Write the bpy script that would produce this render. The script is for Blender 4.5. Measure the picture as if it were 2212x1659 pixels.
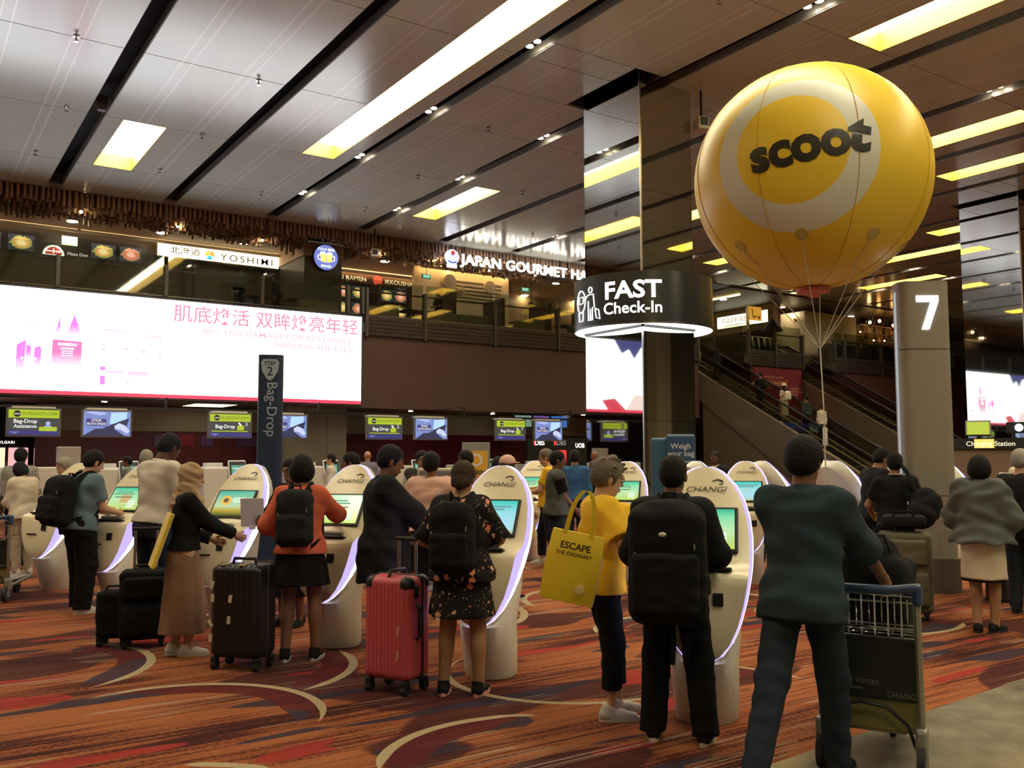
import bpy, bmesh, math, random
import numpy as np
from math import sin, cos, pi, radians, sqrt, atan2, hypot
from mathutils import Vector, Matrix

random.seed(7)
rng = np.random.default_rng(7)
scene = bpy.context.scene
for _o in list(bpy.data.objects):
    bpy.data.objects.remove(_o)
COL = scene.collection

# ------------------------------------------------------------------ camera
YAW, PITCH, ROLL = radians(34.0), radians(4.49), radians(0.15)
cam_data = bpy.data.cameras.new('camera')
cam_data.sensor_fit = 'HORIZONTAL'
cam_data.sensor_width = 36.0
cam_data.lens = 36.0 * 1980.0 / 2212.0
cam_data.clip_start = 0.05
cam_data.clip_end = 300
cam = bpy.data.objects.new('camera', cam_data)
COL.objects.link(cam)
cam.location = (0, 0, 1.62)
cam.rotation_mode = 'QUATERNION'
_f = Vector((sin(YAW) * cos(PITCH), cos(YAW) * cos(PITCH), sin(PITCH)))
_r = Vector((cos(YAW), -sin(YAW), 0))
_u = _r.cross(_f)
_r2 = _r * cos(ROLL) - _u * sin(ROLL)
_u2 = _u * cos(ROLL) + _r * sin(ROLL)
_m = Matrix((_r2, _u2, -_f)).transposed()
cam.rotation_quaternion = _m.to_quaternion()
scene.camera = cam

# ------------------------------------------------------------------ world and exposure
world = bpy.data.worlds.new('world')
scene.world = world
world.use_nodes = True
world.node_tree.nodes['Background'].inputs[0].default_value = (1.0, 0.86, 0.68, 1)
world.node_tree.nodes['Background'].inputs[1].default_value = 0.05
vs = scene.view_settings
vs.view_transform = 'Standard'
vs.look = 'None'
vs.exposure = 0.2
vs.gamma = 1.0
vs.use_curve_mapping = False
scene.cycles.use_denoising = True
scene.cycles.use_light_tree = False
scene.cycles.max_bounces = 6
scene.cycles.diffuse_bounces = 3
scene.cycles.glossy_bounces = 4
scene.cycles.transmission_bounces = 6
scene.cycles.transparent_max_bounces = 10
scene.cycles.use_adaptive_sampling = True
scene.cycles.adaptive_threshold = 0.03
scene.cycles.caustics_reflective = False
scene.cycles.caustics_refractive = False
scene.cycles.sample_clamp_indirect = 6.0

LAMP = 23.0      # ceiling diffuser radiance
LED = 2.6        # advertising wall radiance
# ================================================================== helpers
MATS = {}

def _nt(name):
    m = bpy.data.materials.new(name)
    m.use_nodes = True
    nt = m.node_tree
    return m, nt, nt.nodes['Principled BSDF']

def N(nt, typ, **kw):
    n = nt.nodes.new(typ)
    for k, v in kw.items():
        if k.startswith('i'):
            n.inputs[int(k[1:])].default_value = v
        else:
            setattr(n, k, v)
    return n

def mat(name, col, rough=0.6, metal=0.0, emit=0.0, ecol=None, spec=0.5, alpha=1.0, trans=0.0, ior=1.45, noise=0.0, nscale=30.0, bump=0.0, bscale=80.0, coat=0.0):
    if name in MATS:
        return MATS[name]
    m, nt, b = _nt(name)
    b.inputs['Base Color'].default_value = (*col, 1)
    b.inputs['Roughness'].default_value = rough
    b.inputs['Metallic'].default_value = metal
    b.inputs['Specular IOR Level'].default_value = spec
    b.inputs['IOR'].default_value = ior
    if coat:
        b.inputs['Coat Weight'].default_value = coat
        b.inputs['Coat Roughness'].default_value = 0.1
    if trans:
        b.inputs['Transmission Weight'].default_value = trans
    if alpha < 1:
        b.inputs['Alpha'].default_value = alpha
    if emit:
        b.inputs['Emission Color'].default_value = (*(ecol or col), 1)
        b.inputs['Emission Strength'].default_value = emit
    if noise or bump:
        tc = N(nt, 'ShaderNodeTexCoord')
    if noise:
        nz = N(nt, 'ShaderNodeTexNoise')
        nz.inputs['Scale'].default_value = nscale
        nz.inputs['Detail'].default_value = 3
        nt.links.new(tc.outputs['Object'], nz.inputs['Vector'])
        mx = N(nt, 'ShaderNodeMix', data_type='RGBA')
        mx.inputs[6].default_value = (*[max(0, c * (1 - noise)) for c in col], 1)
        mx.inputs[7].default_value = (*[min(1, c * (1 + noise)) for c in col], 1)
        nt.links.new(nz.outputs['Fac'], mx.inputs[0])
        nt.links.new(mx.outputs[2], b.inputs['Base Color'])
    if bump:
        nb = N(nt, 'ShaderNodeTexNoise')
        nb.inputs['Scale'].default_value = bscale
        nb.inputs['Detail'].default_value = 2
        nt.links.new(tc.outputs['Object'], nb.inputs['Vector'])
        bp = N(nt, 'ShaderNodeBump')
        bp.inputs['Strength'].default_value = bump
        bp.inputs['Distance'].default_value = 0.01
        nt.links.new(nb.outputs['Fac'], bp.inputs['Height'])
        nt.links.new(bp.outputs['Normal'], b.inputs['Normal'])
    MATS[name] = m
    return m

def cloth(name, col, rough=0.9, noise=0.12, nscale=14.0):
    return mat('cloth_' + name, col, rough, spec=0.15, noise=noise, nscale=nscale, bump=0.12, bscale=700.0)

SAMPLED = ('ceiling_diffuser', 'led_white', 'drum_glow', 'hall_fill', 'cove0', 'cove1', 'cove2', 'pappa_cove', 'soffit_panel', 'soffit_down')
def emis(name, col, s):
    m = mat('glow_' + name, (0.02, 0.02, 0.02), 0.4, emit=s, ecol=col)
    if name not in SAMPLED:
        m.cycles.emission_sampling = 'NONE'
    return m

# --------------------------------------------------------------- mesh builder
class MB:
    def __init__(s):
        s.v = []; s.f = []; s.mi = []
    def add(s, vs, fs, mi=0):
        o = len(s.v)
        s.v += [tuple(v) for v in vs]
        s.f += [tuple(i + o for i in f) for f in fs]
        s.mi += [mi] * len(fs)
        return s
    def box(s, c, d, rz=0.0, mi=0, m=None):
        x, y, z = d[0] / 2, d[1] / 2, d[2] / 2
        vs = [Vector((sx * x, sy * y, sz * z)) for sz in (-1, 1) for sy in (-1, 1) for sx in (-1, 1)]
        M = m if m is not None else Matrix.Rotation(rz, 3, 'Z')
        vs = [M @ v + Vector(c) for v in vs]
        return s.add(vs, [(0, 2, 3, 1), (4, 5, 7, 6), (0, 1, 5, 4), (2, 6, 7, 3), (0, 4, 6, 2), (1, 3, 7, 5)], mi)
    def bx(s, x0, x1, y0, y1, z0, z1, mi=0):
        return s.box(((x0 + x1) / 2, (y0 + y1) / 2, (z0 + z1) / 2), (x1 - x0, y1 - y0, z1 - z0), 0, mi)
    def rbox(s, c, d, r=0.01, rz=0.0, mi=0, m=None, seg=2):
        bm = bmesh.new()
        bmesh.ops.create_cube(bm, size=1)
        for v in bm.verts:
            v.co = Vector((v.co.x * d[0], v.co.y * d[1], v.co.z * d[2]))
        bmesh.ops.bevel(bm, geom=bm.edges[:], offset=min(r, min(d) * 0.49), segments=seg, affect='EDGES', profile=0.5)
        M = m if m is not None else Matrix.Rotation(rz, 3, 'Z')
        bm.verts.ensure_lookup_table()
        vs = [M @ v.co + Vector(c) for v in bm.verts]
        fs = [[v.index for v in f.verts] for f in bm.faces]
        bm.free()
        return s.add(vs, fs, mi)
    def cyl(s, p0, p1, r0, r1=None, n=10, mi=0, cap=True):
        r1 = r0 if r1 is None else r1
        p0, p1 = Vector(p0), Vector(p1)
        return s.loft([(p0, r0), (p1, r1)], n, mi, cap)
    def tube(s, path, r, n=8, mi=0, cap=True):
        return s.loft([(Vector(p), r) for p in path], n, mi, cap)
    def loft(s, pr, n=8, mi=0, cap=True):
        P = [Vector(p) for p, _ in pr]
        ref = None
        vs = []
        for i, (p, r) in enumerate(pr):
            a = P[max(0, i - 1)]; b = P[min(len(P) - 1, i + 1)]
            t = (b - a)
            t = t.normalized() if t.length > 1e-9 else Vector((0, 0, 1))
            if ref is None:
                ref = t.cross(Vector((0, 0, 1)))
                if ref.length < 0.2:
                    ref = t.cross(Vector((0, 1, 0)))
                ref.normalize()
            else:
                ref = (ref - t * ref.dot(t)).normalized()
            bi = t.cross(ref)
            for k in range(n):
                q = 2 * pi * k / n
                vs.append(P[i] + (ref * cos(q) + bi * sin(q)) * r)
        fs = []
        for i in range(len(P) - 1):
            for k in range(n):
                k2 = (k + 1) % n
                fs.append((i * n + k, i * n + k2, (i + 1) * n + k2, (i + 1) * n + k))
        if cap:
            fs.append(tuple(range(n - 1, -1, -1)))
            o = (len(P) - 1) * n
            fs.append(tuple(range(o, o + n)))
        return s.add(vs, fs, mi)
    def rings(s, rings, mi=0, cap0=True, cap1=True, closed=True):
        n = len(rings[0])
        vs = [p for r in rings for p in r]
        fs = []
        for i in range(len(rings) - 1):
            for k in range(n if closed else n - 1):
                k2 = (k + 1) % n
                fs.append((i * n + k, i * n + k2, (i + 1) * n + k2, (i + 1) * n + k))
        if cap0:
            fs.append(tuple(range(n - 1, -1, -1)))
        if cap1:
            o = (len(rings) - 1) * n
            fs.append(tuple(range(o, o + n)))
        return s.add(vs, fs, mi)
    def lathe(s, prof, c=(0, 0, 0), n=20, mi=0):
        rg = [[(c[0] + r * cos(2 * pi * k / n), c[1] + r * sin(2 * pi * k / n), c[2] + z) for k in range(n)] for r, z in prof]
        return s.rings(rg, mi)
    def sphere(s, c, r, nu=16, nv=10, mi=0, sc=(1, 1, 1)):
        rg = []
        for j in range(nv + 1):
            a = pi * (0.001 + 0.998 * j / nv)
            rg.append([(c[0] + sc[0] * r * sin(a) * cos(2 * pi * k / nu), c[1] + sc[1] * r * sin(a) * sin(2 * pi * k / nu), c[2] - sc[2] * r * cos(a)) for k in range(nu)])
        return s.rings(rg, mi)
    def prism(s, pts, a, b, axis='Y', mi=0):
        """extrude a 2-D outline (list of (u, v)) from a to b along an axis; u,v map to the other two axes"""
        def P(u, v, w):
            return {'Y': (u, w, v), 'X': (w, u, v), 'Z': (u, v, w)}[axis]
        n = len(pts)
        vs = [P(u, v, a) for u, v in pts] + [P(u, v, b) for u, v in pts]
        fs = [tuple(range(n)), tuple(range(2 * n - 1, n - 1, -1))]
        fs += [(k, n + k, n + (k + 1) % n, (k + 1) % n) for k in range(n)]
        return s.add(vs, fs, mi)
    def quad(s, a, b, c, d, mi=0):
        return s.add([a, b, c, d], [(0, 1, 2, 3)], mi)
    def mesh(s, name, mats, smooth=False):
        me = bpy.data.meshes.new(name)
        me.from_pydata(s.v, [], s.f)
        for m in (mats if isinstance(mats, (list, tuple)) else [mats]):
            me.materials.append(m)
        me.polygons.foreach_set('material_index', s.mi)
        bm = bmesh.new(); bm.from_mesh(me)
        bmesh.ops.recalc_face_normals(bm, faces=bm.faces)
        bm.to_mesh(me); bm.free()
        if smooth:
            me.polygons.foreach_set('use_smooth', [True] * len(me.polygons))
            if smooth != 'all':
                me.set_sharp_from_angle(angle=radians(40))
        me.update()
        return me
    def build(s, name, mats, parent=None, loc=None, rz=None, smooth=False):
        return ob(name, s.mesh(name, mats, smooth), parent, loc, rz)

def ob(name, me, parent=None, loc=None, rz=None):
    o = bpy.data.objects.new(name, me)
    COL.objects.link(o)
    if parent is not None:
        o.parent = parent
    if loc is not None:
        o.location = loc
    if rz is not None:
        o.rotation_euler = (0, 0, rz)
    return o

def tag(o, label, cat=None, group=None, kind=None):
    if label:
        o['label'] = label
    if cat:
        o['category'] = cat
    if group:
        o['group'] = group
    if kind:
        o['kind'] = kind
    return o

def thing(name, label, cat, loc=(0, 0, 0), rz=0.0, group=None):
    o = bpy.data.objects.new(name, None)
    o.empty_display_size = 0.1
    COL.objects.link(o)
    o.location = loc
    o.rotation_euler = (0, 0, rz)
    return tag(o, label, cat, group)

def struct(o, label=None):
    o['kind'] = 'structure'
    if label:
        o['label'] = label
    return o

CHILD = {}
def kids(o):
    return [c for c in bpy.data.objects if c.parent == o]

def dup(root, loc, rz, label=None, group=None, parent=None):
    r = root.copy(); COL.objects.link(r)
    r.location = loc; r.rotation_euler = (0, 0, rz)
    if label:
        r['label'] = label
    if group:
        r['group'] = group
    for ch in list(root.children):
        c = ch.copy(); COL.objects.link(c); c.parent = r
        for g in list(ch.children):
            d = g.copy(); COL.objects.link(d); d.parent = c
    return r

# --------------------------------------------------------------- lettering
_TXT = {}
def text_mesh(s, size=1.0, bold=0.0, ext=0.0, align='CENTER', shear=0.0, sx=1.0, space=1.0):
    k = (s, size, bold, ext, align, shear, sx, space)
    if k in _TXT:
        return _TXT[k]
    cu = bpy.data.curves.new('lettering', 'FONT')
    cu.body = s
    cu.size = size
    cu.offset = bold * size
    cu.extrude = ext
    cu.align_x = align
    cu.align_y = 'CENTER'
    cu.shear = shear
    cu.space_character = space
    cu.resolution_u = 3
    o = bpy.data.objects.new('lettering', cu)
    COL.objects.link(o)
    dg = bpy.context.evaluated_depsgraph_get()
    me = bpy.data.meshes.new_from_object(o.evaluated_get(dg))
    bpy.data.objects.remove(o)
    bpy.data.curves.remove(cu)
    if sx != 1.0:
        for v in me.vertices:
            v.co.x *= sx
    me.materials.clear()
    _TXT[k] = me
    return me

def text(s, parent, m, loc, size, face='-Y', bold=0.0, align='CENTER', name='lettering', ext=0.0, sx=1.0, shear=0.0, space=1.0, rot=None, pitch=0.0, spin=0.0):
    """flat lettering; face = direction it is read from"""
    if '\n' in s:
        ls = s.split('\n')
        for i, q in enumerate(ls):
            o = text(q, parent, m, (loc[0], loc[1], loc[2] + size * 1.0 * ((len(ls) - 1) / 2 - i)), size, face, bold, align, name, ext, sx, shear, space, rot, pitch, spin)
        return o
    me = text_mesh(s, size, bold, ext, align, shear, sx, space).copy()
    me.materials.append(m)
    o = ob(name, me, parent, loc)
    if rot is None:
        rz = {'-Y': 0.0, '-X': -pi / 2, '+Y': pi, '+X': pi / 2}[face] if isinstance(face, str) else face
        M = Matrix.Rotation(rz, 4, 'Z') @ Matrix.Rotation(pi / 2 - pitch, 4, 'X') @ Matrix.Rotation(spin, 4, 'Z')
        o.rotation_euler = M.to_euler()
    else:
        o.rotation_euler = rot
    return o

def letters(s, parent, m, loc, size, bold=0.0, ext=0.0, sx=1.0, space=1.0, name='letter'):
    """big sign letters, each one an object of its own"""
    def wid(q):
        me = text_mesh(q, size, bold, 0, 'LEFT', 0, 1.0, space)
        return max((v.co.x for v in me.vertices), default=0.0)
    tot = wid(s) * sx
    for i, ch in enumerate(s):
        if ch == ' ':
            continue
        x = (wid(s[:i + 1]) - wid(ch)) * sx - tot / 2
        text(ch, parent, m, (loc[0] + x, loc[1], loc[2]), size, bold=bold, ext=ext, sx=sx, align='LEFT', name=name)

# --------------------------------------------------------------- distance-field modelling
class Field:
    def __init__(s, lo, hi, h):
        s.h = h
        s.lo = np.array(lo, np.float32) - 2 * h
        n = np.ceil((np.array(hi) + 2 * h - s.lo) / h).astype(int) + 1
        s.n = n
        s.ax = [s.lo[i] + h * np.arange(n[i], dtype=np.float32) for i in range(3)]
        s.F = np.full(n, 9.0, np.float32)
    def block(s, lo, hi):
        sl = []
        for i in range(3):
            a = int(max(0, np.floor((lo[i] - s.lo[i]) / s.h)))
            b = int(min(s.n[i], np.ceil((hi[i] - s.lo[i]) / s.h) + 1))
            if b <= a:
                return None
            sl.append(slice(a, b))
        X = s.ax[0][sl[0]][:, None, None]; Y = s.ax[1][sl[1]][None, :, None]; Z = s.ax[2][sl[2]][None, None, :]
        return tuple(sl), X, Y, Z
    def put(s, fn, lo, hi, k=0.02):
        p = k + 3 * s.h
        B = s.block(np.array(lo) - p, np.array(hi) + p)
        if B is None:
            return
        sl, X, Y, Z = B
        d = fn(X, Y, Z)
        a = s.F[sl]
        if k > 0:
            h = np.maximum(k - np.abs(a - d), 0) / k
            s.F[sl] = np.minimum(a, d) - h * h * k * 0.25
        else:
            s.F[sl] = np.minimum(a, d)
    def cone(s, p0, r0, p1, r1, k=0.02, flat0=False, flat1=False, sq=None):
        p0 = np.array(p0, np.float32); p1 = np.array(p1, np.float32)
        d = p1 - p0; L2 = float(d @ d) + 1e-9; L = sqrt(L2)
        R = max(r0, r1)
        lo = np.minimum(p0, p1) - R; hi = np.maximum(p0, p1) + R
        def fn(X, Y, Z):
            x = X - p0[0]; y = Y - p0[1]; z = Z - p0[2]
            t0 = (x * d[0] + y * d[1] + z * d[2]) / L2
            t = np.clip(t0, 0, 1)
            q = np.sqrt((x - t * d[0]) ** 2 + (y - t * d[1]) ** 2 + (z - t * d[2]) ** 2) - (r0 + t * (r1 - r0))
            if flat0:
                q = np.maximum(q, -t0 * L)
            if flat1:
                q = np.maximum(q, (t0 - 1) * L)
            return q
        s.put(fn, lo, hi, k)
        return s
    def ell(s, c, r, k=0.02, R=None):
        c = np.array(c, np.float32); r = np.array(r, np.float32)
        m = float(max(r))
        def fn(X, Y, Z):
            x = X - c[0]; y = Y - c[1]; z = Z - c[2]
            if R is not None:
                x, y, z = (R[0][0] * x + R[1][0] * y + R[2][0] * z, R[0][1] * x + R[1][1] * y + R[2][1] * z, R[0][2] * x + R[1][2] * y + R[2][2] * z)
            k0 = np.sqrt((x / r[0]) ** 2 + (y / r[1]) ** 2 + (z / r[2]) ** 2)
            k1 = np.sqrt((x / r[0] ** 2) ** 2 + (y / r[1] ** 2) ** 2 + (z / r[2] ** 2) ** 2) + 1e-6
            return k0 * (k0 - 1) / k1
        s.put(fn, c - m, c + m, k)
        return s
    def rbox(s, c, d, r=0.03, k=0.02, R=None):
        c = np.array(c, np.float32); d = np.array(d, np.float32) / 2
        m = float(np.linalg.norm(d))
        def fn(X, Y, Z):
            x = X - c[0]; y = Y - c[1]; z = Z - c[2]
            if R is not None:
                x, y, z = (R[0][0] * x + R[1][0] * y + R[2][0] * z, R[0][1] * x + R[1][1] * y + R[2][1] * z, R[0][2] * x + R[1][2] * y + R[2][2] * z)
            qx = np.abs(x) - d[0] + r; qy = np.abs(y) - d[1] + r; qz = np.abs(z) - d[2] + r
            o = np.sqrt(np.maximum(qx, 0) ** 2 + np.maximum(qy, 0) ** 2 + np.maximum(qz, 0) ** 2)
            return o + np.minimum(np.maximum(qx, np.maximum(qy, qz)), 0) - r
        s.put(fn, c - m, c + m, k)
        return s
    def prof(s, prf, M, org, k=0.03, grow=0.0, z0=None, z1=None, wob=None):
        """stack of ellipses: prf = [(z, half width, half depth, y offset)] in a frame M (3x3 columns = axes) at org"""
        prf = np.array(prf, np.float32)
        zz = prf[:, 0]
        a0 = zz[0] if z0 is None else z0
        a1 = zz[-1] if z1 is None else z1
        R = float(max(prf[:, 1].max(), prf[:, 2].max() + abs(prf[:, 3]).max()) + grow)
        M = np.array(M, np.float32); org = np.array(org, np.float32)
        e0 = org + M[:, 2] * a0; e1 = org + M[:, 2] * a1
        lo = np.minimum(e0, e1) - R; hi = np.maximum(e0, e1) + R
        def fn(X, Y, Z):
            x = X - org[0]; y = Y - org[1]; z = Z - org[2]
            u = M[0, 0] * x + M[1, 0] * y + M[2, 0] * z
            v = M[0, 1] * x + M[1, 1] * y + M[2, 1] * z
            w = M[0, 2] * x + M[1, 2] * y + M[2, 2] * z
            a = np.interp(w, zz, prf[:, 1]).astype(np.float32) + grow
            b = np.interp(w, zz, prf[:, 2]).astype(np.float32) + grow
            v = v - np.interp(w, zz, prf[:, 3]).astype(np.float32)
            if wob:
                n, amp = wob
                th = np.arctan2(v / b, u / a)
                f = 1 + amp * np.sin(n * th + 1.3) * np.clip((a1 - w) / max(a1 - a0, 1e-3), 0, 1)
                a = a * f; b = b * f
            k0 = np.sqrt((u / a) ** 2 + (v / b) ** 2)
            k1 = np.sqrt((u / a ** 2) ** 2 + (v / b ** 2) ** 2) + 1e-6
            d = k0 * (k0 - 1) / k1
            return np.maximum(d, np.maximum(a0 - w, w - a1))
        s.put(fn, lo, hi, k)
        return s
    def cutp(s, p, n):
        """remove the half space on the side of n"""
        n = np.array(n, np.float32); n = n / np.linalg.norm(n)
        X = s.ax[0][:, None, None]; Y = s.ax[1][None, :, None]; Z = s.ax[2][None, None, :]
        d = (X - p[0]) * n[0] + (Y - p[1]) * n[1] + (Z - p[2]) * n[2]
        s.F = np.maximum(s.F, d.astype(np.float32))
        return s
    def cutf(s, fn):
        X = s.ax[0][:, None, None]; Y = s.ax[1][None, :, None]; Z = s.ax[2][None, None, :]
        s.F = np.maximum(s.F, fn(X, Y, Z)).astype(np.float32)
        return s
    def folds(s, amp, fx=23.0, fz=11.0, ph=0.0):
        X = s.ax[0][:, None, None]; Y = s.ax[1][None, :, None]; Z = s.ax[2][None, None, :]
        s.F = (s.F + amp * (np.sin(X * fx + 2.2 * np.sin(Z * fz + ph) + ph) * np.sin(Z * fz * 1.7 + Y * fx * 0.6 + 1.7 * ph) + 0.5 * np.sin(Y * fx * 1.6 + Z * fz * 2.7 + 3 * ph))).astype(np.float32)
        return s
    def surf(s):
        F = s.F; h = s.h
        I = (F < 0)
        nx, ny, nz = F.shape
        c = np.zeros((nx - 1, ny - 1, nz - 1), np.int8)
        for dx in (0, 1):
            for dy in (0, 1):
                for dz in (0, 1):
                    c += I[dx:nx - 1 + dx, dy:ny - 1 + dy, dz:nz - 1 + dz]
        act = (c > 0) & (c < 8)
        idx = np.argwhere(act)
        if len(idx) == 0:
            return np.zeros((0, 3)), np.zeros((0, 4), int)
        vid = np.full(act.shape, -1, np.int64)
        vid[act] = np.arange(len(idx))
        i, j, k = idx.T
        P = np.zeros((len(idx), 3)); cnt = np.zeros(len(idx))
        co = [(a, b, d) for a in (0, 1) for b in (0, 1) for d in (0, 1)]
        val = {q: F[i + q[0], j + q[1], k + q[2]] for q in co}
        for q in co:
            for ax in range(3):
                if q[ax] == 0:
                    r = list(q); r[ax] = 1; r = tuple(r)
                    a, b = val[q], val[r]
                    m = (a < 0) != (b < 0)
                    t = np.where(m, a / np.where(m, a - b, 1), 0)
                    pp = np.tile(np.array(q, float), (len(idx), 1)); pp[:, ax] = t
                    P += pp * m[:, None]; cnt += m
        V = s.lo + h * (idx + P / cnt[:, None])
        Q = []
        for ax in range(3):
            b1, b2 = [(1, 2), (2, 0), (0, 1)][ax]
            sl0 = [slice(None)] * 3; sl1 = [slice(None)] * 3
            sl0[ax] = slice(0, -1); sl1[ax] = slice(1, None)
            A = I[tuple(sl0)]; B = I[tuple(sl1)]
            e = np.argwhere(A != B)
            ok = (e[:, b1] > 0) & (e[:, b2] > 0) & (e[:, b1] < F.shape[b1] - 1) & (e[:, b2] < F.shape[b2] - 1)
            e = e[ok]
            if not len(e):
                continue
            fl = A[e[:, 0], e[:, 1], e[:, 2]]
            def g(o1, o2):
                q = e.copy(); q[:, b1] += o1; q[:, b2] += o2
                return vid[q[:, 0], q[:, 1], q[:, 2]]
            a_, b_, c_, d_ = g(-1, -1), g(0, -1), g(0, 0), g(-1, 0)
            q = np.stack([a_, b_, c_, d_], 1)
            q[~fl] = q[~fl][:, ::-1]
            Q.append(q)
        return V, np.concatenate(Q)

def relax(V, Q, it=1):
    for _ in range(it):
        acc = np.zeros_like(V); n = np.zeros(len(V))
        for a, b in ((0, 1), (1, 2), (2, 3), (3, 0)):
            np.add.at(acc, Q[:, a], V[Q[:, b]]); np.add.at(n, Q[:, a], 1)
            np.add.at(acc, Q[:, b], V[Q[:, a]]); np.add.at(n, Q[:, b], 1)
        V = V * 0.5 + 0.5 * acc / np.maximum(n, 1)[:, None]
    return V

def np_mesh(name, V, Q, m):
    me = bpy.data.meshes.new(name)
    me.vertices.add(len(V)); me.vertices.foreach_set('co', np.asarray(V, np.float32).ravel())
    me.loops.add(Q.size); me.loops.foreach_set('vertex_index', Q.ravel().astype(np.int32))
    me.polygons.add(len(Q))
    me.polygons.foreach_set('loop_start', np.arange(0, Q.size, 4, dtype=np.int32))
    me.polygons.foreach_set('use_smooth', np.ones(len(Q), bool))
    me.materials.append(m)
    me.update(calc_edges=True)
    return me

def fmesh(name, F, m, it=1):
    fs = F if isinstance(F, (list, tuple)) else [F]
    VV, QQ, o = [], [], 0
    for f in fs:
        V, Q = f.surf()
        if not len(V):
            continue
        if it:
            V = relax(V, Q, it)
        VV.append(V); QQ.append(Q + o); o += len(V)
    return np_mesh(name, np.concatenate(VV), np.concatenate(QQ), m)
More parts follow.
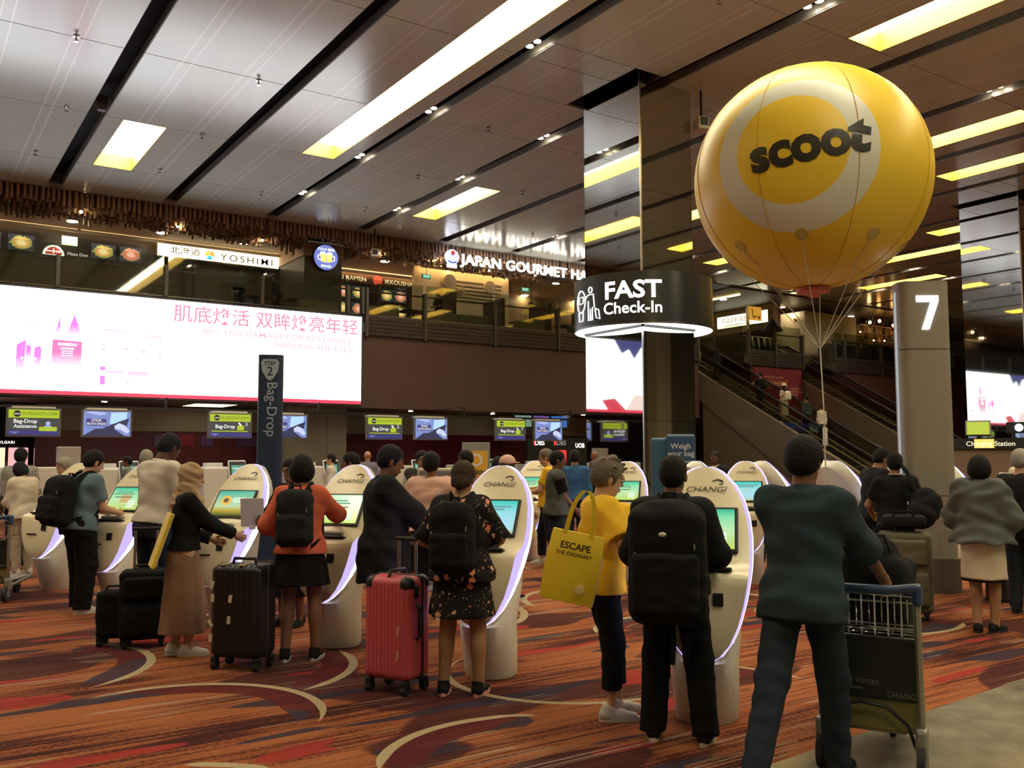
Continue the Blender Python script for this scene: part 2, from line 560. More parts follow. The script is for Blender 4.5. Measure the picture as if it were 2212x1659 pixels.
# ================================================================== materials of the hall
def M_carpet():
    m, nt, b = _nt('carpet_print')
    L = nt.links.new
    tc = N(nt, 'ShaderNodeTexCoord')
    sep = N(nt, 'ShaderNodeSeparateXYZ'); L(tc.outputs['Object'], sep.inputs[0])
    def mt(op, a, bb=None, c=None):
        n = N(nt, 'ShaderNodeMath', operation=op)
        for i, q in enumerate((a, bb, c)):
            if q is None:
                continue
            if isinstance(q, (int, float)):
                n.inputs[i].default_value = q
            else:
                L(q, n.inputs[i])
        return n.outputs[0]
    def noise(sx, sy, scale=1.0, det=2.0, off=0.0, rough=0.5):
        mp = N(nt, 'ShaderNodeMapping')
        mp.inputs['Scale'].default_value = (sx, sy, 1)
        mp.inputs['Location'].default_value = (off, off * 0.7, 0)
        L(tc.outputs['Object'], mp.inputs['Vector'])
        n = N(nt, 'ShaderNodeTexNoise'); n.inputs['Scale'].default_value = scale
        n.inputs['Detail'].default_value = det; n.inputs['Roughness'].default_value = rough
        L(mp.outputs[0], n.inputs['Vector'])
        return n.outputs['Fac']
    def ramp(f, stops, interp='LINEAR'):
        r = N(nt, 'ShaderNodeValToRGB'); r.color_ramp.interpolation = interp
        e = r.color_ramp.elements
        while len(e) < len(stops):
            e.new(0.5)
        for q, (p, c) in zip(e, stops):
            q.position = p; q.color = (*c, 1) if len(c) == 3 else c
        L(f, r.inputs[0])
        return r.outputs[0]
    def mix(f, a, c):
        n = N(nt, 'ShaderNodeMix', data_type='RGBA')
        if isinstance(f, (int, float)):
            n.inputs[0].default_value = f
        else:
            L(f, n.inputs[0])
        for i, q in ((6, a), (7, c)):
            if isinstance(q, tuple):
                n.inputs[i].default_value = (*q, 1)
            else:
                L(q, n.inputs[i])
        return n.outputs[2]
    streak = noise(0.7, 17.0, 1.0, 4.0, 3.1, 0.62)
    broad = noise(0.45, 2.2, 1.0, 2.0, 9.0)
    speck = noise(38, 38, 1.0, 3.0, 1.0, 0.7)
    f = mt('ADD', mt('MULTIPLY', streak, 0.46), mt('MULTIPLY', broad, 0.54))
    f = mt('ADD', f, mt('MULTIPLY', mt('SUBTRACT', speck, 0.5), 0.24))
    base = ramp(f, [(0.33, (0.022, 0.008, 0.008)), (0.43, (0.075, 0.018, 0.012)), (0.475, (0.205, 0.060, 0.025)), (0.56, (0.305, 0.104, 0.038)), (0.68, (0.21, 0.057, 0.025))])
    # dark maroon fields
    dk = noise(0.50, 1.15, 1.0, 1.0, 21.0)
    base = mix(ramp(dk, [(0.575, (0, 0, 0)), (0.59, (0.85, 0.85, 0.85))]), base, mix(streak, (0.022, 0.008, 0.012), (0.065, 0.014, 0.015)))
    # navy patches
    nv = noise(0.62, 2.6, 1.0, 1.0, 40.0)
    base = mix(ramp(nv, [(0.635, (0, 0, 0)), (0.645, (0.92, 0.92, 0.92))]), base, (0.030, 0.024, 0.040))
    # bright red patches
    rd = noise(0.75, 3.2, 1.0, 0.6, 63.0)
    base = mix(ramp(rd, [(0.672, (0, 0, 0)), (0.68, (0.95, 0.95, 0.95))]), base, (0.27, 0.028, 0.024))
    # thin dark and pale lines
    ln = noise(0.45, 42.0, 1.0, 2.0, 77.0, 0.7)
    msk = noise(0.6, 1.6, 1.0, 1.0, 90.0)
    base = mix(mt('MULTIPLY', ramp(ln, [(0.57, (0, 0, 0)), (0.60, (0.85, 0.85, 0.85))]), ramp(msk, [(0.42, (0, 0, 0)), (0.5, (1, 1, 1))])), base, (0.040, 0.012, 0.014))
    msk2 = noise(0.9, 2.6, 1.0, 0.5, 120.0)
    base = mix(mt('MULTIPLY', ramp(ln, [(0.40, (0.8, 0.8, 0.8)), (0.43, (0, 0, 0))]), ramp(msk2, [(0.60, (0, 0, 0)), (0.62, (1, 1, 1))])), base, (0.30, 0.24, 0.19))
    # swirls: (cx, cy, r, middle angle, half angle, width, crescent)
    arcs = [(1.50, 5.98, 0.91, 38, 75, 0.032, 1), (0.79, 8.08, 1.03, -8, 58, 0.035, 1), (2.10, 7.24, 1.07, -34, 38, 0.035, 1),
            (2.94, 4.08, 0.86, 110, 46, 0.034, 1), (4.31, 5.64, 0.92, -158, 84, 0.030, 0), (6.85, 8.11, 1.02, 137, 38, 0.040, 0),
            (4.31, 8.64, 1.38, -33, 28, 0.040, 0), (8.21, 5.93, 0.95, 135, 34, 0.040, 1), (4.20, 4.47, 1.36, 14, 14, 0.020, 1),
            (8.15, 5.88, 0.98, -87, 28, 0.030, 1), (3.07, 4.43, 0.50, 76, 30, 0.026, 1), (0.85, 4.21, 1.02, 47, 14, 0.034, 0),
            (1.73, 12.02, 0.46, -15, 40, 0.05, 0), (6.2, 6.2, 0.9, 100, 50, 0.035, 1), (6.6, 11.2, 1.1, 60, 80, 0.05, 1),
            (9.4, 7.6, 1.0, 200, 60, 0.045, 0), (2.8, 10.6, 0.9, -60, 60, 0.045, 1), (5.2, 11.8, 1.2, 190, 60, 0.05, 1)]
    px, py = sep.outputs[0], sep.outputs[1]
    ring = None; cres = None
    for cx, cy, r, am, ah, w, cr in arcs:
        dx = mt('SUBTRACT', px, cx); dy = mt('SUBTRACT', py, cy)
        d = mt('SQRT', mt('ADD', mt('MULTIPLY', dx, dx), mt('MULTIPLY', dy, dy)))
        dt = mt('DIVIDE', mt('ADD', mt('MULTIPLY', dx, cos(radians(am))), mt('MULTIPLY', dy, sin(radians(am)))), mt('MAXIMUM', d, 0.01))
        fall = mt('SMOOTH_MIN', mt('MULTIPLY', mt('SUBTRACT', dt, cos(radians(ah))), 2.0 / (1 - cos(radians(ah)))), 1.0, 0.2)
        q = mt('SUBTRACT', mt('MULTIPLY', fall, w), mt('ABSOLUTE', mt('SUBTRACT', d, r)))
        g = mt('GREATER_THAN', q, 0.0)
        ring = g if ring is None else mt('MAXIMUM', ring, g)
        if cr:
            q2 = mt('SUBTRACT', mt('MULTIPLY', fall, 0.12), mt('ABSOLUTE', mt('SUBTRACT', d, r - 0.13)))
            g2 = mt('GREATER_THAN', q2, 0.0)
            cres = g2 if cres is None else mt('MAXIMUM', cres, g2)
    base = mix(mt('MULTIPLY', cres, 0.9), base, mix(ramp(dk, [(0.49, (0, 0, 0)), (0.5, (1, 1, 1))]), (0.035, 0.026, 0.042), (0.085, 0.014, 0.016)))
    base = mix(ring, base, mix(speck, (0.30, 0.23, 0.14), (0.42, 0.33, 0.21)))
    L(base, b.inputs['Base Color'])
    b.inputs['Roughness'].default_value = 0.95
    b.inputs['Specular IOR Level'].default_value = 0.1
    bp = N(nt, 'ShaderNodeBump'); bp.inputs['Strength'].default_value = 0.25; bp.inputs['Distance'].default_value = 0.006
    L(noise(220, 220, 1.0, 2.0), bp.inputs['Height']); L(bp.outputs[0], b.inputs['Normal'])
    return m

def M_terrazzo():
    m, nt, b = _nt('grey_stone')
    L = nt.links.new
    tc = N(nt, 'ShaderNodeTexCoord')
    n1 = N(nt, 'ShaderNodeTexNoise'); n1.inputs['Scale'].default_value = 4; n1.inputs['Detail'].default_value = 8
    v1 = N(nt, 'ShaderNodeTexVoronoi'); v1.inputs['Scale'].default_value = 120
    L(tc.outputs['Object'], n1.inputs[0]); L(tc.outputs['Object'], v1.inputs['Vector'])
    r = N(nt, 'ShaderNodeValToRGB')
    r.color_ramp.elements[0].color = (0.17, 0.15, 0.11, 1); r.color_ramp.elements[0].position = 0.3
    r.color_ramp.elements[1].color = (0.28, 0.25, 0.19, 1); r.color_ramp.elements[1].position = 0.7
    L(n1.outputs['Fac'], r.inputs[0])
    mx = N(nt, 'ShaderNodeMix', data_type='RGBA', blend_type='MULTIPLY'); mx.inputs[0].default_value = 0.25
    L(r.outputs[0], mx.inputs[6]); L(v1.outputs['Color'], mx.inputs[7])
    L(mx.outputs[2], b.inputs['Base Color'])
    rr = N(nt, 'ShaderNodeMapRange'); rr.inputs['To Min'].default_value = 0.12; rr.inputs['To Max'].default_value = 0.3
    L(n1.outputs['Fac'], rr.inputs[0]); L(rr.outputs[0], b.inputs['Roughness'])
    return m

def M_ceiling():
    m, nt, b = _nt('ceiling_metal')
    L = nt.links.new
    tc = N(nt, 'ShaderNodeTexCoord')
    sp = N(nt, 'ShaderNodeSeparateXYZ'); L(tc.outputs['Object'], sp.inputs[0])
    def mt(op, a, c):
        n = N(nt, 'ShaderNodeMath', operation=op)
        for i, q in enumerate((a, c)):
            if isinstance(q, (int, float)):
                n.inputs[i].default_value = q
            elif q is not None:
                L(q, n.inputs[i])
        return n.outputs[0]
    a = mt('ABSOLUTE', sp.outputs[0], None)
    a = mt('ABSOLUTE', mt('SUBTRACT', a, 0.62), None)
    a = mt('ABSOLUTE', mt('SUBTRACT', a, 0.10), None)
    lin = mt('LESS_THAN', a, 0.014)
    nz = N(nt, 'ShaderNodeTexNoise'); nz.inputs['Scale'].default_value = 0.7
    L(tc.outputs['Object'], nz.inputs[0])
    r = N(nt, 'ShaderNodeValToRGB')
    r.color_ramp.elements[0].color = (0.60, 0.665, 0.615, 1); r.color_ramp.elements[1].color = (0.665, 0.735, 0.685, 1)
    L(nz.outputs['Fac'], r.inputs[0])
    mx = N(nt, 'ShaderNodeMix', data_type='RGBA'); mx.inputs[7].default_value = (0.92, 0.92, 0.90, 1)
    L(lin, mx.inputs[0]); L(r.outputs[0], mx.inputs[6])
    L(mx.outputs[2], b.inputs['Base Color'])
    b.inputs['Metallic'].default_value = 0.15
    b.inputs['Roughness'].default_value = 0.19
    b.inputs['Specular IOR Level'].default_value = 0.6
    wv = N(nt, 'ShaderNodeTexNoise'); wv.inputs['Scale'].default_value = 0.9; wv.inputs['Detail'].default_value = 0
    L(tc.outputs['Object'], wv.inputs[0])
    bp = N(nt, 'ShaderNodeBump'); bp.inputs['Strength'].default_value = 0.15; bp.inputs['Distance'].default_value = 0.02
    L(wv.outputs['Fac'], bp.inputs['Height']); L(bp.outputs[0], b.inputs['Normal'])
    return m

carpet = M_carpet(); terrazzo = M_terrazzo(); ceil_m = M_ceiling()
void = mat('ceiling_void', (0.012, 0.012, 0.012), 0.8)
mirror = mat('tinted_mirror', (0.62, 0.62, 0.58), 0.025, metal=1.0)
steel = mat('brushed_steel', (0.45, 0.44, 0.42), 0.28, metal=1.0)
chrome = mat('chrome', (0.7, 0.7, 0.7), 0.12, metal=1.0)
black_pl = mat('black_plastic', (0.012, 0.012, 0.013), 0.45)
dark_metal = mat('dark_metal', (0.035, 0.033, 0.032), 0.38, metal=0.6)
brown_wall = mat('brown_panel', (0.075, 0.040, 0.034), 0.5, noise=0.1, nscale=0.6)
maroon = mat('maroon_glass', (0.11, 0.018, 0.026), 0.2, spec=0.6)
beige_wall = mat('beige_panel', (0.28, 0.255, 0.215), 0.6, noise=0.05, nscale=0.8)
cream_ceil = mat('cream_plaster', (0.62, 0.50, 0.37), 0.75)
white_pl = mat('white_plastic', (0.72, 0.70, 0.66), 0.35)
slat_m = mat('dark_slat', (0.034, 0.022, 0.019), 0.42)
def clear_glass(name, tint, alpha):
    m, nt, b = _nt(name)
    tr = N(nt, 'ShaderNodeBsdfTransparent'); tr.inputs[0].default_value = (*tint, 1)
    gl = N(nt, 'ShaderNodeBsdfGlossy'); gl.inputs['Roughness'].default_value = 0.03
    lw = N(nt, 'ShaderNodeLayerWeight'); lw.inputs[0].default_value = 0.5
    pw_ = N(nt, 'ShaderNodeMath', operation='POWER'); pw_.inputs[1].default_value = 4.0; nt.links.new(lw.outputs['Facing'], pw_.inputs[0])
    fr = N(nt, 'ShaderNodeMath', operation='MULTIPLY_ADD'); fr.inputs[1].default_value = 0.6; fr.inputs[2].default_value = 0.05; nt.links.new(pw_.outputs[0], fr.inputs[0])
    mx = N(nt, 'ShaderNodeMixShader')
    nt.links.new(fr.outputs[0], mx.inputs[0]); nt.links.new(tr.outputs[0], mx.inputs[1]); nt.links.new(gl.outputs[0], mx.inputs[2])
    nt.links.new(mx.outputs[0], nt.nodes['Material Output'].inputs['Surface'])
    return m
glass = clear_glass('balustrade_glass', (0.72, 0.76, 0.70), 1.5)

ZC = 9.69
# ------------------------------------------------------------------ floor
mb = MB()
EDGE = lambda x: 3.35 + 0.07 * (x - 3.8)
mb.add([(-14, EDGE(-14), 0), (62, EDGE(62), 0), (62, 48, 0), (-14, 48, 0)], [(0, 1, 2, 3)])
struct(mb.build('floor', carpet), 'orange and maroon patterned carpet with cream swirls')
mb = MB()
mb.add([(-14, -14, 0), (62, -14, 0), (62, EDGE(62), 0), (-14, EDGE(-14), 0)], [(0, 1, 2, 3)])
struct(mb.build('floor_stone', terrazzo), 'polished grey stone floor beside the carpet')

# ------------------------------------------------------------------ ceiling
SX = [3.67 + 3.29 * k for k in range(-5, 16)]          # slot centre lines
SY = [30.0] + [27.05 - 4.1 * j for j in range(0, 11)]  # cross seams, far to near
ceil = MB().bx(-14, 62, -14, 30.0, ZC + 0.45, ZC + 0.5).build('ceiling', void)
struct(ceil, 'panelled metal ceiling with dark slots and recessed lights')
LIGHTS = {}
def setl(k, js, x0, x1):
    for j in js:
        LIGHTS[(k, j)] = (x0, x1)
# cell k = between slot k and k+1 ; row j = between seam j (far) and j+1 (near)
setl(1, (2, 3, 4, 5, 6), 8.72, 9.64)
setl(0, (1,), 4.26, 5.28)
setl(3, (1,), 14.2, 15.1)
setl(3, (5, 6, 7), 15.05, 16.1)
setl(5, (4, 2), 21.6, 22.5)
setl(6, (4, 5, 6), 24.8, 25.65)
setl(7, (1,), 27.9, 28.8)
setl(9, (2,), 33.6, 34.5)
setl(10, (1,), 38.4, 39.3)
setl(9, (5, 6), 34.3, 35.2)
setl(11, (3, 4), 40.6, 41.5)
setl(8, (3,), 30.9, 31.8)
setl(-2, (1, 4, 5, 8), -1.6, -0.7)  # from here on: unseen lights, added to light the hall
setl(-4, (3, 4, 7), -8.3, -7.4)
setl(1, (9,), 8.72, 9.64)
setl(4, (8, 9), 17.8, 18.7)
setl(0, (7, 8), 5.2, 6.1)
_pm = {}
def panel(xc, y0, y1, x0, x1):
    key = (round(x0 - xc, 2), round(x1 - xc, 2), round(y1 - y0, 2))
    if key not in _pm:
        q = MB().bx(x0 - xc, x1 - xc, -(y1 - y0) / 2 + 0.012, (y1 - y0) / 2 - 0.012, 0, 0.05)
        # folded lip along the slot edge
        _pm[key] = q.mesh('panel', ceil_m)
    ob('panel', _pm[key], ceil, (xc, (y0 + y1) / 2, ZC))
slot_side = mat('slot_trim', (0.30, 0.28, 0.26), 0.35, metal=0.4)
for ki in range(len(SX) - 1):
    k = ki - 5
    a, b_ = SX[ki] + 0.2, SX[ki + 1] - 0.2
    xc = (a + b_) / 2
    for j in range(len(SY) - 1):
        y1, y0 = SY[j], SY[j + 1]
        if (k, j) in LIGHTS:
            l0, l1 = LIGHTS[(k, j)]
            panel(xc, y0, y1, a, l0); panel(xc, y0, y1, l1, b_)
        elif k == 2 and y0 < 16.3 and y1 > 14.0:
            # cut-out round the mirrored column
            if j == 3:
                panel(xc, 16.35, y1, a, b_); panel(xc, y0, 16.35, a, 12.55)
            else:
                panel(xc, y0, 13.95, a, b_); panel(xc, 13.95, y1, a, 12.55)
        elif k == 7 and y0 < 16.3 and y1 > 14.0:
            if j == 3:
                panel(xc, 16.35, y1, a, b_); panel(xc, y0, 16.35, a, 28.25)
            else:
                panel(xc, y0, 13.95, a, b_); panel(xc, 13.95, y1, a, 28.25)
        else:
            panel(xc, y0, y1, a, b_)
for sx in SX:
    q = MB()
    q.bx(sx - 0.205, sx - 0.185, -14, 29.6, ZC + 0.02, ZC + 0.2).bx(sx + 0.185, sx + 0.205, -14, 29.6, ZC + 0.02, ZC + 0.2)
    q.bx(sx - 0.2, sx + 0.2, 29.6, 30.0, ZC, ZC + 0.05)
    q.build('slot_trim', slot_side, ceil)
# front edge fascia of the ceiling
MB().bx(-14, 62, 29.98, 30.06, ZC - 0.02, ZC + 0.5).build('edge_fascia', slot_side, ceil)

# recessed lights
lamp_face = emis('ceiling_diffuser', (1.0, 0.92, 0.66), LAMP)
lamp_side = mat('lamp_reveal', (0.72, 0.48, 0.035), 0.5)
lab = {(0, 1): 'small two-pane recessed yellow ceiling light above the advertising wall', (3, 1): 'short recessed yellow ceiling light over the food hall sign',
       (5, 4): 'recessed yellow ceiling light just right of the balloon top', (7, 1): 'thin yellow ceiling light low behind the check-in column',
       (9, 2): 'long thin yellow ceiling light beneath the balloon at far ceiling'}
done = set()
for (k, j), (x0, x1) in sorted(LIGHTS.items()):
    if (k, j) in done:
        continue
    js = [j]
    while (k, js[-1] + 1) in LIGHTS and LIGHTS[(k, js[-1] + 1)] == (x0, x1):
        js.append(js[-1] + 1)
    for q in js:
        done.add((k, q))
    y1, y0 = SY[js[0]], SY[js[-1] + 1]
    inview = y1 > 9 and x0 > 1
    l = lab.get((k, j))
    if (k, j) == (1, 2):
        l = 'longest row of recessed yellow ceiling panels running off the top edge'
    if (k, j) == (3, 5):
        l = 'bright recessed yellow ceiling light above the balloon, cut by the top edge'
    if (k, j) == (6, 4):
        l = 'lower of the two yellow ceiling lights beside the balloon'
    extra = {(5, 2): 'yellow ceiling light between the mirrored column and the balloon', (8, 3): 'yellow ceiling light hidden mostly behind the balloon', (10, 1): 'thin yellow ceiling light just above the numbered pillar', (11, 3): 'thin yellow ceiling light at the far right beyond the numbered pillar', (9, 5): 'yellow ceiling light at the far right edge'}
    l = l or extra.get((k, j))
    if l is None:
        l = 'recessed yellow ceiling light far along the metal ceiling' if inview else 'recessed yellow ceiling light added out of view to light the hall'
    t = thing('ceiling_light', l, 'ceiling light', ((x0 + x1) / 2, (y0 + y1) / 2, ZC), 0, 'recessed ceiling lights')
    hx, hy, D = (x1 - x0) / 2, (y1 - y0) / 2 - 0.01, 0.42
    w = 0.02
    MB().bx(hx - w, hx, -hy, hy, 0, D).build('reveal', lamp_side, t)
    MB().bx(-hx, -hx + w, -hy, hy, 0, D).build('reveal', lamp_side, t)
    MB().bx(-hx, hx, hy - w, hy, 0, D).build('reveal', lamp_side, t)
    MB().bx(-hx, hx, -hy, -hy + w, 0, D).build('reveal', lamp_side, t)
    n = 2 * len(js)
    for q in range(n):
        a = -hy + 2 * hy * q / n; c = -hy + 2 * hy * (q + 1) / n
        MB().bx(-hx + w, hx - w, a + 0.012, c - 0.012, D - 0.03, D).build('diffuser', lamp_face, t)

# twin spot lamps in the slots
spot_glow = emis('spot_lamp', (1.0, 0.86, 0.62), 26)
can = MB().cyl((0, -0.13, 0.12), (0, -0.13, 0.24), 0.085, n=14).cyl((0, 0.13, 0.12), (0, 0.13, 0.24), 0.085, n=14)
can = can.mesh('spot_housing', black_pl, True)
disc = MB().cyl((0, 0, 0), (0, 0, 0.02), 0.075, n=14).mesh('lamp', spot_glow)
rows = {10.25: (14.4, 18.6, 22.6, 26.8, 10.2), 13.54: (18.6, 22.8, 26.9, 10.25), 20.12: (10.5, 27.0, 22.8, 18.7), 29.99: (28.2, 22.9), 36.57: (23.1, 27.1, 18.8), 39.86: (23.4, 27.0, 18.8), 26.7: (10.4, 18.7, 22.8, 27.0), 33.28: (18.7, 27.0)}
for x, ys in rows.items():
    for y in ys:
        w_ = {10.25: 'slot beside the longest light row', 13.54: 'slot running to the mirrored column', 20.12: 'slot passing over the balloon', 26.7: 'slot right of the balloon', 29.99: 'slot behind the balloon', 33.28: 'slot below the balloon', 36.57: 'slot over the escalators', 39.86: 'slot above the numbered pillar'}[x]
        n_ = ['farthest', 'second farthest', 'third farthest', 'fourth farthest', 'fifth farthest'][sorted(ys, reverse=True).index(y)]
        t = thing('spot_light', 'twin round spot lamps, %s pair in the %s' % (n_, w_), 'spot light', (x, y, ZC), 0, 'twin ceiling spot lamps')
        ob('housing', can, t)
        ob('lamp', disc, t, (0, -0.13, 0.10)); ob('lamp', disc, t, (0, 0.13, 0.10))
# small sprinklers on the panels
spk = MB().cyl((0, 0, -0.02), (0, 0, 0), 0.06, n=10).cyl((0, 0, -0.10), (0, 0, -0.02), 0.018, n=6).cyl((0, 0, -0.115), (0, 0, -0.10), 0.05, n=8).mesh('sprinkler', chrome, True)
for x, y in [(3.0, 22.8), (2.8, 26.6), (6.2, 18.9), (6.1, 22.9), (5.9, 26.4), (5.3, 13.0), (9.0, 27.0), (12.2, 22.9), (11.8, 18.5), (12.4, 26.9), (15.6, 22.5), (15.8, 18.7), (18.5, 22.9), (19.0, 26.8), (18.2, 14.9), (11.8, 10.9), (2.6, 18.8)]:
    tag(ob('sprinkler', spk, None, (x, y, ZC)), 'tiny chrome sprinkler head on a ceiling panel', 'sprinkler', 'ceiling sprinklers')
# speaker can in the slot
tag(MB().cyl((0, 0, -0.05), (0, 0, 0.2), 0.12, n=16).cyl((0, 0, -0.14), (0, 0, -0.05), 0.10, 0.12, n=16).build('ceiling_speaker', mat('speaker_grey', (0.10, 0.10, 0.10), 0.5), None, (3.67, 22.3, ZC + 0.02), smooth=True), 'dark round ceiling speaker hanging in the slot', 'speaker')
# ceiling cameras on drop rods
def camera_box(x, y, drop, label, rz):
    t = thing('security_camera', label, 'camera', (x, y, ZC), rz)
    MB().cyl((0, 0, -drop), (0, 0, 0.4), 0.025, n=8).build('drop_rod', black_pl, t)
    MB().rbox((0, 0.02, -drop - 0.14), (0.26, 0.34, 0.28), 0.03).build('body', white_pl, t)
    MB().rbox((0, -0.155, -drop - 0.12), (0.18, 0.02, 0.18), 0.008).build('lens_window', black_pl, t)
camera_box(14.55, 14.05, 0.62, 'boxy white camera hanging on a rod beside the mirrored column', radians(-20))
camera_box(13.9, 29.3, 0.75, 'boxy white camera on a rod in front of the hanging sticks', radians(-20))

# ------------------------------------------------------------------ mirrored columns
def column(name, x0, x1, y0, y1, label):
    c = MB().bx(x0 + 0.03, x1 - 0.03, y0 + 0.03, y1 - 0.03, 0, ZC + 0.45).build(name, dark_metal)
    struct(c, label)
    zs = [0, 2.35, 4.75, 7.25, ZC + 0.35]
    for a, b_ in zip(zs, zs[1:]):
        MB().bx(x0, x0 + 0.03, y0 + 0.025, y1 - 0.025, a + 0.004, b_ - 0.004).build('mirror_panel', mirror, c)
        MB().bx(x0 + 0.025, x1 - 0.025, y0, y0 + 0.03, a + 0.004, b_ - 0.004).build('mirror_panel', mirror, c)
    MB().bx(x1 - 0.03, x1, y0, y1, 0, ZC).build('mirror_panel', mirror, c)
    MB().bx(x0, x1, y1 - 0.03, y1, 0, ZC).build('mirror_panel', mirror, c)
    MB().bx(x0 - 0.006, x0 + 0.03, y0 - 0.006, y0 + 0.03, 0, ZC + 0.3).build('corner_trim', steel, c)
column('column_1', 12.87, 14.36, 14.2, 16.1, 'square mirrored column carrying the check-in sign')
column('column_2', 28.55, 30.05, 14.3, 16.2, 'mirrored column behind the pillar numbered seven')

# ------------------------------------------------------------------ walls round the hall
struct(MB().bx(-14.3, -14, -14, 48, 0, 12).build('wall_left', beige_wall))
struct(MB().bx(62, 62.3, -14, 48, 0, 12).build('wall_right', beige_wall))
struct(MB().bx(-14, 62, -14.3, -14, 0, 12).build('wall_behind', mat('dim_wall', (0.26, 0.25, 0.22), 0.5)))
struct(MB().bx(-14, 62, 48, 48.3, 0, 12).build('wall_back', brown_wall))
# pale pillars and dark openings behind the viewer (they show in the mirrors)
for i, x in enumerate((-6, 2, 10, 18, 26, 33, 38.6, 46)):
    struct(MB().bx(x, x + 1.2, -13.9, -13.0, 0, ZC).build('pillar_%d' % (i + 1), mat('pale_stone', (0.80, 0.72, 0.55), 0.5)))
# upper floor slab and the wall below the balcony
FL2 = 6.30
struct(MB().bx(-14, 30.0, 29.25, 48, FL2 - 0.35, FL2).bx(30.0, 33.0, 31.2, 48, FL2 - 0.35, FL2).bx(33.0, 37.0, 29.25, 48, FL2 - 0.35, FL2).bx(37.0, 39.4, 31.2, 48, FL2 - 0.35, FL2).bx(39.4, 62, 29.25, 48, FL2 - 0.35, FL2).build('floor_upper', mat('upper_floor', (0.12, 0.10, 0.08), 0.35)))
bw = struct(MB().bx(-14, 29.9, 29.32, 29.5, 3.3, 5.95).build('wall_balcony', brown_wall), 'brown wall below the upper balcony')
bw2 = struct(MB().bx(39.4, 62, 29.32, 29.5, 0, 5.95).build('wall_balcony_far', mat('plum_panel', (0.085, 0.030, 0.034), 0.5)))
bw3 = struct(MB().bx(33.2, 37.0, 29.32, 29.5, 0, 5.95).bx(33.2, 33.3, 29.32, 33, 3.0, 5.95).build('wall_bay', mat('plum_panel', (0.085, 0.030, 0.034), 0.5)))
# rounded plum pier next to the escalator
pr = []
for q in range(13):
    a = -pi / 2 + pi / 2 * q / 12
    pr.append((29.3 + 0.6 * cos(a), 29.35 + 0.6 + 0.6 * sin(a)))
pts = [(27.4, 29.35)] + pr + [(29.9, 31.5), (27.4, 31.5)]
struct(MB().prism(pts, 3.4, 5.95, 'Z').build('wall_pier', mat('plum_panel', (0.085, 0.030, 0.034), 0.5), smooth=True))
# under-balcony recess: dark soffit, maroon back wall, beige cores
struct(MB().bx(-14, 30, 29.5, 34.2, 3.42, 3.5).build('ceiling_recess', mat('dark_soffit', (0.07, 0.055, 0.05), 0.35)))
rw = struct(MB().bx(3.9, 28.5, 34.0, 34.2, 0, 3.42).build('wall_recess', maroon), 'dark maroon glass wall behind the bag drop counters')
for x in np.arange(3.9, 28.4, 2.05):
    MB().bx(x + 0.012, min(x + 2.04, 28.5), 33.975, 34.0, 0.02, 2.5).build('panel', maroon, rw)
MB().bx(3.9, 28.5, 33.93, 34.0, 2.52, 3.4).build('panel', mat('taupe_band', (0.26, 0.225, 0.175), 0.5), rw)
struct(MB().bx(11.6, 14.0, 31.8, 34, 0, 3.42).build('wall_core', beige_wall), 'beige service core under the advertising wall')
for x in (11.62, 12.42, 13.22):
    MB().bx(x, x + 0.77, 31.77, 31.8, 0, 3.4).build('panel', beige_wall, bpy.data.objects['wall_core'])
struct(MB().bx(-14, 3.9, 36, 36.2, 0, 3.42).build('wall_shops', mat('shop_dark', (0.03, 0.02, 0.02), 0.5)))
struct(MB().bx(28.5, 46.0, 34.0, 34.2, 0, FL2 - 0.35).build('wall_under_escalator', mat('umber_panel', (0.13, 0.11, 0.085), 0.5)))
# recessed lamp and downlights in the soffit
t = thing('ceiling_light', 'flat warm light panel in the dark soffit under the advertising wall', 'ceiling light', (9.0, 32.0, 3.42))
MB().bx(-0.75, 0.75, -0.9, 0.9, -0.035, 0.0).build('frame', white_pl, t)
MB().bx(-0.68, 0.68, -0.83, 0.83, -0.045, -0.03).build('diffuser', emis('soffit_panel', (1.0, 0.80, 0.45), 2.5), t)
dl = MB().cyl((0, 0, -0.02), (0, 0, 0), 0.11, n=16).mesh('rim', white_pl, True)
dg_ = MB().cyl((0, 0, -0.03), (0, 0, -0.015), 0.085, n=16).mesh('lamp', emis('soffit_down', (1.0, 0.80, 0.55), 60))
for x, y in [(3.2, 30.6), (5.6, 31.8), (5.9, 30.4), (7.4, 30.2), (11.0, 30.2), (14.9, 30.2), (18.0, 30.2), (20.2, 30.3), (23.4, 30.2), (17, 32.4), (21, 32.6), (25, 31.5)]:
    t = thing('downlight', 'small round downlight in the dark soffit', 'downlight', (x, y, 3.42), 0, 'downlights under the balcony')
    ob('rim', dl, t); ob('lamp', dg_, t)
# ================================================================== advertising wall
def subdiv(me, mx):
    bm = bmesh.new(); bm.from_mesh(me)
    bmesh.ops.triangulate(bm, faces=bm.faces)
    for _ in range(6):
        es = [e for e in bm.edges if e.calc_length() > mx]
        if not es:
            break
        bmesh.ops.subdivide_edges(bm, edges=es, cuts=1)
        bmesh.ops.triangulate(bm, faces=bm.faces)
    bm.to_mesh(me); bm.free()
    return me

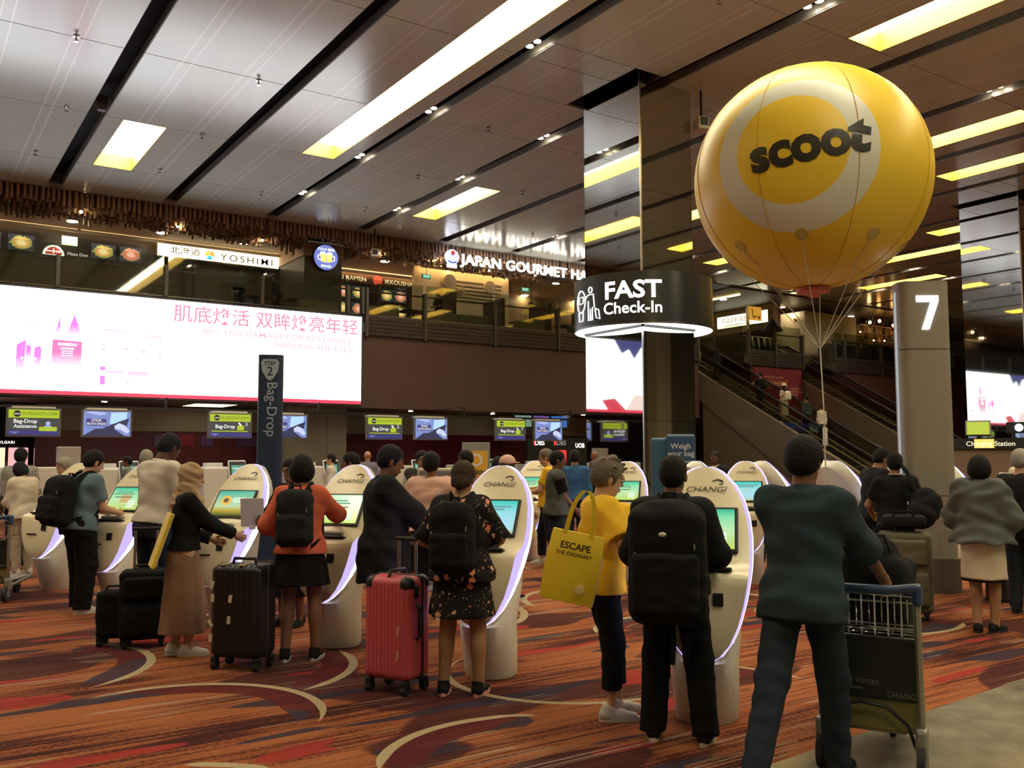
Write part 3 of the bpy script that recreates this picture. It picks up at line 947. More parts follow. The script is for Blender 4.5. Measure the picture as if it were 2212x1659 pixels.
led = thing('advertising_screen', 'huge glowing white advertising screen with pink bottles and slogan', 'screen', (0, 29.2, 0))
MB().bx(-13.5, 13.44, 0.02, 0.06, 3.36, 6.51).build('frame', mat('screen_frame', (0.05, 0.05, 0.06), 0.4), led)
MB().bx(-13.4, 13.37, -0.02, 0.03, 3.53, 6.46).build('lit_panel', emis('led_white', (0.93, 0.95, 1.0), LED), led)
MB().bx(-13.4, 13.37, -0.022, 0.03, 3.42, 3.53).build('red_strip', emis('led_red', (1.0, 0.06, 0.12), 1.1), led)
pk = emis('led_pink', (1.0, 0.28, 0.44), 0.92)
pk2 = emis('led_pale', (1.0, 0.48, 0.58), 0.95)
mg = emis('led_magenta', (1.0, 0.22, 0.78), 1.15)
mg2 = emis('led_rose', (1.0, 0.20, 0.45), 1.1)
wh = emis('led_lettering', (1, 1, 1), 6)  # plain white of the bottle lettering
def LX(px):   # slogan column positions, metres along the wall
    return px
text('肌底焕活 双眸焕亮年轻', led, pk, (10.13, -0.035, 6.03), 0.575, bold=0.007, sx=1.05, name='slogan')
text('30%  LESS DAMAGE FOR BRILLIANCE', led, pk2, (13.0, -0.035, 5.56), 0.25, bold=0.005, align='RIGHT', sx=1.25, name='slogan')
text('AROUND THE EYES', led, pk2, (13.0, -0.035, 5.27), 0.25, bold=0.006, align='RIGHT', sx=1.25, name='slogan')
def M_fade(name, c, s, k0, k1):
    """printed colour that pales to white toward the lower edge of the picture"""
    m, nt, b = _nt(name)
    tc = N(nt, 'ShaderNodeTexCoord'); sp = N(nt, 'ShaderNodeSeparateXYZ'); nt.links.new(tc.outputs['Generated'], sp.inputs[0])
    r = N(nt, 'ShaderNodeValToRGB'); e = r.color_ramp.elements
    e[0].position = k0; e[0].color = (1.0, 0.97, 1.0, 1); e[1].position = k1; e[1].color = (*c, 1)
    nt.links.new(sp.outputs[2], r.inputs[0]); nt.links.new(r.outputs[0], b.inputs['Emission Color'])
    b.inputs['Base Color'].default_value = (0.02, 0.02, 0.02, 1); b.inputs['Emission Strength'].default_value = s
    m.cycles.emission_sampling = 'NONE'
    return m
fade_m = M_fade('led_magenta_fade', (1.0, 0.20, 0.85), 1.2, 0.0, 0.55); fade_r = M_fade('led_rose_fade', (1.0, 0.18, 0.45), 1.2, 0.02, 0.6)
def pic(nm, pts, m, y=-0.025):
    MB().prism(pts, y - 0.007, y, 'Y').build(nm, m, led)
pic('bottle_picture', [(3.68, 4.08), (4.46, 4.08), (4.48, 4.99), (3.70, 5.01)], fade_r)
pic('bottle_picture', [(3.72, 5.07), (3.88, 5.07), (3.89, 5.70)], fade_m)
pic('bottle_picture', [(4.00, 5.07), (4.46, 5.04), (4.38, 5.42), (4.25, 5.78), (4.15, 5.45)], fade_m)
pic('bottle_picture', [(2.78, 3.95), (2.98, 3.9), (3.02, 4.95), (2.79, 4.8)], fade_m)
pic('bottle_picture', [(3.02, 4.35), (3.15, 4.35), (3.15, 4.78), (3.03, 4.82)], fade_m)
pic('bottle_picture', [(3.23, 4.2), (3.40, 4.1), (3.42, 4.72), (3.38, 4.80), (3.24, 4.74)], fade_m)
edge = emis('led_outline', (0.55, 0.50, 0.85), 0.9)
MB().tube([(2.80, -0.03, 3.78), (2.92, -0.03, 3.70), (3.28, -0.03, 3.70), (3.40, -0.03, 3.80), (3.41, -0.03, 4.1)], 0.008, 5).build('bottle_outline', edge, led)
MB().tube([(3.08, -0.03, 5.36), (3.12, -0.03, 5.44), (3.25, -0.03, 5.43)], 0.012, 5).build('bottle_outline', edge, led)
for x, z, w in ((4.09, 4.88, 0.42), (3.10, 4.42, 0.34)):
    text('SHISEIDO', led, wh, (x, -0.045, z), w * 0.25, bold=0.0, sx=1.15, name='bottle_lettering')
    text('ULTIMUNE', led, wh, (x, -0.045, z - w * 0.28), w * 0.17, bold=0.0, name='bottle_lettering')
    for q in (0.48, 0.62, 0.78):
        MB().bx(x - w * 0.35, x + w * 0.35, -0.047, -0.04, z - w * q, z - w * q + 0.014).build('bottle_lettering', wh, led)
for x0, x1, z0, z1 in [(4.99, 5.13, 4.18, 4.3), (4.99, 5.13, 3.76, 4.02), (5.15, 5.66, 4.11, 4.19), (5.75, 6.33, 4.07, 4.19), (5.63, 5.76, 4.82, 4.91), (6.13, 6.26, 4.75, 4.86), (6.62, 6.73, 4.69, 4.78), (6.17, 6.3, 5.3, 5.34), (6.37, 6.73, 5.26, 5.31), (5.63, 5.76, 5.34, 5.39), (5.07, 5.55, 5.35, 5.41), (5.73, 5.82, 3.79, 3.87), (5.01, 5.13, 4.76, 4.85), (6.18, 6.3, 5.19, 5.24), (6.63, 6.73, 5.14, 5.19)]:
    MB().bx(x0, x1, -0.03, -0.024, z0, z1).build('headline_patch', mg if (x1 < 5.2 and z1 < 4.5) else emis('led_orchid', (1.0, 0.55, 0.92), 1.2), led)
# portrait part of the advertisement, beyond the picture edge but seen in the mirrored columns
skin_e = emis('led_skin', (1.0, 0.80, 0.74), 1.25); hair_e = emis('led_hair', (0.10, 0.12, 0.42), 0.7); red_e = emis('led_cloth', (0.95, 0.08, 0.14), 1.0)
MB().prism([(0.9, 6.46), (0.5, 5.9), (0.1, 6.1), (-0.2, 5.7), (-0.6, 6.2), (-1.6, 6.46)], -0.03, -0.024, 'Y').build('portrait_hair', hair_e, led)
MB().prism([(0.3, 3.53), (0.9, 4.0), (1.6, 3.9), (1.3, 3.53)], -0.03, -0.024, 'Y').build('portrait_dress', red_e, led)
MB().prism([(-1.8, 3.53), (-1.0, 4.1), (-0.2, 4.2), (0.3, 3.53)], -0.03, -0.024, 'Y').build('portrait_shoulder', skin_e, led)
for ex in (-2.2, -3.8):
    MB().prism([(ex - 0.35, 5.3), (ex, 5.45), (ex + 0.35, 5.3), (ex, 5.18)], -0.03, -0.024, 'Y').build('portrait_eye', hair_e, led)
    MB().prism([(ex - 0.5, 5.75), (ex, 5.95), (ex + 0.45, 5.75), (ex, 5.88)], -0.03, -0.024, 'Y').build('portrait_brow', hair_e, led)
MB().prism([(-3.5, 4.1), (-3.0, 4.22), (-2.5, 4.1), (-3.0, 3.95)], -0.03, -0.024, 'Y').build('portrait_lips', red_e, led)

# ================================================================== balcony edge: slats, posts, panes
post_m = mat('balcony_post', (0.075, 0.070, 0.062), 0.45, metal=0.4)
rail_m = mat('balcony_rail', (0.10, 0.09, 0.08), 0.35, metal=0.6)
PX = [15.9 + 3.03 * k for k in range(-8, 5)]
def balcony(name, x0, x1, posts, label, y=29.2):
    t = thing(name, label, 'balustrade', (0, y, 0))
    xs = [x0] + [p for p in posts if x0 + 0.3 < p < x1 - 0.3] + [x1]
    for a, b in zip(xs, xs[1:]):
        for q in range(5 if b > 13.6 else 0):
            z = 5.86 + q * 0.135
            MB().bx(a + 0.02, b - 0.02, 0.0 + 0.012 * (q % 2), 0.12, z, z + 0.11).build('slat', slat_m, t)
        MB().bx(a + 0.06, b - 0.06, 0.09, 0.105, 6.56, 7.85).build('pane', glass, t)
        MB().bx(a, b, 0.14, 0.18, 7.40, 7.45).build('rail', rail_m, t)
        MB().bx(a, b, 0.06, 0.16, 6.53 if b > 13.6 else 6.56, 6.60).build('rail', rail_m, t)
    for p in xs:
        MB().bx(p - 0.05, p + 0.05, -0.04, 0.16, 5.80 if p > 13.5 else 6.58, 7.52).build('post', post_m, t)
    return t
balcony('balustrade', -13.8, 13.42, PX, 'glass balustrade standing above the advertising screen')
balcony('balustrade', 13.58, 29.8, PX, 'long slatted balustrade with glass panes in front of the food hall')
balcony('balustrade', 33.15, 37.0, [35.0], 'short slatted balustrade between the two escalators')
balcony('balustrade', 39.5, 60.0, [40.3, 43.4, 46.5, 49.6, 52.7], 'slatted balustrade beside the far escalator, under pendant lamps')
t = thing('balustrade', 'glass side balustrade along the escalator opening', 'balustrade', (33.02, 29.42, 0))
for q in range(5):
    MB().bx(-0.06, 0.06, 0, 3.6, 5.86 + q * 0.135, 5.97 + q * 0.135).build('slat', slat_m, t)
for q in (0, 1):
    MB().bx(-0.01, 0.01, 0.1 + 1.8 * q, 1.8 + 1.8 * q, 6.56, 7.85).build('pane', glass, t)
    MB().bx(-0.04, 0.04, 1.82 + 1.8 * q, 1.9 + 1.8 * q, 5.8, 7.52).build('post', post_m, t)

# ================================================================== food hall behind the balcony
lit_amber = emis('amber_bulb', (1.0, 0.72, 0.34), 90)
sticks = MB()
bulbs = [(4.6, 31.0), (7.6, 31.2), (10.6, 31.6), (15.0, 31.3), (17.3, 31.0), (19.4, 30.9), (20.2, 31.6), (22.4, 31.4), (25.6, 31.3), (1.2, 31.2)]
for x in np.arange(-9.0, 29.0, 0.155):
    for y in np.arange(30.2, 32.55, 0.17):
        xx = x + random.uniform(-0.03, 0.03); yy = y + random.uniform(-0.03, 0.03)
        if any(hypot(xx - a, yy - b) < 0.13 for a, b in bulbs):
            continue
        if 12.2 < xx < 14.0 and yy > 30.75:
            continue
        zz = 9.29 + 0.08 * sin(xx * 1.7) * sin(yy * 2.1 + xx) + random.uniform(-0.06, 0.12)
        if random.random() < 0.015:
            zz -= 0.18
        sticks.bx(xx - 0.038, xx + 0.038, yy - 0.038, yy + 0.038, zz, 9.80)
tag(sticks.build('hanging_sticks', mat('bronze_stick', (0.36, 0.235, 0.17), 0.5)), 'dense field of brown hanging rods over the food hall front', 'ceiling rods', kind='stuff')
bm_ = MB().sphere((0, 0, 0), 0.05, 10, 6).mesh('bulb', lit_amber, True)
bc_ = MB().cyl((0, 0, 0.04), (0, 0, 0.5), 0.03, n=8).mesh('socket', black_pl)
for x, y in bulbs:
    t = thing('pendant_bulb', 'bare amber bulb glowing among the hanging brown rods', 'bulb', (x, y, 9.30), 0, 'bulbs among the hanging rods')
    ob('bulb', bm_, t); ob('socket', bc_, t)
struct(MB().bx(-14, 30, 30.06, 32.7, 9.80, 9.95).build('ceiling_rods', mat('rod_ceiling', (0.035, 0.026, 0.02), 0.7)))
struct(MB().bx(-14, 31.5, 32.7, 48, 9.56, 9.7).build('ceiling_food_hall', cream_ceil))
struct(MB().bx(-14, 12.5, 35.0, 35.3, FL2, 9.56).build('wall_food_hall', mat('shop_fascia', (0.10, 0.075, 0.06), 0.55)))
struct(MB().bx(22.3, 31.0, 37.0, 37.2, FL2, 9.56).build('wall_food_hall_end', mat('hall_tan', (0.40, 0.28, 0.17), 0.6)))
struct(MB().bx(15.0, 19.6, 36.0, 36.3, FL2, 9.56).build('wall_noodle_shop', mat('shop_wood', (0.20, 0.12, 0.07), 0.55)))
struct(MB().bx(17.6, 22.3, 33.3, 33.5, FL2, 9.56).build('wall_niche', mat('niche_cream', (0.66, 0.52, 0.30), 0.6)))
# added round lamps that brighten the food hall and the restaurant
hl = MB().cyl((0, 0, -0.03), (0, 0, 0), 0.2, n=18).mesh('rim', white_pl, True)
hg_ = MB().cyl((0, 0, -0.04), (0, 0, -0.02), 0.17, n=18).mesh('lamp', emis('hall_fill', (1.0, 0.74, 0.42), 60))
for x, y, z in [(q, 33.4, 9.56) for q in np.arange(-4, 29, 2.9)] + [(q, 36.8, 9.56) for q in np.arange(16, 30, 3.2)] + [(q, w, 9.62) for q in (35.0, 39.5, 45.5, 50, 55) for w in (32.5, 36.5)]:
    t = thing('downlight', 'added round warm lamp brightening the upper food hall' if x < 30 else 'added round warm lamp brightening the upper restaurant', 'downlight', (float(x), y, z), 0, 'added fill lamps in the upper ceilings')
    ob('rim', hl, t); ob('lamp', hg_, t)
# cove glow along the shop fronts
for i, (x0, x1, y, z, s) in enumerate([(-6, 12.4, 34.6, 9.50, 4.0), (15.2, 19.0, 35.7, 9.48, 7.0), (17.7, 22.2, 33.0, 9.46, 9.0)]):
    t = thing('cove_light', ['warm strip light above the rice bowl photos', 'orange strip light above the noodle shop sign', 'bright warm strip light above the carved relief'][i], 'strip light', (0, 0, 0))
    MB().bx(x0, x1, y, y + 0.08, z, z + 0.05).build('tube', emis('cove%d' % i, (1.0, 0.66, 0.30), s), t)
    MB().bx(x0, x1, y - 0.06, y - 0.02, z - 0.08, z + 0.04).build('holder', white_pl, t)
# rice bowl shop: photo boards
def M_food(name, c1, c2, c3, s):
    m, nt, b = _nt(name)
    L = nt.links.new
    tc = N(nt, 'ShaderNodeTexCoord')
    mp = N(nt, 'ShaderNodeMapping'); mp.inputs['Location'].default_value = (-1.0, -1.0, -1.0); mp.inputs['Scale'].default_value = (2, 2, 2)
    L(tc.outputs['Generated'], mp.inputs[0])
    sp = N(nt, 'ShaderNodeSeparateXYZ'); L(mp.outputs[0], sp.inputs[0])
    cb = N(nt, 'ShaderNodeCombineXYZ'); L(sp.outputs[0], cb.inputs[0]); L(sp.outputs[2], cb.inputs[1])
    ln = N(nt, 'ShaderNodeVectorMath', operation='LENGTH'); L(cb.outputs[0], ln.inputs[0])
    nz = N(nt, 'ShaderNodeTexNoise'); nz.inputs['Scale'].default_value = 5.0; nz.inputs['Detail'].default_value = 4; L(mp.outputs[0], nz.inputs[0])
    ad = N(nt, 'ShaderNodeMath', operation='MULTIPLY_ADD'); ad.inputs[1].default_value = 0.7; L(nz.outputs['Fac'], ad.inputs[0]); L(ln.outputs['Value'], ad.inputs[2])
    r = N(nt, 'ShaderNodeValToRGB'); e = r.color_ramp.elements
    for _ in range(2):
        e.new(0.5)
    for q, (p, c) in zip(e, [(0.5, c1), (0.75, c2), (1.0, c3), (1.12, (0.03, 0.03, 0.035))]):
        q.position = p; q.color = (*c, 1)
    mr = N(nt, 'ShaderNodeMath', operation='MULTIPLY'); mr.inputs[1].default_value = 0.85; L(ad.outputs[0], mr.inputs[0])
    L(mr.outputs[0], r.inputs[0])
    b.inputs['Base Color'].default_value = (0.02, 0.02, 0.02, 1)
    L(r.outputs[0], b.inputs['Emission Color']); b.inputs['Emission Strength'].default_value = s
    return m
foodA = M_food('food_photo_orange', (1, 0.75, 0.35), (0.75, 0.32, 0.08), (0.25, 0.35, 0.08), 1.5)
foodB = M_food('food_photo_red', (1, 0.55, 0.4), (0.8, 0.12, 0.08), (0.5, 0.3, 0.15), 1.5)
t = thing('shop_board', 'dark rice bowl shop board with glowing food photos', 'shop sign', (0, 35.0, 0))
MB().bx(1.0, 7.45, -0.08, -0.01, 8.55, 9.42).build('board', mat('board_navy', (0.035, 0.035, 0.045), 0.4), t)
for x0, x1, m in [(1.9, 2.75, foodB), (2.95, 3.75, foodA), (5.55, 6.35, foodA), (6.5, 7.25, foodB)]:
    MB().bx(x0, x1, -0.10, -0.08, 8.66, 9.2).build('food_photo', m, t)
MB().bx(4.6, 5.1, -0.10, -0.08, 9.02, 9.34).build('lit_sign', emis('sign_cream', (1.0, 0.8, 0.45), 2.0), t)
half = [(4.35 + 0.34 * cos(pi * q / 16), 8.62 + 0.34 * sin(pi * q / 16)) for q in range(17)]
MB().prism(half, -0.14, -0.08, 'Y').build('round_badge', emis('badge_white', (1, 0.92, 0.85), 1.6), t)
half2 = [(4.35 + 0.26 * cos(pi * q / 16), 8.63 + 0.26 * sin(pi * q / 16)) for q in range(17)]
MB().prism(half2, -0.16, -0.14, 'Y').build('badge_mark', emis('badge_red', (0.8, 0.05, 0.04), 1.0), t)
MB().bx(4.1, 4.6, -0.18, -0.16, 8.72, 8.76).bx(4.33, 4.37, -0.18, -0.16, 8.66, 8.84).build('badge_mark', emis('badge_white', (1, 0.92, 0.85), 1.6), t)
MB().bx(4.75, 5.5, -0.11, -0.08, 8.60, 8.84).build('name_plate', mat('plate_brown', (0.06, 0.035, 0.03), 0.4), t)
text('Maze Don', t, emis('sign_soft', (1, 0.93, 0.85), 1.3), (5.12, -0.115, 8.72), 0.16, name='lettering')
# back-lit restaurant box sign
t = thing('lightbox_sign', 'long glowing cream lightbox sign with dark letters and coloured emblem', 'shop sign', (0, 34.9, 0))
MB().bx(7.7, 12.32, -0.25, 0.09, 8.93, 9.46).build('case', mat('sign_case', (0.2, 0.16, 0.12), 0.5), t)
MB().bx(7.74, 12.3, -0.27, -0.25, 8.98, 9.44).build('lit_face', emis('yoshimi_face', (1.0, 0.80, 0.50), 2.6), t)
dk = mat('sign_dark', (0.03, 0.02, 0.015), 0.5)
text('北海道', t, dk, (8.72, -0.275, 9.22), 0.30, bold=0.004, sx=1.25, name='lettering')
text('YOSHIMI', t, dk, (11.05, -0.275, 9.17), 0.36, bold=0.003, sx=1.15, space=1.35, name='lettering')
text('from Hokkaido', t, dk, (11.2, -0.275, 8.95), 0.13, bold=0.01, space=1.3, name='lettering')
MB().bx(8.4, 10.1, -0.28, -0.272, 8.95, 8.975).build('small_print', dk, t)
for q, c in enumerate([(0.95, 0.7, 0.05), (0.05, 0.65, 0.75), (0.9, 0.45, 0.05)]):
    a0 = radians(100 + 120 * q)
    MB().prism([(9.62, 9.2)] + [(9.62 + 0.17 * cos(a0 + radians(100) * k / 8), 9.2 + 0.17 * sin(a0 + radians(100) * k / 8)) for k in range(9)], -0.285, -0.275, 'Y').build('emblem', emis('emblem%d' % q, c, 1.0), t)
# pillar with beer sign
pil = struct(MB().bx(12.34, 13.82, 32.0, 34.6, FL2, 9.05).build('pillar_food_hall', mat('pillar_slate', (0.075, 0.062, 0.058), 0.5)), 'dark pillar carrying a round beer sign')
MB().bx(12.30, 13.86, 31.96, 34.64, 9.05, 9.56).build('capital', mat('pillar_cream', (0.55, 0.38, 0.26), 0.6), pil)
for x in np.arange(12.34, 13.8, 0.1):
    MB().bx(x + 0.008, x + 0.095, 31.94, 31.96, 9.08, 9.55).build('capital_plank', mat('pillar_cream', (0.55, 0.38, 0.26), 0.6), pil)
t = thing('beer_sign', 'round blue lit sign with two yellow beer mugs', 'sign', (13.11, 31.92, 9.02))
MB().cyl((0, -0.10, 0), (0, 0.08, 0), 0.50, n=40).build('disc', [mat('disc_rim', (0.1, 0.1, 0.15), 0.4)], t, smooth=True)
MB().cyl((0, -0.115, 0), (0, -0.10, 0), 0.47, n=40).build('lit_face', emis('beer_blue', (0.22, 0.27, 0.75), 0.8), t)
bw_ = emis('beer_white', (1, 1, 1), 1.6); by_ = emis('beer_yellow', (1.0, 0.80, 0.18), 1.2)
text('COLD BEER', t, bw_, (0, -0.125, 0.29), 0.13, bold=0.015, name='lettering')
text('SERVED', t, bw_, (0, -0.125, -0.34), 0.12, bold=0.015, name='lettering')
for s in (-1, 1):
    mgm = MB().prism([(s * 0.02, -0.2), (s * 0.20, -0.17), (s * 0.24, 0.12), (s * 0.01, 0.10)], -0.135, -0.117, 'Y').build('mug', by_, t)
    MB().prism([(s * 0.0, 0.10), (s * 0.25, 0.11), (s * 0.22, 0.19), (s * 0.12, 0.21), (s * 0.04, 0.18)], -0.137, -0.117, 'Y').build('mug_foam', bw_, t)
    MB().tube([(s * 0.23, -0.13, 0.07), (s * 0.33, -0.13, 0.05), (s * 0.32, -0.13, -0.10), (s * 0.21, -0.13, -0.12)], 0.018, 6).build('mug_handle', bw_, t)
# noodle shop
t = thing('noodle_shop_sign', 'noodle shop fascia with outlined letters and red round mark', 'shop sign', (0, 36.0, 0))
MB().bx(15.2, 18.95, -0.20, -0.01, 9.04, 9.36).build('fascia', mat('fascia_brown', (0.22, 0.13, 0.075), 0.5), t)
nl = emis('noodle_letters', (1.0, 0.72, 0.35), 1.4)
text('AI RAMEN', t, nl, (15.95, -0.21, 9.2), 0.25, bold=0.0, sx=1.15, name='lettering')
text('IKKOUSHA', t, nl, (18.15, -0.21, 9.2), 0.25, bold=0.004, sx=1.1, name='lettering')
MB().cyl((17.13, -0.24, 9.21), (17.13, -0.2, 9.21), 0.21, n=24).build('round_mark', emis('noodle_red', (0.9, 0.10, 0.05), 1.2), t)
MB().bx(15.2, 18.95, -0.12, -0.01, 8.98, 9.03).build('trim_bar', dark_metal, t)
t = thing('menu_board', 'glowing noodle menu board of food photos under the fascia', 'menu board', (0, 36.0, 0))
MB().bx(15.2, 18.7, -0.1, -0.01, 7.55, 8.95).build('frame', black_pl, t)
for a in range(5):
    for b in range(2):
        MB().bx(15.3 + a * 0.67, 15.92 + a * 0.67, -0.12, -0.1, 8.35 - b * 0.7, 8.88 - b * 0.7).build('food_photo', foodA if (a + b) % 2 else foodB, t)
# exit signs
for x, z, l in [(17.95, 9.0, 'small green exit sign hanging next to the noodle shop'), (22.9, 8.95, 'small green exit sign hanging beyond the carved relief')]:
    t = thing('exit_sign', l, 'sign', (x, 32.9, z))
    MB().rbox((0, 0, 0), (0.42, 0.05, 0.19), 0.01).build('case', mat('exit_case', (0.02, 0.12, 0.06), 0.4), t)
    MB().bx(-0.19, 0.19, -0.032, -0.026, -0.08, 0.08).build('lit_face', emis('exit_green', (0.02, 0.30, 0.16), 0.9), t)
    text('EXIT', t, emis('exit_white', (0.8, 1, 0.9), 1.2), (0, -0.036, 0), 0.15, name='lettering')
    MB().cyl((0, 0, 0.09), (0, 0, 9.56 - z), 0.012, n=6).build('hanger', black_pl, t)
# carved relief in the niche
t = thing('wall_relief', 'carved cream relief of beams and round tile ends in a glowing niche', 'relief', (0, 33.3, 0))
rm = mat('relief_cream', (0.60, 0.48, 0.28), 0.6)
for q in range(6):
    MB().cyl((18.95 + 0.04 * q, -0.08, 9.05 - q * 0.16), (21.85 - 0.03 * q, -0.08, 9.05 - q * 0.16), 0.07, n=10).build('beam', rm, t, smooth=True)
for x, z, r in [(19.15, 8.95, 0.30), (21.15, 8.9, 0.27), (19.75, 8.6, 0.18)]:
    rr = MB()
    for q, k in enumerate((1.0, 0.72, 0.45)):
        rr.cyl((x, -0.28 - 0.05 * q, z), (x, -0.05, z), r * k, n=24)
    rr.build('tile_end', rm, t, smooth=True)
# great signboard letters at the ceiling edge
glow_w = emis('hall_letters', (1.0, 0.93, 0.80), 7.0)
t = thing('food_hall_sign', 'glowing white food hall letters hung at the ceiling edge', 'sign', (0, 29.93, 0))
letters('JAPAN GOURMET HALL', t, glow_w, (21.25, -0.03, 9.16), 0.56, bold=0.011, sx=1.10, ext=0.03, space=1.06)
MB().bx(17.6, 24.9, 0.02, 0.05, 8.93, 8.96).bx(17.6, 24.9, 0.02, 0.05, 9.36, 9.39).build('fixing_rail', black_pl, t)
for x in (18, 20.3, 22.6, 24.8):
    MB().bx(x, x + 0.03, 0.02, 0.05, 8.9, 9.69).build('hanger', black_pl, t)
t = thing('emblem_sign', 'round lit emblem of blue waves and red dot beside the hall letters', 'sign', (17.42, 29.93, 9.20))
MB().cyl((0, -0.06, 0), (0, 0.03, 0), 0.29, n=32).build('lit_disc', emis('emblem_white', (0.95, 0.95, 1.0), 3.0), t)
MB().bx(-0.2, 0.2, -0.06, 0.03, -0.40, -0.27).build('name_plate', emis('emblem_white', (0.95, 0.95, 1.0), 3.0), t)
bl = emis('emblem_blue', (0.06, 0.16, 0.85), 0.9)
MB().cyl((0.02, -0.08, 0.16), (0.02, -0.06, 0.16), 0.09, n=18).build('dot', emis('emblem_red', (0.9, 0.04, 0.03), 0.9), t)
MB().prism([(-0.22, -0.12), (0, -0.20), (0.22, -0.12), (0.16, -0.22), (0, -0.26), (-0.16, -0.22)], -0.08, -0.06, 'Y').build('wave', bl, t)
for q in range(4):
    z = 0.10 - q * 0.055
    MB().tube([(x, -0.075, z + 0.02 * sin(x * 22 + q)) for x in np.linspace(-0.24, 0.24, 12)], 0.012, 5).build('wave', bl, t)
MB().bx(-0.02, 0.02, 0, 0.04, 0.28, 0.49).build('hanger', black_pl, t)

# booths, tables, planters on the upper floor
booth_m = mat('booth_brown', (0.060, 0.034, 0.028), 0.5); table_m = mat('table_olive', (0.10, 0.085, 0.05), 0.4); plant_m = mat('planter_beige', (0.22, 0.18, 0.115), 0.6)
def booth(x, label):
    t = thing('booth_bench', label, 'bench', (x, 30.2, FL2), 0, 'food hall booths')
    MB().rbox((0, 0.75, 0.82), (0.14, 1.5, 1.62), 0.05).build('back_panel', booth_m, t)
    MB().rbox((0.32, 0.75, 0.22), (0.5, 1.45, 0.44), 0.04).build('seat', booth_m, t)
    MB().rbox((-0.32, 0.75, 0.22), (0.5, 1.45, 0.44), 0.04).build('seat', booth_m, t)
bl_ = ['high-backed brown booth bench next to the beer pillar', 'reddish brown high-backed bench behind the seated diner', 'dark high-backed bench between two glass posts', 'dark bench below the yellow dome lamp', 'high-backed bench hidden partly by the check-in drum', 'brown booth bench above the screen, before the lightbox sign']
for x, l in zip((14.55, 17.75, 20.0, 22.3, 24.6, 7.9), bl_):
    booth(x, l)
def diner_table(x, y, label):
    t = thing('dining_table', label, 'table', (x, y, FL2), 0, 'food hall tables')
    MB().rbox((0, 0, 0.75), (1.1, 0.8, 0.05), 0.015).build('table_top', table_m, t)
    MB().cyl((0, 0, 0.02), (0, 0, 0.74), 0.05, n=10).build('pedestal', black_pl, t)
    MB().rbox((0, 0, 0.02), (0.55, 0.45, 0.04), 0.01).build('base', black_pl, t)
for x, y, l in [(11.6, 30.4, 'square dining table in front of the beer pillar'), (16.1, 30.5, 'dining table between the first two booth benches'), (18.9, 30.5, 'dining table beside the seated diner'), (21.2, 30.5, 'dining table behind the middle glass post'), (23.5, 30.5, 'dining table under the yellow dome lamp'), (10.05, 30.5, 'dining table between the two diners above the screen')]:
    diner_table(x, y, l)
for x, w, l in [(12.0, 1.5, 'low beige divider above the right part of the screen'), (14.4, 1.3, 'low beige divider right above the screen corner'), (16.9, 1.2, 'low beige divider at the post before the diner'), (18.3, 1.5, 'low beige divider beneath the reddish bench'), (20.9, 1.3, 'low beige divider beneath the middle dark bench'), (23.4, 1.0, 'low beige divider beneath the dome lamp bench')]:
    tag(MB().rbox((0, 0, 0.33), (w, 0.3, 0.66), 0.03).bx(-w / 2 + 0.06, w / 2 - 0.06, -0.1, 0.1, 0.655, 0.68).build('low_divider', plant_m, None, (x, 29.75, FL2)), l, 'divider', 'low beige dividers')
t = thing('dome_lamp', 'yellow dome pendant lamp over the food hall', 'lamp', (23.3, 33.0, 8.0))
MB().lathe([(0.40, -0.12), (0.42, -0.05), (0.36, 0.12), (0.22, 0.26), (0.08, 0.32), (0.05, 0.36)], n=24).build('shade', mat('dome_yellow', (0.70, 0.50, 0.08), 0.4, emit=0.25, ecol=(0.8, 0.5, 0.1)), t, smooth=True)
MB().cyl((0, 0, 0.34), (0, 0, 1.56), 0.02, n=6).build('cord', black_pl, t)
MB().cyl((0, 0, 0.33), (0, 0, 0.42), 0.11, n=12).build('cap', black_pl, t)

# ================================================================== right-hand restaurant
rw_m = mat('restaurant_white', (0.62, 0.55, 0.42), 0.65)
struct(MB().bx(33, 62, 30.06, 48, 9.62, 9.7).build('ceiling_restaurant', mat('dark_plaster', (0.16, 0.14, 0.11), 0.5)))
struct(MB().bx(38.1, 38.3, 31.6, 46, 8.3, 9.62).build('wall_restaurant', mat('restaurant_tan', (0.34, 0.26, 0.16), 0.6)))
struct(MB().bx(40.0, 44.4, 31.4, 33.4, FL2, 9.3).build('wall_white_block', rw_m), 'pale plastered block with wall lamp on the upper floor')
struct(MB().bx(33, 62, 40, 40.2, FL2, 9.62).build('wall_restaurant_back', mat('restaurant_brown', (0.13, 0.085, 0.055), 0.6)))
t = thing('restaurant_sign', 'glowing white restaurant lightbox facing the escalators', 'shop sign', (38.0, 0, 0))
MB().bx(-0.05, 0.1, 32.1, 35.75, 8.6, 9.32).build('case', mat('sign_case2', (0.3, 0.25, 0.18), 0.5), t)
MB().bx(-0.07, -0.05, 32.15, 35.7, 8.64, 9.28).build('lit_face', emis('pappa_face', (1.0, 0.93, 0.62), 2.2), t)
text('PAPPAMIA', t, emis('pappa_letters', (0.42, 0.30, 0.16), 0.8), (-0.08, 34.1, 8.98), 0.44, face='-X', sx=1.25, name='lettering')
MB().bx(-0.085, -0.075, 33.1, 35.1, 8.73, 8.76).build('small_print', emis('pappa_letters', (0.42, 0.30, 0.16), 0.8), t)
t = thing('cove_light', 'orange cove strip above the restaurant lightbox', 'strip light', (0, 0, 0))
MB().bx(34.5, 34.6, 31, 38, 9.55, 9.62).build('tube', emis('pappa_cove', (1.0, 0.62, 0.22), 6), t)
t = thing('trolley_sign', 'small orange trolley pictogram sign on a post', 'sign', (33.4, 29.5, FL2))
MB().bx(-0.06, 0.06, -0.05, 0.05, 0, 2.4).build('post', steel, t)
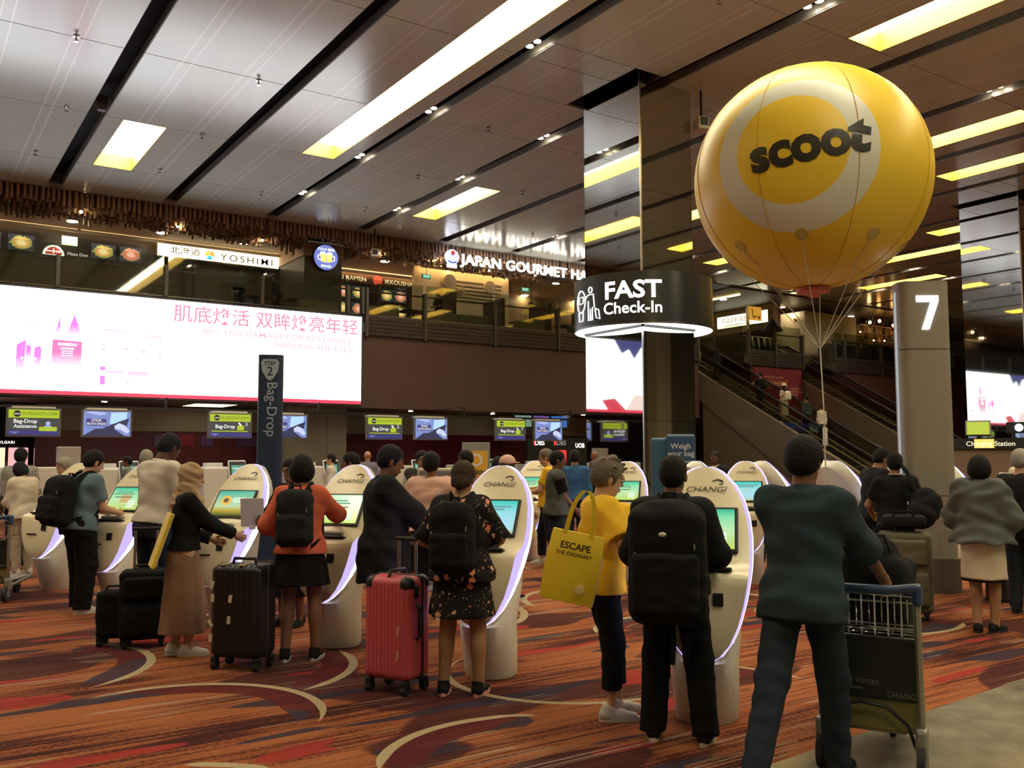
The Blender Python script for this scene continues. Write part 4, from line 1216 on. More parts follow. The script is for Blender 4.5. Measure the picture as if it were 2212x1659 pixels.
MB().bx(0.06, 0.95, -0.03, 0.03, 1.75, 2.4).build('plate', emis('trolley_orange', (0.9, 0.42, 0.05), 0.55), t)
MB().tube([(0.22, -0.05, 2.28), (0.30, -0.05, 2.25), (0.30, -0.05, 1.93), (0.82, -0.05, 1.93)], 0.02, 5).cyl((0.4, -0.06, 1.87), (0.4, -0.03, 1.87), 0.04, n=10).cyl((0.76, -0.06, 1.87), (0.76, -0.03, 1.87), 0.04, n=10).build('pictogram', black_pl, t)
t = thing('pendant_lamp', 'black cone pendant lamp glowing yellow inside', 'lamp', (37.4, 31.4, 8.0))
MB().lathe([(0.52, 0.0), (0.50, 0.06), (0.06, 0.62), (0.04, 0.66)], n=20).build('shade', black_pl, t, smooth=True)
MB().cyl((0, 0, 0.01), (0, 0, 0.03), 0.42, n=20).build('lamp', emis('cone_glow', (1, 0.75, 0.3), 6), t)
MB().cyl((0, 0, 0.6), (0, 0, 1.62), 0.015, n=6).build('cord', black_pl, t)
t = thing('wall_lamp', 'small globe wall lamp on the pale block', 'lamp', (39.96, 32.0, 9.0))
MB().sphere((-0.14, 0, 0.1), 0.13, 14, 8).build('globe', emis('globe_glow', (1, 0.80, 0.45), 10), t, smooth=True)
MB().cyl((-0.14, 0, -0.05), (0.03, 0, -0.1), 0.03, n=8).cyl((0, 0, -0.1), (0.04, 0, -0.1), 0.09, n=14).build('bracket', mat('brass', (0.5, 0.33, 0.12), 0.3, metal=1), t)
t = thing('display_shelf', 'open wooden lattice shelf of pots on the upper floor', 'shelf', (44.4, 31.2, FL2 + 0.9))
wood = mat('shelf_wood', (0.34, 0.23, 0.12), 0.55)
for q in range(5):
    MB().bx(0, 3.4, 0, 0.35, q * 0.42, q * 0.42 + 0.04).build('board', wood, t)
for q in range(9):
    MB().bx(q * 0.42, q * 0.42 + 0.04, 0, 0.35, 0, 1.72).build('upright', wood, t)
pot = MB().lathe([(0.07, 0), (0.11, 0.05), (0.12, 0.16), (0.08, 0.24), (0.09, 0.27)], n=12)
pm1 = pot.mesh('pot', black_pl, True); pm2 = MB().lathe([(0.07, 0), (0.11, 0.05), (0.12, 0.16), (0.08, 0.24), (0.09, 0.27)], n=12).mesh('pot', mat('pot_white', (0.6, 0.55, 0.45), 0.5), True)
for i, (a, b) in enumerate([(0, 1), (1, 2), (2, 3), (3, 3), (4, 2), (5, 3), (6, 2), (3, 1), (5, 1), (6, 0), (1, 0), (7, 1), (2, 0), (4, 0), (7, 3), (0, 3)]):
    tag(ob('shelf_pot', pm1 if i % 2 else pm2, None, (44.63 + a * 0.42, 31.37, FL2 + 0.94 + b * 0.42)), 'dark pot on the wooden lattice shelf' if i % 2 else 'pale pot on the wooden lattice shelf', 'pot', 'pots on the lattice shelf')
for i, (x, z, r, amber) in enumerate([(45.1, 9.0, 0.24, 0), (46.0, 9.15, 0.26, 1), (47.3, 9.0, 0.26, 1), (45.4, 8.0, 0.13, 0), (46.4, 8.05, 0.15, 1), (47.4, 7.95, 0.13, 0), (48.4, 8.2, 0.17, 1), (44.2, 8.4, 0.12, 0)]):
    t = thing('pendant_lamp', ['clear glass', 'amber glass'][amber] + ' globe pendant glowing over the upper dining area', 'lamp', (x, 31.0, z), 0, 'glass pendants over the upper dining area')
    MB().sphere((0, 0, 0), r, 16, 10, sc=(1, 1, 0.85)).build('globe', clear_glass(['globe_clear', 'globe_amber'][amber] + str(i), [(0.9, 0.85, 0.7), (0.85, 0.5, 0.25)][amber], 1.4), t, smooth=True)
    MB().sphere((0, 0, 0.03), r * 0.36, 10, 6).build('bulb', emis('pendant_bulb', (1.0, 0.70, 0.32), 22), t, smooth=True)
    MB().cyl((0, 0, r * 0.8), (0, 0, 9.62 - z), 0.012, n=6).build('cord', black_pl, t)
for i, (x, w, h, m) in enumerate([(41.0, 2.2, 1.05, 'dark'), (45.0, 3.0, 1.15, 'dark'), (48.6, 3.0, 1.15, 'dark'), (53, 3.0, 1.15, 'dark')]):
    t = thing('counter', ['dark low counter behind the far balustrade post', 'dark counter with pale top under the clear pendants', 'dark counter with pale top next to the numbered pillar', 'dark counter at the far end of the upper dining area'][i], 'counter', (x, 30.2, FL2))
    MB().rbox((0, 0, h / 2), (w, 0.7, h), 0.02).build('body', mat('counter_olive', (0.085, 0.080, 0.062), 0.4), t)
    MB().rbox((0, 0, h + 0.03), (w + 0.1, 0.8, 0.06), 0.01).build('top', mat('counter_top', (0.45, 0.38, 0.22), 0.4), t)
tag(MB().bx(0, 2.6, 0, 0.1, 0, 1.9).build('wall_picture', mat('picture_orange', (0.55, 0.20, 0.06), 0.6, emit=0.3, ecol=(0.6, 0.2, 0.05)), None, (49.0, 39.88, 7.1)), 'orange picture panel on the far restaurant wall', 'picture')
# row of parked trolleys behind the glass
for i in range(6):
    t = thing('parked_trolley', 'grey parked trolley frame behind the glass bay', 'trolley', (33.9 + i * 0.42, 30.3, FL2), 0, 'trolleys parked behind the glass bay')
    MB().tube([(0, -0.3, 0.05), (0, -0.35, 0.6), (0, -0.25, 1.05), (0, 0.0, 1.12)], 0.03, 6).build('frame', steel, t)
    MB().tube([(0.36, -0.3, 0.05), (0.36, -0.35, 0.6), (0.36, -0.25, 1.05), (0.36, 0.0, 1.12)], 0.03, 6).build('frame', steel, t)
    bk = MB()
    for q in range(4):
        bk.bx(0, 0.36, -0.3, 0.4, 0.3 + q * 0.15, 0.32 + q * 0.15)
    bk.build('basket', mat('trolley_teal', (0.06, 0.12, 0.12), 0.5), t)

# ================================================================== escalators
esc_m = mat('escalator_side', (0.19, 0.165, 0.13), 0.25, metal=0.4)
rubber = mat('handrail_rubber', (0.012, 0.011, 0.011), 0.3)
tread_m = mat('step_metal', (0.05, 0.048, 0.045), 0.4, metal=0.6)
nose_m = mat('step_nose', (0.40, 0.38, 0.30), 0.4, metal=0.5)
brassy = mat('deck_steel', (0.62, 0.55, 0.40), 0.3, metal=0.8)
K = 0.54
def escalator(x0, label):
    t = thing('escalator', label, 'escalator', (x0, 0, 0))
    W = 1.6
    zd = lambda y: 5.15 + K * (y - 29.2)      # deck line
    y0, y1 = 20.0, 31.6
    ya = 29.2 - (5.15 - 0.25) / K             # where the deck reaches the floor landing
    yt = 29.2 + (FL2 - 5.15 + 0.05) / K
    for s, xx in (('near', 0.0), ('far', W - 0.16)):
        pts = [(ya - 1.2, 0.02), (ya - 1.2, 0.28), (ya, 0.28), (yt, FL2 + 0.1), (yt + 1.2, FL2 + 0.1), (yt + 1.2, FL2 - 0.9), (yt, FL2 - 0.9), (ya + 3.2, 0.02)]
        MB().prism(pts, xx, xx + 0.16, 'X').build('side_panel', esc_m, t)
        MB().prism([(ya - 1.2, 0.28), (ya, 0.28), (yt, FL2 + 0.1), (yt + 1.2, FL2 + 0.1), (yt + 1.2, FL2 + 0.14), (yt, FL2 + 0.14), (ya, 0.33), (ya - 1.2, 0.33)], xx - 0.01, xx + 0.17, 'X').build('deck', brassy, t)
        MB().prism([(ya - 1.0, 0.33), (ya, 0.33), (yt, FL2 + 0.14), (yt + 1.0, FL2 + 0.14), (yt + 1.0, FL2 + 0.95), (yt, FL2 + 0.95), (ya, 1.13), (ya - 1.0, 1.13)], xx + 0.07, xx + 0.09, 'X').build('balustrade', clear_glass('escalator_glass' + s, (0.62, 0.60, 0.52), 1.5), t)
        path = [(xx + 0.08, ya - 1.0, 0.9), (xx + 0.08, ya - 1.15, 1.05), (xx + 0.08, ya - 1.0, 1.17), (xx + 0.08, ya, 1.17), (xx + 0.08, yt, FL2 + 0.99), (xx + 0.08, yt + 1.0, FL2 + 0.99), (xx + 0.08, yt + 1.15, FL2 + 0.85)]
        MB().tube(path, 0.055, 8).build('handrail', rubber, t, smooth=True)
        # polished strip lower on the glass, catches the lamps
        MB().tube([(xx + 0.13, ya, 0.62), (xx + 0.13, yt, FL2 + 0.44)], 0.03, 6).build('guide_strip', brassy, t, smooth=True)
    _sl = (FL2 - 0.92) / (yt - ya - 3.2)
    MB().prism([(ya + 3.25, 0.0), (29.3, 0.0), (29.3, _sl * (29.3 - ya - 3.2))], 0.04, 0.14, 'X').build('infill_panel', mat('escalator_infill', (0.12, 0.10, 0.078), 0.35), t)
    run, rise = 0.37, 0.2
    y = ya + 0.2
    step = MB().bx(0.17, W - 0.17, 0, run, -0.35, 0.0).mesh('step', tread_m)
    nose = MB().bx(0.17, W - 0.17, -0.012, 0.035, -0.015, 0.006).mesh('nosing', nose_m)
    while y < yt + 0.1:
        z = 0.22 + K * (y - ya - 0.1)
        o = ob('step', step, t, (0, y, z + 0.1)); ob('nosing', nose, o)
        y += run
    MB().prism([(ya - 1.1, 0.01), (ya + 0.3, 0.05), (yt, FL2 - 0.5), (yt, FL2 - 0.9), (ya + 3.2, 0.01)], 0.16, W - 0.16, 'X').build('truss', dark_metal, t)
    return ya, yt
YA, YT = escalator(30.05, 'near dark escalator carrying riders up to the balcony')
escalator(37.05, 'empty dark escalator farther from the check-in column')
# poster on the bay wall
t = thing('wall_poster', 'dark red prize draw poster on the wall behind the escalator', 'poster', (0, 29.32, 0))
MB().bx(33.5, 36.95, -0.05, 0, 3.3, 5.78).build('sheet', mat('poster_red', (0.15, 0.012, 0.020), 0.5), t)
gold = mat('poster_gold', (0.60, 0.34, 0.22), 0.5)
text('BE THE NEXT CHANGI', t, gold, (34.9, -0.055, 5.35), 0.13, name='lettering')
text('MILLIONAIRE', t, gold, (34.9, -0.055, 5.05), 0.29, bold=0.01, sx=0.95, name='lettering')
MB().bx(34.0, 35.8, -0.06, -0.05, 4.83, 4.85).bx(34.0, 34.02, -0.06, -0.05, 4.83, 5.28).bx(35.78, 35.8, -0.06, -0.05, 4.83, 5.28).build('border_line', gold, t)
text('THIS YEAR\nWINNING DOUBLE\nTHE FUN', t, gold, (36.35, -0.055, 4.7), 0.15, name='lettering')
MB().bx(35.95, 36.8, -0.06, -0.05, 4.0, 4.02).bx(35.95, 36.8, -0.06, -0.05, 3.9, 3.92).build('border_line', gold, t)
# ================================================================== balloon
def balloon():
    c = Vector((9.00, 6.93, 4.92)); R = 1.365
    t = thing('balloon', 'giant yellow balloon with white ring and black lettering', 'balloon', c)
    to_cam = (Vector((0, 0, 1.62)) - c).normalized()
    side = to_cam.cross(Vector((0, 0, 1))).normalized()      # picture-left... horizontal tangent
    upv = side.cross(to_cam).normalized()
    if upv.z < 0:
        upv = -upv
    left = -side if (-side).dot(Vector((cos(YAW), -sin(YAW), 0))) < 0 else side
    def axis(l, u):
        return (to_cam + left * math.tan(radians(l)) + upv * math.tan(radians(u))).normalized()
    a1 = axis(7.0, 14.5); a2 = axis(8.5, 16.0)
    m, nt, b = _nt('balloon_vinyl')
    L = nt.links.new
    tc = N(nt, 'ShaderNodeTexCoord')
    nm = N(nt, 'ShaderNodeVectorMath', operation='NORMALIZE'); L(tc.outputs['Object'], nm.inputs[0])
    def dot(v):
        d = N(nt, 'ShaderNodeVectorMath', operation='DOT_PRODUCT'); L(nm.outputs[0], d.inputs[0]); d.inputs[1].default_value = v
        return d.outputs['Value']
    def gt(a, v):
        g = N(nt, 'ShaderNodeMath', operation='GREATER_THAN'); L(a, g.inputs[0]); g.inputs[1].default_value = v
        return g.outputs[0]
    o = gt(dot(a1), cos(radians(38.5))); i = gt(dot(a2), cos(radians(26)))
    s = N(nt, 'ShaderNodeMath', operation='SUBTRACT'); L(o, s.inputs[0]); L(i, s.inputs[1])
    mx = N(nt, 'ShaderNodeMix', data_type='RGBA'); L(s.outputs[0], mx.inputs[0])
    mx.inputs[6].default_value = (0.80, 0.545, 0.045, 1); mx.inputs[7].default_value = (0.66, 0.66, 0.58, 1)
    L(mx.outputs[2], b.inputs['Base Color'])
    b.inputs['Roughness'].default_value = 0.38
    b.inputs['Specular IOR Level'].default_value = 0.35
    b.inputs['Subsurface Weight'].default_value = 0.0
    mb = MB().sphere((0, 0, 0), R, 64, 40, sc=(1, 1, 0.975))
    mb.build('skin', m, t, smooth='all')
    # seams
    sm = mat('balloon_seam', (0.55, 0.32, 0.03), 0.4)
    for k in range(8):
        a = 2 * pi * k / 8 + 0.25
        MB().tube([((R + 0.001) * sin(q) * cos(a), (R + 0.001) * sin(q) * sin(a), -0.975 * (R + 0.001) * cos(q)) for q in np.linspace(0.1, pi - 0.1, 40)], 0.004, 5).build('seam', sm, t)
    # lettering wrapped on the skin
    ax = axis(0.5, 15.5)
    rt = (-left - ax * (-left).dot(ax)).normalized(); up2 = ax.cross(rt)
    if up2.z < 0:
        up2 = -up2
    ink = mat('balloon_ink', (0.025, 0.022, 0.018), 0.4)
    def wrap(s, size, bold, u0, v0, rot, nm, sx=1.0):
        me = text_mesh(s, size, bold, 0, 'CENTER', 0, sx).copy()
        subdiv(me, 0.06)
        for v in me.vertices:
            x, y = v.co.x, v.co.y
            X = x * cos(rot) - y * sin(rot) + u0; Y = x * sin(rot) + y * cos(rot) + v0
            d = (ax + rt * math.tan(X / R) + up2 * math.tan(Y / R)).normalized()
            v.co = Vector((d.x * (R + 0.006), d.y * (R + 0.006), d.z * 0.975 * (R + 0.007)))
        me.materials.append(ink)
        ob(nm, me, t)
    wrap('scoo', 0.565, 0.042, -0.10, 0.0, radians(7), 'lettering', 0.98)
    wrap('t', 0.60, 0.045, 0.535, 0.095, radians(-8), 'lettering', 1.05)
    # mouth, patches, cords
    MB().lathe([(0.20, -0.975 * R + 0.0), (0.19, -0.975 * R - 0.04), (0.08, -0.975 * R - 0.07), (0.05, -0.975 * R - 0.1)], n=20).build('mouth', mat('balloon_mouth', (0.55, 0.13, 0.05), 0.5), t, smooth=True)
    gx = Vector((0.03, -0.05, -2.05))
    cord = mat('white_cord', (0.60, 0.58, 0.50), 0.7)
    for k in range(8):
        a = 2 * pi * k / 8 + 0.55
        q = radians(48)
        p = Vector((R * sin(q) * cos(a), R * sin(q) * sin(a), -0.975 * R * cos(q)))
        nrm = p.normalized()
        MB().cyl(p - nrm * 0.01, p + nrm * 0.006, 0.075, n=16).build('cord_patch', mat('patch_grey', (0.50, 0.38, 0.10), 0.4), t)
        # the cord hugs the skin, then runs to the knot
        hug = [Vector((R * sin(w) * cos(a), R * sin(w) * sin(a), -0.975 * R * cos(w))) * 1.004 for w in np.linspace(q, radians(34), 4)]
        MB().tube(hug + [gx], 0.005, 5).build('cord', cord, t)
    MB().tube([gx, gx + Vector((0.02, -0.01, -0.7)), Vector((0.09, -0.03, -3.3)), Vector((0.12, -0.03, -4.80))], 0.008, 6).build('tether', cord, t)
    MB().rbox((0.10, -0.03, -3.08), (0.05, 0.05, 0.22), 0.02).build('tether_grip', white_pl, t)
    MB().cyl((0.12, -0.03, -4.92), (0.12, -0.03, -4.78), 0.16, 0.14, n=16).build('anchor_weight', black_pl, t, smooth=True)
balloon()

# ================================================================== round check-in sign on the column
def drum():
    cx, cy, R, z0, z1 = 13.68, 15.08, 1.52, 4.33, 5.43
    t = thing('check_in_sign', 'round black drum sign with white check-in lettering around the column', 'sign', (cx, cy, 0))
    n = 72
    ring = lambda r, z: [(r * cos(2 * pi * k / n), r * sin(2 * pi * k / n), z) for k in range(n)]
    MB().rings([ring(R, z0), ring(R, z1)], cap0=False, cap1=True).build('drum', mat('drum_black', (0.018, 0.019, 0.021), 0.28), t, smooth=True)
    MB().rings([ring(R - 0.02, z0 + 0.03), ring(R - 0.02, z0 + 0.05)]).build('lit_underside', emis('drum_glow', (0.95, 1.0, 0.94), 5.5), t)
    MB().rings([ring(R, z0), ring(R, z0 + 0.04), ring(R - 0.015, z0 + 0.04), ring(R - 0.015, z0)], cap0=False, cap1=False).build('rim', steel, t, smooth=True)
    for a in (0.6, 2.2, 3.7, 5.3):
        pass
    MB().bx(-0.84, 0.70, -0.91, -0.88, z0 - 0.02, z0 + 0.03).bx(-0.84, -0.81, -0.91, 1.03, z0 - 0.02, z0 + 0.03).build('collar', black_pl, t)
    a_c = atan2(-cy, -cx)       # towards the viewer side of the hall
    lw = emis('drum_letters', (1, 1, 1), 2.6)
    def wrapc(s, size, bold, phi, z, sx, nm='lettering'):
        me = text_mesh(s, size, bold, 0, 'CENTER', 0, sx).copy()
        subdiv(me, 0.07)
        for v in me.vertices:
            a = a_c + radians(phi) + v.co.x / R
            v.co = Vector(((R + 0.006) * cos(a), (R + 0.006) * sin(a), z + v.co.y))
        me.materials.append(lw)
        ob(nm, me, t)
    wrapc('FAST', 0.50, 0.026, -8.5, 5.03, 1.12)
    wrapc('Check-In', 0.34, 0.012, -8.5, 4.66, 1.02)
    def P(u, z):
        a = a_c + u / R
        return ((R + 0.012) * cos(a), (R + 0.012) * sin(a), z)
    def line(pts, r=0.012):
        MB().tube([P(u, z) for u, z in pts], r, 5).build('pictogram', lw, t)
    u0 = -1.58
    line([(u0 + 0.18 * cos(q), 4.92 + 0.24 * sin(q)) for q in np.linspace(0, 2 * pi, 25)])
    line([(u0 - 0.10, 4.69), (u0 - 0.08, 4.50), (u0 + 0.08, 4.50), (u0 + 0.10, 4.70)])
    line([(u0 - 0.09, 4.88), (u0 + 0.10, 4.88), (u0 + 0.10, 5.02), (u0 - 0.09, 5.02), (u0 - 0.09, 4.88)], 0.009)
    u1 = u0 + 0.36
    line([(u1 + 0.055 * cos(q), 5.13 + 0.06 * sin(q)) for q in np.linspace(0, 2 * pi, 17)])
    line([(u1 - 0.22, 4.93), (u1 - 0.08, 5.03), (u1 + 0.09, 5.03), (u1 + 0.12, 4.75), (u1 + 0.06, 4.75), (u1 + 0.06, 4.48), (u1 + 0.01, 4.48), (u1, 4.72), (u1 - 0.01, 4.48), (u1 - 0.07, 4.48), (u1 - 0.07, 4.9)])
    line([(u1 + 0.14, 4.72), (u1 + 0.24, 4.68), (u1 + 0.27, 4.48), (u1 + 0.17, 4.52), (u1 + 0.14, 4.72)])
drum()

# ================================================================== totems
def totem(name, label, loc, rz, w, d, h, m, cat='sign'):
    t = thing(name, label, cat, loc, rz)
    n = 8
    def outline(w_, d_):
        r = min(w_, d_) * 0.32
        pts = []
        for cx, cy, a0 in ((w_ / 2 - r, d_ / 2 - r, 0), (-w_ / 2 + r, d_ / 2 - r, 90), (-w_ / 2 + r, -d_ / 2 + r, 180), (w_ / 2 - r, -d_ / 2 + r, 270)):
            for q in range(6):
                a = radians(a0 + 18 * q)
                pts.append((cx + r * cos(a), cy + r * sin(a)))
        return pts
    return t, outline
t, ol = totem('guide_totem', 'tall navy guide post marked with step number beside the counters', (4.92, 14.12, 0), -radians(26), 0.37, 0.24, 3.22, None)
navy = mat('totem_navy', (0.016, 0.030, 0.070), 0.4)
MB().prism(ol(0.38, 0.24), 0.03, 3.22, 'Z').build('post', navy, t, smooth=True)
MB().prism(ol(0.62, 0.46), 0.0, 0.03, 'Z').build('base_plate', steel, t, smooth=True)
lt = mat('totem_print', (0.30, 0.36, 0.46), 0.5)
text('Bag-Drop', t, lt, (0.03, -0.125, 2.36), 0.22, spin=-pi / 2, bold=0.006, name='lettering')
MB().prism([(-0.14, 3.10), (-0.10, 3.15), (0.10, 3.15), (0.14, 3.10), (0.12, 2.96), (0.05, 2.84), (0, 2.81), (-0.05, 2.84), (-0.12, 2.96)], -0.126, -0.119, 'Y').build('shield', lt, t)
text('STEP', t, navy, (0, -0.129, 3.08), 0.085, bold=0.02, name='lettering'); text('2', t, navy, (0, -0.129, 2.95), 0.20, bold=0.01, name='lettering')

t, ol = totem('row_totem', 'tall grey pillar with glowing white number seven', (10.33, 6.40, 0), -radians(36), 0.5, 0.3, 3.72, None)
tg = mat('totem_grey', (0.26, 0.225, 0.185), 0.5)
for a, b in ((0.40, 1.13), (1.14, 2.88), (2.89, 3.71)):
    MB().prism(ol(0.60, 0.34), a, b, 'Z').build('panel', tg, t, smooth=True)
MB().prism(ol(0.56, 0.30), 0.02, 3.68, 'Z').build('core', dark_metal, t, smooth=True)
MB().prism(ol(0.66, 0.40), 0.0, 0.40, 'Z').build('plinth', mat('totem_plinth', (0.10, 0.075, 0.06), 0.5), t, smooth=True)
sv = [(-0.115, 3.53), (0.145, 3.53), (0.145, 3.46), (0.025, 3.12), (-0.06, 3.12), (0.055, 3.455), (-0.115, 3.455)]
MB().prism(sv, -0.182, -0.168, 'Y').build('numeral', emis('numeral_white', (1, 1, 1), 3.2), t)
MB().bx(-0.308, -0.290, -0.03, 0.03, 0.5, 3.6).build('edge_light', emis('edge_dim', (0.8, 0.85, 0.9), 0.35), t)

# ================================================================== hanging monitors
def monitors():
    case = mat('monitor_grey', (0.13, 0.125, 0.125), 0.4)
    lime = emis('scr_lime', (0.52, 0.66, 0.03), 0.75); slate = emis('scr_slate', (0.060, 0.062, 0.060), 0.8); blue = emis('scr_blue', (0.045, 0.040, 0.20), 0.8)
    wt = emis('scr_white', (1, 1, 1), 0.9); inkm = emis('scr_ink', (0.03, 0.035, 0.02), 0.5); pale = emis('scr_pale', (0.42, 0.50, 0.85), 0.9); sky = emis('scr_sky', (0.25, 0.33, 0.72), 0.75); dim = emis('scr_dim', (0.03, 0.035, 0.09), 0.8); violet = emis('scr_violet', (0.07, 0.06, 0.22), 0.8)
    rail = thing('monitor_rail', 'pale hanging rail carrying the row of monitors', 'rail', (0, 27.1, 0))
    MB().bx(1.0, 21.0, -0.05, 0.05, 2.93, 3.0).build('rail', dark_metal, rail)
    for x in (1.2, 6.4, 11.0, 16.3, 20.9):
        MB().bx(x - 0.03, x + 0.03, -0.03, 0.03, 3.0, 3.3).bx(x - 0.012, x + 0.012, -0.03, 2.3, 3.28, 3.3).build('hanger', dark_metal, rail)
    defs = [(3.02, 'assist', ''), (4.79, 'stick', ''), (8.12, 'drop', '3'), (9.85, 'stick', ''), (13.08, 'drop', '5'), (14.78, 'stick', ''), (17.96, 'drop', '7'), (19.6, 'stick', '')]
    names = {0: 'hanging monitor reading bag drop assistance', 1: 'hanging monitor with luggage tag picture next to the assistance monitor', 2: 'hanging green and grey monitor numbered three', 3: 'hanging monitor with luggage tag picture behind the navy post', 4: 'hanging green and grey monitor numbered five', 5: 'hanging monitor with luggage tag picture next to monitor five', 6: 'hanging green and grey monitor numbered seven', 7: 'hanging monitor with luggage tag picture next to monitor seven'}
    for i, (x, kind, num) in enumerate(defs):
        t = thing('monitor', names[i], 'monitor', (x, 26.7, 2.52), 0.0, 'hanging bag drop monitors')
        W, Hh = 1.28, 0.74
        MB().rbox((0, 0.05, 0), (W, 0.10, Hh), 0.015).build('case', case, t)
        MB().bx(-0.5, 0.5, 0.0, 0.46, Hh / 2, Hh / 2 + 0.05).build('mount', white_pl, t)
        w, h = 0.59, 0.33
        y = -0.004
        if kind == 'stick':
            MB().bx(-w, w, y, 0.01, -h, h).build('screen', sky, t)
            MB().prism([(0.06, 0.0), (0.10, 0.30), (0.50, 0.32), (0.48, -0.02)], y - 0.004, y, 'Y').build('picture', emis('scr_light', (0.45, 0.68, 0.90), 0.95), t)
            MB().prism([(-0.59, -0.33), (-0.30, -0.14), (0.15, -0.12), (0.45, -0.33)], y - 0.005, y, 'Y').build('picture', dim, t)
            MB().prism([(-0.1, -0.12), (0.3, 0.06), (0.56, 0.16), (0.5, -0.05), (0.2, -0.14)], y - 0.006, y, 'Y').build('picture', dim, t)
            MB().prism([(0.18, -0.06), (0.30, 0.02), (0.45, -0.04), (0.58, -0.2), (0.5, -0.26), (0.34, -0.16), (0.2, -0.14)], y - 0.008, y, 'Y').build('picture', emis('scr_hand', (0.62, 0.66, 0.9), 0.9), t)
            MB().prism([(-0.56, 0.30), (-0.2, 0.22), (0.0, 0.26), (-0.1, 0.31), (-0.4, 0.33)], y - 0.005, y, 'Y').build('picture', pale, t)
            MB().bx(-0.52, -0.02, y - 0.010, y, -0.06, 0.13).build('caption', violet, t)
            text('STICK', t, wt, (-0.27, y - 0.012, 0.08), 0.095, bold=0.012, name='lettering'); text('BOTH ENDS', t, wt, (-0.27, y - 0.012, -0.01), 0.085, bold=0.012, name='lettering')
            continue
        MB().bx(-w, w, y, 0.01, -h, h).build('screen', slate, t)
        MB().bx(-w, w, y - 0.004, y, 0.12, h).build('banner', lime, t)
        MB().bx(-w, w, y - 0.004, y, -h, -0.20).build('banner', blue, t)
        MB().cyl((-0.39, y - 0.008, 0.225), (-0.39, y - 0.003, 0.225), 0.085, n=20).build('badge', inkm, t)
        text('scoot', t, wt, (-0.39, y - 0.010, 0.225), 0.06, bold=0.02, name='lettering')
        text('FLYSCOOT.COM', t, inkm, (0.14, y - 0.006, 0.225), 0.108, bold=0.0, sx=1.0, name='lettering')
        MB().bx(-0.55, -0.34, y - 0.006, y, -0.255, -0.245).bx(-0.49, -0.40, y - 0.006, y, -0.285, -0.275).build('small_print', pale, t)
        if kind == 'assist':
            text('Bag-Drop', t, wt, (-0.20, y - 0.006, 0.03), 0.14, bold=0.012, name='lettering'); text('Assistance', t, wt, (-0.20, y - 0.006, -0.10), 0.125, bold=0.012, name='lettering')
            MB().cyl((0.33, y - 0.008, -0.02), (0.33, y - 0.003, -0.02), 0.055, n=18).bx(0.25, 0.41, y - 0.008, y, -0.11, -0.08).build('pictogram', pale, t)
            MB().bx(0.12, 0.54, y - 0.006, y, -0.22, -0.11).build('pictogram', lime, t)
        else:
            text('Bag-Drop', t, wt, (-0.15, y - 0.006, -0.03), 0.145, bold=0.012, name='lettering')
            text(num, t, wt, (0.47, y - 0.006, 0.04), 0.15, name='lettering')
            MB().bx(0.20, 0.40, y - 0.006, y, -0.13, 0.0).bx(0.26, 0.34, y - 0.006, y, 0.0, 0.03).build('pictogram', lime, t)
            MB().prism([(0.22, 0.08), (0.26, 0.10), (0.33, 0.02), (0.29, 0.0)], y - 0.008, y - 0.006, 'Y').build('pictogram', wt, t)
            MB().bx(-0.54, 0.52, y - 0.006, y, -0.175, -0.15).build('progress_bar', lime, t)
monitors()

# ================================================================== bag drop counters
def bagdrop(x, label):
    t = thing('bag_drop_unit', label, 'counter', (x, 26.7, 0), 0, 'white bag drop units')
    cw = mat('counter_white', (0.60, 0.57, 0.52), 0.4)
    MB().rbox((-0.75, 0.7, 0.66), (1.1, 1.7, 1.32), 0.05).build('body', cw, t)
    MB().rbox((0.55, 1.4, 0.55), (1.4, 1.6, 1.1), 0.03).build('back_housing', cw, t)
    MB().bx(-0.15, 1.2, -0.2, 1.2, 0.0, 0.25).build('conveyor_bed', steel, t)
    MB().bx(-0.10, 1.15, -0.2, 1.2, 0.25, 0.29).build('belt', black_pl, t)
    MB().bx(-0.1, 1.15, 0.57, 0.60, 0.29, 1.0).build('opening', dark_metal, t)
    MB().rbox((-0.75, 0.9, 1.37), (0.5, 0.35, 0.14), 0.02).build('printer', white_pl, t)
    m = Matrix.Rotation(radians(-18), 3, 'X')
    s = MB().rbox((-0.35, -0.17, 1.22), (0.52, 0.08, 0.62), 0.04, m=m).build('screen_case', white_pl, t)
    MB().rbox((-0.35, -0.215, 1.215), (0.47, 0.02, 0.56), 0.02, m=m).build('bezel', black_pl, s)
    MB().box((-0.35, -0.228, 1.20), (0.36, 0.01, 0.36), m=m).build('screen', emis('bag_screen', (0.10, 0.36, 0.26), 0.8), s)
    MB().box((-0.40, -0.234, 1.28), (0.2, 0.004, 0.03), m=m).build('screen_text', emis('bag_text', (0.7, 0.9, 0.85), 0.8), s)
for x, l in zip((5.7, 8.65, 11.55, 14.6, 17.5, 20.3), ['white bag drop unit behind the blue-shirted traveller', 'white bag drop unit behind the headscarf wearer', 'white bag drop unit right beside the navy post', 'white bag drop unit behind the lanyard attendant', 'white bag drop unit behind the cap wearer', 'white bag drop unit nearest the mirrored column']):
    bagdrop(x, l)
t = thing('service_desk', 'plain white service desk at the left end of the counters', 'counter', (3.1, 26.4, 0))
MB().rbox((0, 0.5, 0.68), (2.0, 1.2, 1.36), 0.03).build('body', mat('counter_white', (0.60, 0.57, 0.52), 0.4), t)
MB().rbox((0.75, 0.2, 1.62), (0.55, 0.3, 0.55), 0.02).build('cabinet', mat('cabinet_grey', (0.36, 0.33, 0.31), 0.5), t)
MB().bx(-0.95, 0.95, -0.13, -0.10, 0.1, 1.2).build('panel', mat('counter_white', (0.60, 0.57, 0.52), 0.4), t)
